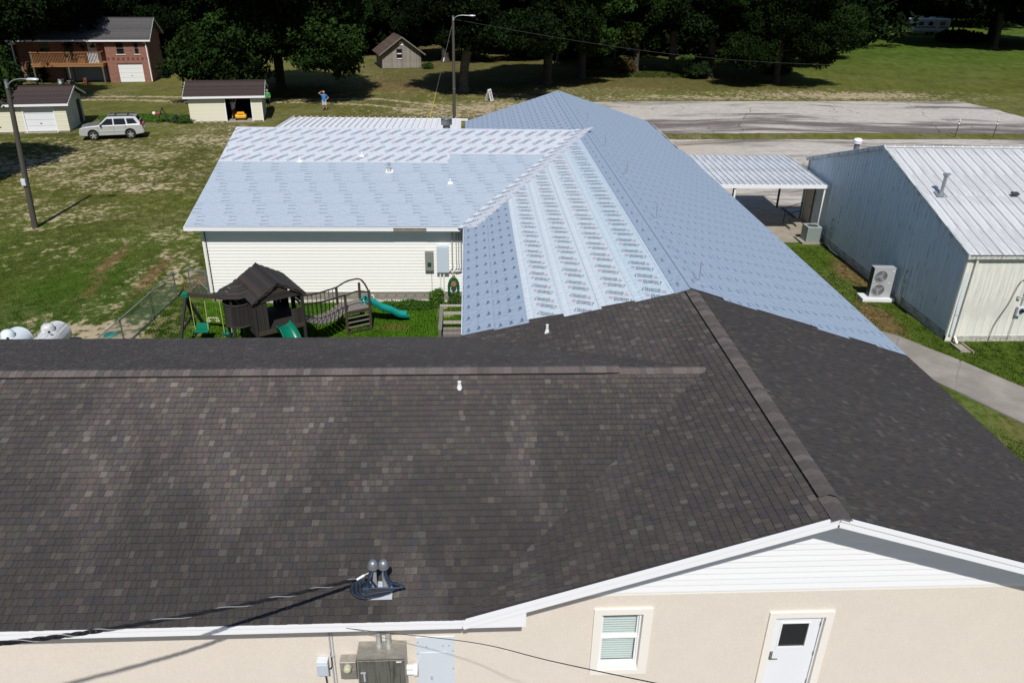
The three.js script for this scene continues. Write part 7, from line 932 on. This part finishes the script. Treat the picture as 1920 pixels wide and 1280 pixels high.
function tree(label, x, z, h, r, y0, o = {}) { // h height, r crown radius, y0 underside of the crown
  const t = thing(o.name || 'tree', label, 'tree', [x, 0, z], 0, undefined), n = o.lobes || 18, lobes = [], limbs = [], tr = o.trunk || h * 0.026 + 0.06, cy = (y0 + h) / 2, lean = [rr(-0.5, 0.5), rr(-0.4, 0.4)];
  const ox = o.ox || 0, oz = o.oz || 0, fork = V(lean[0] * 0.4 + ox * 0.25, mix(y0, cy, o.fork || 0.3), lean[1] * 0.4 + oz * 0.25);
  limbs.push(tube([[0, -0.2, 0], [lean[0] * 0.1, fork.y * 0.4, lean[1] * 0.2], [fork.x, fork.y, fork.z], [fork.x * 1.3 + ox * 0.5, mix(fork.y, h, 0.6), fork.z + oz * 0.5]], tr, 9, 14), rod([0, -0.1, 0], [lean[0] * 0.05, 0.7, 0], tr * 1.55, tr * 0.98, 10));
  for (let i = 0; i < n; i++) { const a = i * 2.399 + rr(-0.4, 0.4), f = (i + 0.5) / n, yy = mix(y0 + r * 0.12, h - r * 0.25, Math.pow(f, 0.85)) + rr(-0.6, 0.6), env = o.wide && yy < mix(y0, h, 0.5) ? 1 : Math.sqrt(Math.max(0.08, 1 - Math.pow((yy - mix(y0, h, 0.38)) / (h - y0) * 1.55, 2))), rad = r * env * rr(0.42, 0.86), lr = r * rr(0.2, 0.38) * (0.6 + 0.4 * env);
    const c = [ox + Math.cos(a) * rad, yy, oz + Math.sin(a) * rad]; lobes.push([...c, lr * rr(1, 1.3), lr * rr(0.6, 0.85), lr * rr(1, 1.3), rr(0.45, 1.5)]); if (i % 2 === 0) limbs.push(tube([[fork.x, Math.min(fork.y, yy), fork.z], [mix(fork.x, c[0], 0.5), mix(fork.y, yy, 0.65), mix(fork.z, c[2], 0.5)], [c[0] * 0.95, yy, c[2] * 0.95]], tr * rr(0.25, 0.42), 6, 8)); }
  lobes.push([ox, cy + 0.1 * h, oz, r * 0.5, (h - y0) * 0.34, r * 0.5, 0.8]);
  mesh('trunk', merge(limbs), o.bark || barkM, t);
  crownMesh(t, lobes, o.count || Math.round(210 * r * (h - y0) * 0.25), GREENS[o.green || 'oak'], o.far ? CLUMP_FAR : CLUMPS[Math.floor(rnd() * 3)], o.sc || 1); return t;
}
// the ones one can tell apart, near to far
tree('dark spreading tree at the left edge with a thick bare trunk and overhanging branches', -49.8, -91.2, 16, 8.6, 5.0, { green: 'dark', trunk: 0.55, count: 5600, ox: 1.0, oz: -3.6, lobes: 26, fork: 0.6, wide: 1 });
tree('high branches of a dark tree reaching in over the far left corner', -52, -76.5, 12.5, 6.4, 5.9, { green: 'dark', count: 3600, lobes: 18, ox: 7.2, oz: -1, trunk: 0.45, wide: 1 });
tree('broad oak with low drooping branches between the brick house and the wooden shed', -20.5, -90.5, 16.5, 9.4, 2.6, { count: 10500, lobes: 30, trunk: 0.5, oz: 4.5, ox: 0.5, wide: 1 });
tree('leafy tree standing beyond the left edge that shades the bare sand', -35.6, -49.2, 10.5, 6.1, 2.6, { count: 4800, green: 'oak', lobes: 16 });
tree('large shady tree directly behind the upright grey pole', -0.5, -90, 17, 7.6, 3.8, { ox: 2.4, oz: 1.5, count: 6500, green: 'dark', lobes: 22, bark: barkPale });
tree('tall tree rising behind the far tip of the felted roof', 9.2, -95.5, 18, 8.5, 4.2, { count: 6500, green: 'oak', lobes: 22 });
tree('thin-trunked tree at the edge of the grass right of the roof tip', 16.9, -114, 17, 5.5, 4, { count: 3400, green: 'light', lobes: 14, bark: barkPale });
tree('leafy tree behind the sandy edge of the lot', 14, -101, 16, 6.5, 4.5, { green: 'light', count: 4200, lobes: 16 });
tree('slender leaning tree beside the brown bush', 21.8, -107, 15, 4.2, 3.2, { count: 3000, green: 'oak', lobes: 12 });
tree('slim pale-trunked tree behind the palmetto', 27.6, -111, 16, 5, 4.2, { count: 3000, green: 'dark', lobes: 13, bark: barkPale });
tree('ivy-covered tree with a straight dark trunk by the parking lot', 30.6, -103, 16, 5.5, 3.8, { count: 3600, green: 'dark', lobes: 14 });
tree('full green tree with drooping branches at the corner of the paved lot', 38, -99.5, 16, 8.2, 2.6, { count: 7600, green: 'oak', lobes: 26, trunk: 0.4, wide: 1 });
tree('dark tree standing just behind the wooden shed', -3.2, -116, 17, 7.5, 3.2, { count: 5200, green: 'dark', lobes: 18 });
tree('tree with dense low foliage behind the middle of the lot trees', 9.5, -122, 18, 8, 2.5, { count: 4800, green: 'dark', lobes: 18 });
tree('round dark tree right behind the ridge of the near brick house', -42, -113, 16, 9, 2.2, { count: 6000, green: 'dark', lobes: 20 });
tree('dark green tree left of the shed at the wood edge', -19, -128, 18, 9, 2, { count: 5200, green: 'dark', lobes: 18 });
tree('leafy tree at the back of the lot between two trunks', 44, -116, 16, 7, 2, { count: 4400, green: 'dark', lobes: 16 });
tree('shadowy tree left of the field behind the drooping tree', 52, -128, 17, 8.5, 1.2, { count: 4800, green: 'dark', lobes: 16 });
tree('far oak with a thick visible trunk at the right edge of the field', 105.5, -164, 19, 11, 4.2, { count: 3200, green: 'dark', lobes: 18, trunk: 0.9, far: 1, fork: 0.15 });
tree('wide dark oak overhanging the far end of the green field', 95, -146, 17, 12, 5.6, { count: 3800, green: 'dark', lobes: 22, far: 1, trunk: 0.5, oz: -4 });
tree('dark oak at the right frame edge beyond the field', 110, -143, 17, 12, 3.6, { count: 3600, green: 'dark', lobes: 20, far: 1, trunk: 0.5, oz: -3 });
tree('low-branched oak in front of the white camper trailer', 73, -158, 17, 8.4, 4.8, { count: 2900, green: 'dark', lobes: 18, far: 1, oz: -2, trunk: 0.35 });
tree('dark oak left of the white camper trailer', 70, -161, 18, 10.5, 1.6, { count: 3000, green: 'dark', lobes: 18, far: 1 });
tree('broad oak where the field meets the middle of the wood', 59, -152, 18, 9.5, 1.0, { count: 3000, green: 'dark', lobes: 18, far: 1 });
tree('tree at the far left edge of the wood above the second brick house', -62, -112, 18, 10, 2.5, { count: 3200, green: 'dark', lobes: 18, far: 1 });
tree('bent thin tree leaning beside the far thick oak', 99.5, -168, 13, 5, 4.5, { count: 700, green: 'dark', lobes: 8, far: 1, trunk: 0.22, ox: 2.5 });
{ // the wood behind: one dark mass of foliage and stems
  const wood = new THREE.Group(); wood.name = 'woodland'; scene.add(wood); wood.userData.kind = 'stuff'; wood.userData.label = 'dense dark wood filling the top of the view behind the separate trees'; wood.userData.category = 'woods';
  const lobes = []; for (let i = 0; i < 330; i++) { const x = rr(-150, 150), z = -rr(132, 205) - Math.max(0, x - 45) * 0.62, s = rr(4, 7.5); if (x > 78 && z > -186 ) continue; lobes.push([x, rr(3.2, 22), z, s * 1.3, s * 0.8, s, rr(0.7, 1.2)]); }
  for (let i = 0; i < 130; i++) { const x = rr(-150, 62), z = -rr(124, 150) - Math.max(0, x - 30) * 0.5, s = rr(3, 5); if (x > -14 && x < 4 && z > -134) continue; lobes.push([x, rr(1.5, 6), z, s * 1.3, s * 0.8, s, rr(0.7, 1.1)]); }
  crownMesh(wood, lobes, 30000, GREENS.dark, leafClump(22, 1.9, 1.0), 1, 'wood_foliage').userData.kind = 'stuff';
  const st = []; for (let i = 0; i < 150; i++) { const x = rr(-120, 130), z = -rr(112, 175) - Math.max(0, x - 45) * 0.6; if (x > 40 || (x > -18 && x < 8)) continue; st.push(rod([x, 0, z], [x + rr(-0.8, 0.8), 12, z + rr(-0.5, 0.5)], rr(0.14, 0.32), 0.1, 6)); } const sm = mesh('wood_stems', merge(st), barkPale, wood); sm.userData.kind = 'stuff';
}
// shrubs and undergrowth
function shrub(name, label, cat, x, z, r, h, col, count, geo = CLUMPS[2], sc = 0.42, stem = true) { const t = thing(name, label, cat, [x, 0, z]); const L = []; for (let i = 0; i < 7; i++) { const a = i * 2.4; L.push([Math.cos(a) * r * 0.45, h * rr(0.3, 0.7), Math.sin(a) * r * 0.45, r * rr(0.4, 0.6), h * rr(0.28, 0.4), r * rr(0.4, 0.6), rr(0.8, 1.2)]); } crownMesh(t, L, count, col, geo, sc, 'foliage'); if (stem) { const s = []; for (let i = 0; i < 5; i++) s.push(rod([rr(-0.1, 0.1), 0, rr(-0.1, 0.1)], [rr(-r, r) * 0.5, h * 0.7, rr(-r, r) * 0.5], 0.02, 0.01, 5)); mesh('stem', merge(s), barkM, t); } return t; }
shrub('shrub', 'small bright shrub against the cream wall beside the white pipes', 'shrub', -1.42, -31.15, 0.3, 0.75, [0.06, 0.12, 0.02], 130, CLUMPS[2], 0.2);
shrub('shrub', 'weedy clump at the foot of the cream wall under the hose', 'shrub', -0.6, -31.0, 0.35, 0.4, [0.05, 0.1, 0.02], 120, CLUMPS[2], 0.2);
shrub('shrub', 'reddish brown bush at the wood edge', 'shrub', 20.2, -106, 1.4, 1.9, [0.07, 0.05, 0.02], 300, CLUMPS[0], 0.55); shrub('shrub', 'dark round bush at the foot of the ivy-covered tree', 'shrub', 29.0, -102.6, 1.7, 2.6, [0.02, 0.04, 0.012], 420, CLUMPS[0], 0.6);
shrub('shrub', 'pale green bush among the trunks right of the roof tip', 'shrub', 16.4, -111, 1.5, 1.9, [0.05, 0.08, 0.02], 300, CLUMPS[0], 0.55); shrub('shrub', 'clipped dark green bush under the deck of the brick house', 'shrub', -47.5, -93.5, 1.1, 2.6, [0.015, 0.03, 0.01], 320, CLUMPS[0], 0.5);
shrub('shrub', 'weeds at the right corner of the wooden shed', 'shrub', -5.3, -108.6, 0.7, 0.7, [0.04, 0.08, 0.02], 130, CLUMPS[2], 0.4); shrub('shrub', 'low bush shading the front of the white camper trailer', 'shrub', 97, -160, 5, 1.5, [0.015, 0.028, 0.01], 360, CLUMP_FAR, 0.7); shrub('shrub', 'bush in the dark gap left of the field', 'shrub', 41, -108, 2, 2, [0.025, 0.045, 0.012], 300, CLUMPS[0], 0.6);
{ // fan-leaved palmetto
  const t = thing('palmetto', 'spiky fan-leaved palmetto at the edge of the grass', 'palmetto', [26.8, 0, -107.4]); for (let k = 0; k < 16; k++) { const a = k * 2.4, el = rr(0.4, 1.2), b = []; for (let j = -5; j <= 5; j++) { const an = a + j * 0.13, L = rr(0.9, 1.3), c = Math.cos(el + Math.abs(j) * 0.04); b.push(hexa([[0, 0.3, 0], [0.03, 0.3, 0.03], [0.03, 0.31, 0.03], [0, 0.31, 0], [Math.cos(an) * L * c, 0.4 + L * Math.sin(el), Math.sin(an) * L * c], [Math.cos(an) * L * c + 0.07, 0.38 + L * Math.sin(el), Math.sin(an) * L * c + 0.07], [Math.cos(an) * L * c + 0.07, 0.4 + L * Math.sin(el), Math.sin(an) * L * c + 0.07], [Math.cos(an) * L * c, 0.42 + L * Math.sin(el), Math.sin(an) * L * c]])); } mesh('frond', merge(b), M(0.06, 0.1, 0.025, 0.6), t); } mesh('trunk', rod([0, 0, 0], [0, 0.35, 0], 0.14, 0.1, 8), barkM, t);
}
{ // grass: short blades over the lawns, thicker and greener inside the yard
  const blade = (n, R, h) => { const p = [], nn = [], uv = []; for (let i = 0; i < n; i++) { const x = rr(-R, R), z = rr(-R, R), a = rnd() * 6.28, w = 0.012 * h / 0.07, H = h * rr(0.6, 1.3), lx = rr(-0.6, 0.6) * H, lz = rr(-0.6, 0.6) * H; p.push(x - Math.cos(a) * w, 0, z - Math.sin(a) * w, x + Math.cos(a) * w, 0, z + Math.sin(a) * w, x + lx, H, z + lz); for (let k = 0; k < 3; k++) { nn.push(lx * 2, 1, lz * 2); uv.push(0, 0); } } const g = new THREE.BufferGeometry(); g.setAttribute('position', new THREE.Float32BufferAttribute(p, 3)); g.setAttribute('normal', new THREE.Float32BufferAttribute(nn, 3)); g.setAttribute('uv', new THREE.Float32BufferAttribute(uv, 2)); return g; };
  const put = (label, n, area, geo, sc, ok) => { const P = []; let guard = 0; while (P.length < n && guard++ < n * 6) { const x = rr(area[0], area[1]), z = rr(area[2], area[3]); if (!ok(x, z)) continue; P.push([x, z]); }
    const m = new THREE.InstancedMesh(geo, M(1, 1, 1, 0.85), P.length); { const mm = m.material; m.material = new THREE.MeshPhysicalMaterial({ roughness: 1, specularIntensity: 0.1, side: THREE.DoubleSide }); mm.dispose(); } P.forEach(([x, z], i) => { const c = groundColor(x, z), s = sc * rr(0.6, 1.3), v = rr(0.75, 1.35); sT.setScalar(s); eT.set(0, rnd() * 6.28, 0); qT.setFromEuler(eT); m.setMatrixAt(i, mT.compose(V(x, 0, z), qT, sT)); m.setColorAt(i, cT.setRGB(c[0] * v * 1.25, c[1] * v * 1.4, c[2] * v * 1.1)); }); m.name = numbered('grass'); m.userData.kind = 'stuff'; m.userData.label = label; m.userData.category = 'grass'; m.castShadow = m.receiveShadow = true; scene.add(m); };
  put('thick green grass in the fenced yard', 30000, [-12.6, -0.3, -31.2, -26.5], blade(16, 0.1, 0.06), 1, () => true);
  put('short patchy grass of the open lawn', 36000, [-45, -11, -66, -27.5], blade(14, 0.16, 0.042), 1, (x, z) => sandAt(x, z) < 0.75 - 0.5 * rnd() && x > -0.56 * -z - 6 + (z + 66) * 0.0 && !(x > -11.4 && z < -31));
  put('grass strip beside the shaded metal wall', 11000, [12.6, 24, -38.5, -14.5], blade(14, 0.12, 0.05), 1, (x, z) => !(x > 18.9 && z < -27.1) && x > 12.6 - (z + 38) * 0.0 && !(x > 14 && x < 24.5 && Math.abs((x - 15.2) * 0.86 + (z + 27) * -0.51 - 0) < 1.6 && z > -29));
  const weeds = (label, x, z, rx, rz, n, h, col) => { const m = new THREE.InstancedMesh(CLUMPS[2], leafM, n); for (let i = 0; i < n; i++) { const a = rnd() * 6.28, q = Math.sqrt(rnd()); sT.setScalar(rr(0.16, 0.38)); eT.set(0, rnd() * 6.28, 0); qT.setFromEuler(eT); m.setMatrixAt(i, mT.compose(V(x + Math.cos(a) * q * rx, rr(0.02, h), z + Math.sin(a) * q * rz), qT, sT)); const v = rr(0.7, 1.3); m.setColorAt(i, cT.setRGB(col[0] * v, col[1] * v, col[2] * v)); } m.name = numbered('weeds'); m.userData.kind = 'stuff'; m.userData.label = label; m.userData.category = 'weeds'; scene.add(m); };
  weeds('lush green weeds behind the parked car', -28.2, -72.4, 4.4, 1.7, 1100, 0.1, [0.07, 0.15, 0.022]); weeds('weeds along the left foot of the open garage', -24.6, -71.2, 0.9, 1.2, 260, 0.3, [0.05, 0.09, 0.02]); weeds('leafy weeds at the foot of the cream wall', -2.6, -30.75, 1.3, 0.35, 420, 0.1, [0.045, 0.1, 0.015]); weeds('ground cover at the edge of the wood', 22, -104.5, 8, 2.2, 900, 0.3, [0.06, 0.085, 0.02]); weeds('bright grass beyond the ivy-covered tree', 36.5, -122, 5, 5, 900, 0.4, [0.07, 0.14, 0.02]);
}
renderer.render(scene, camera);
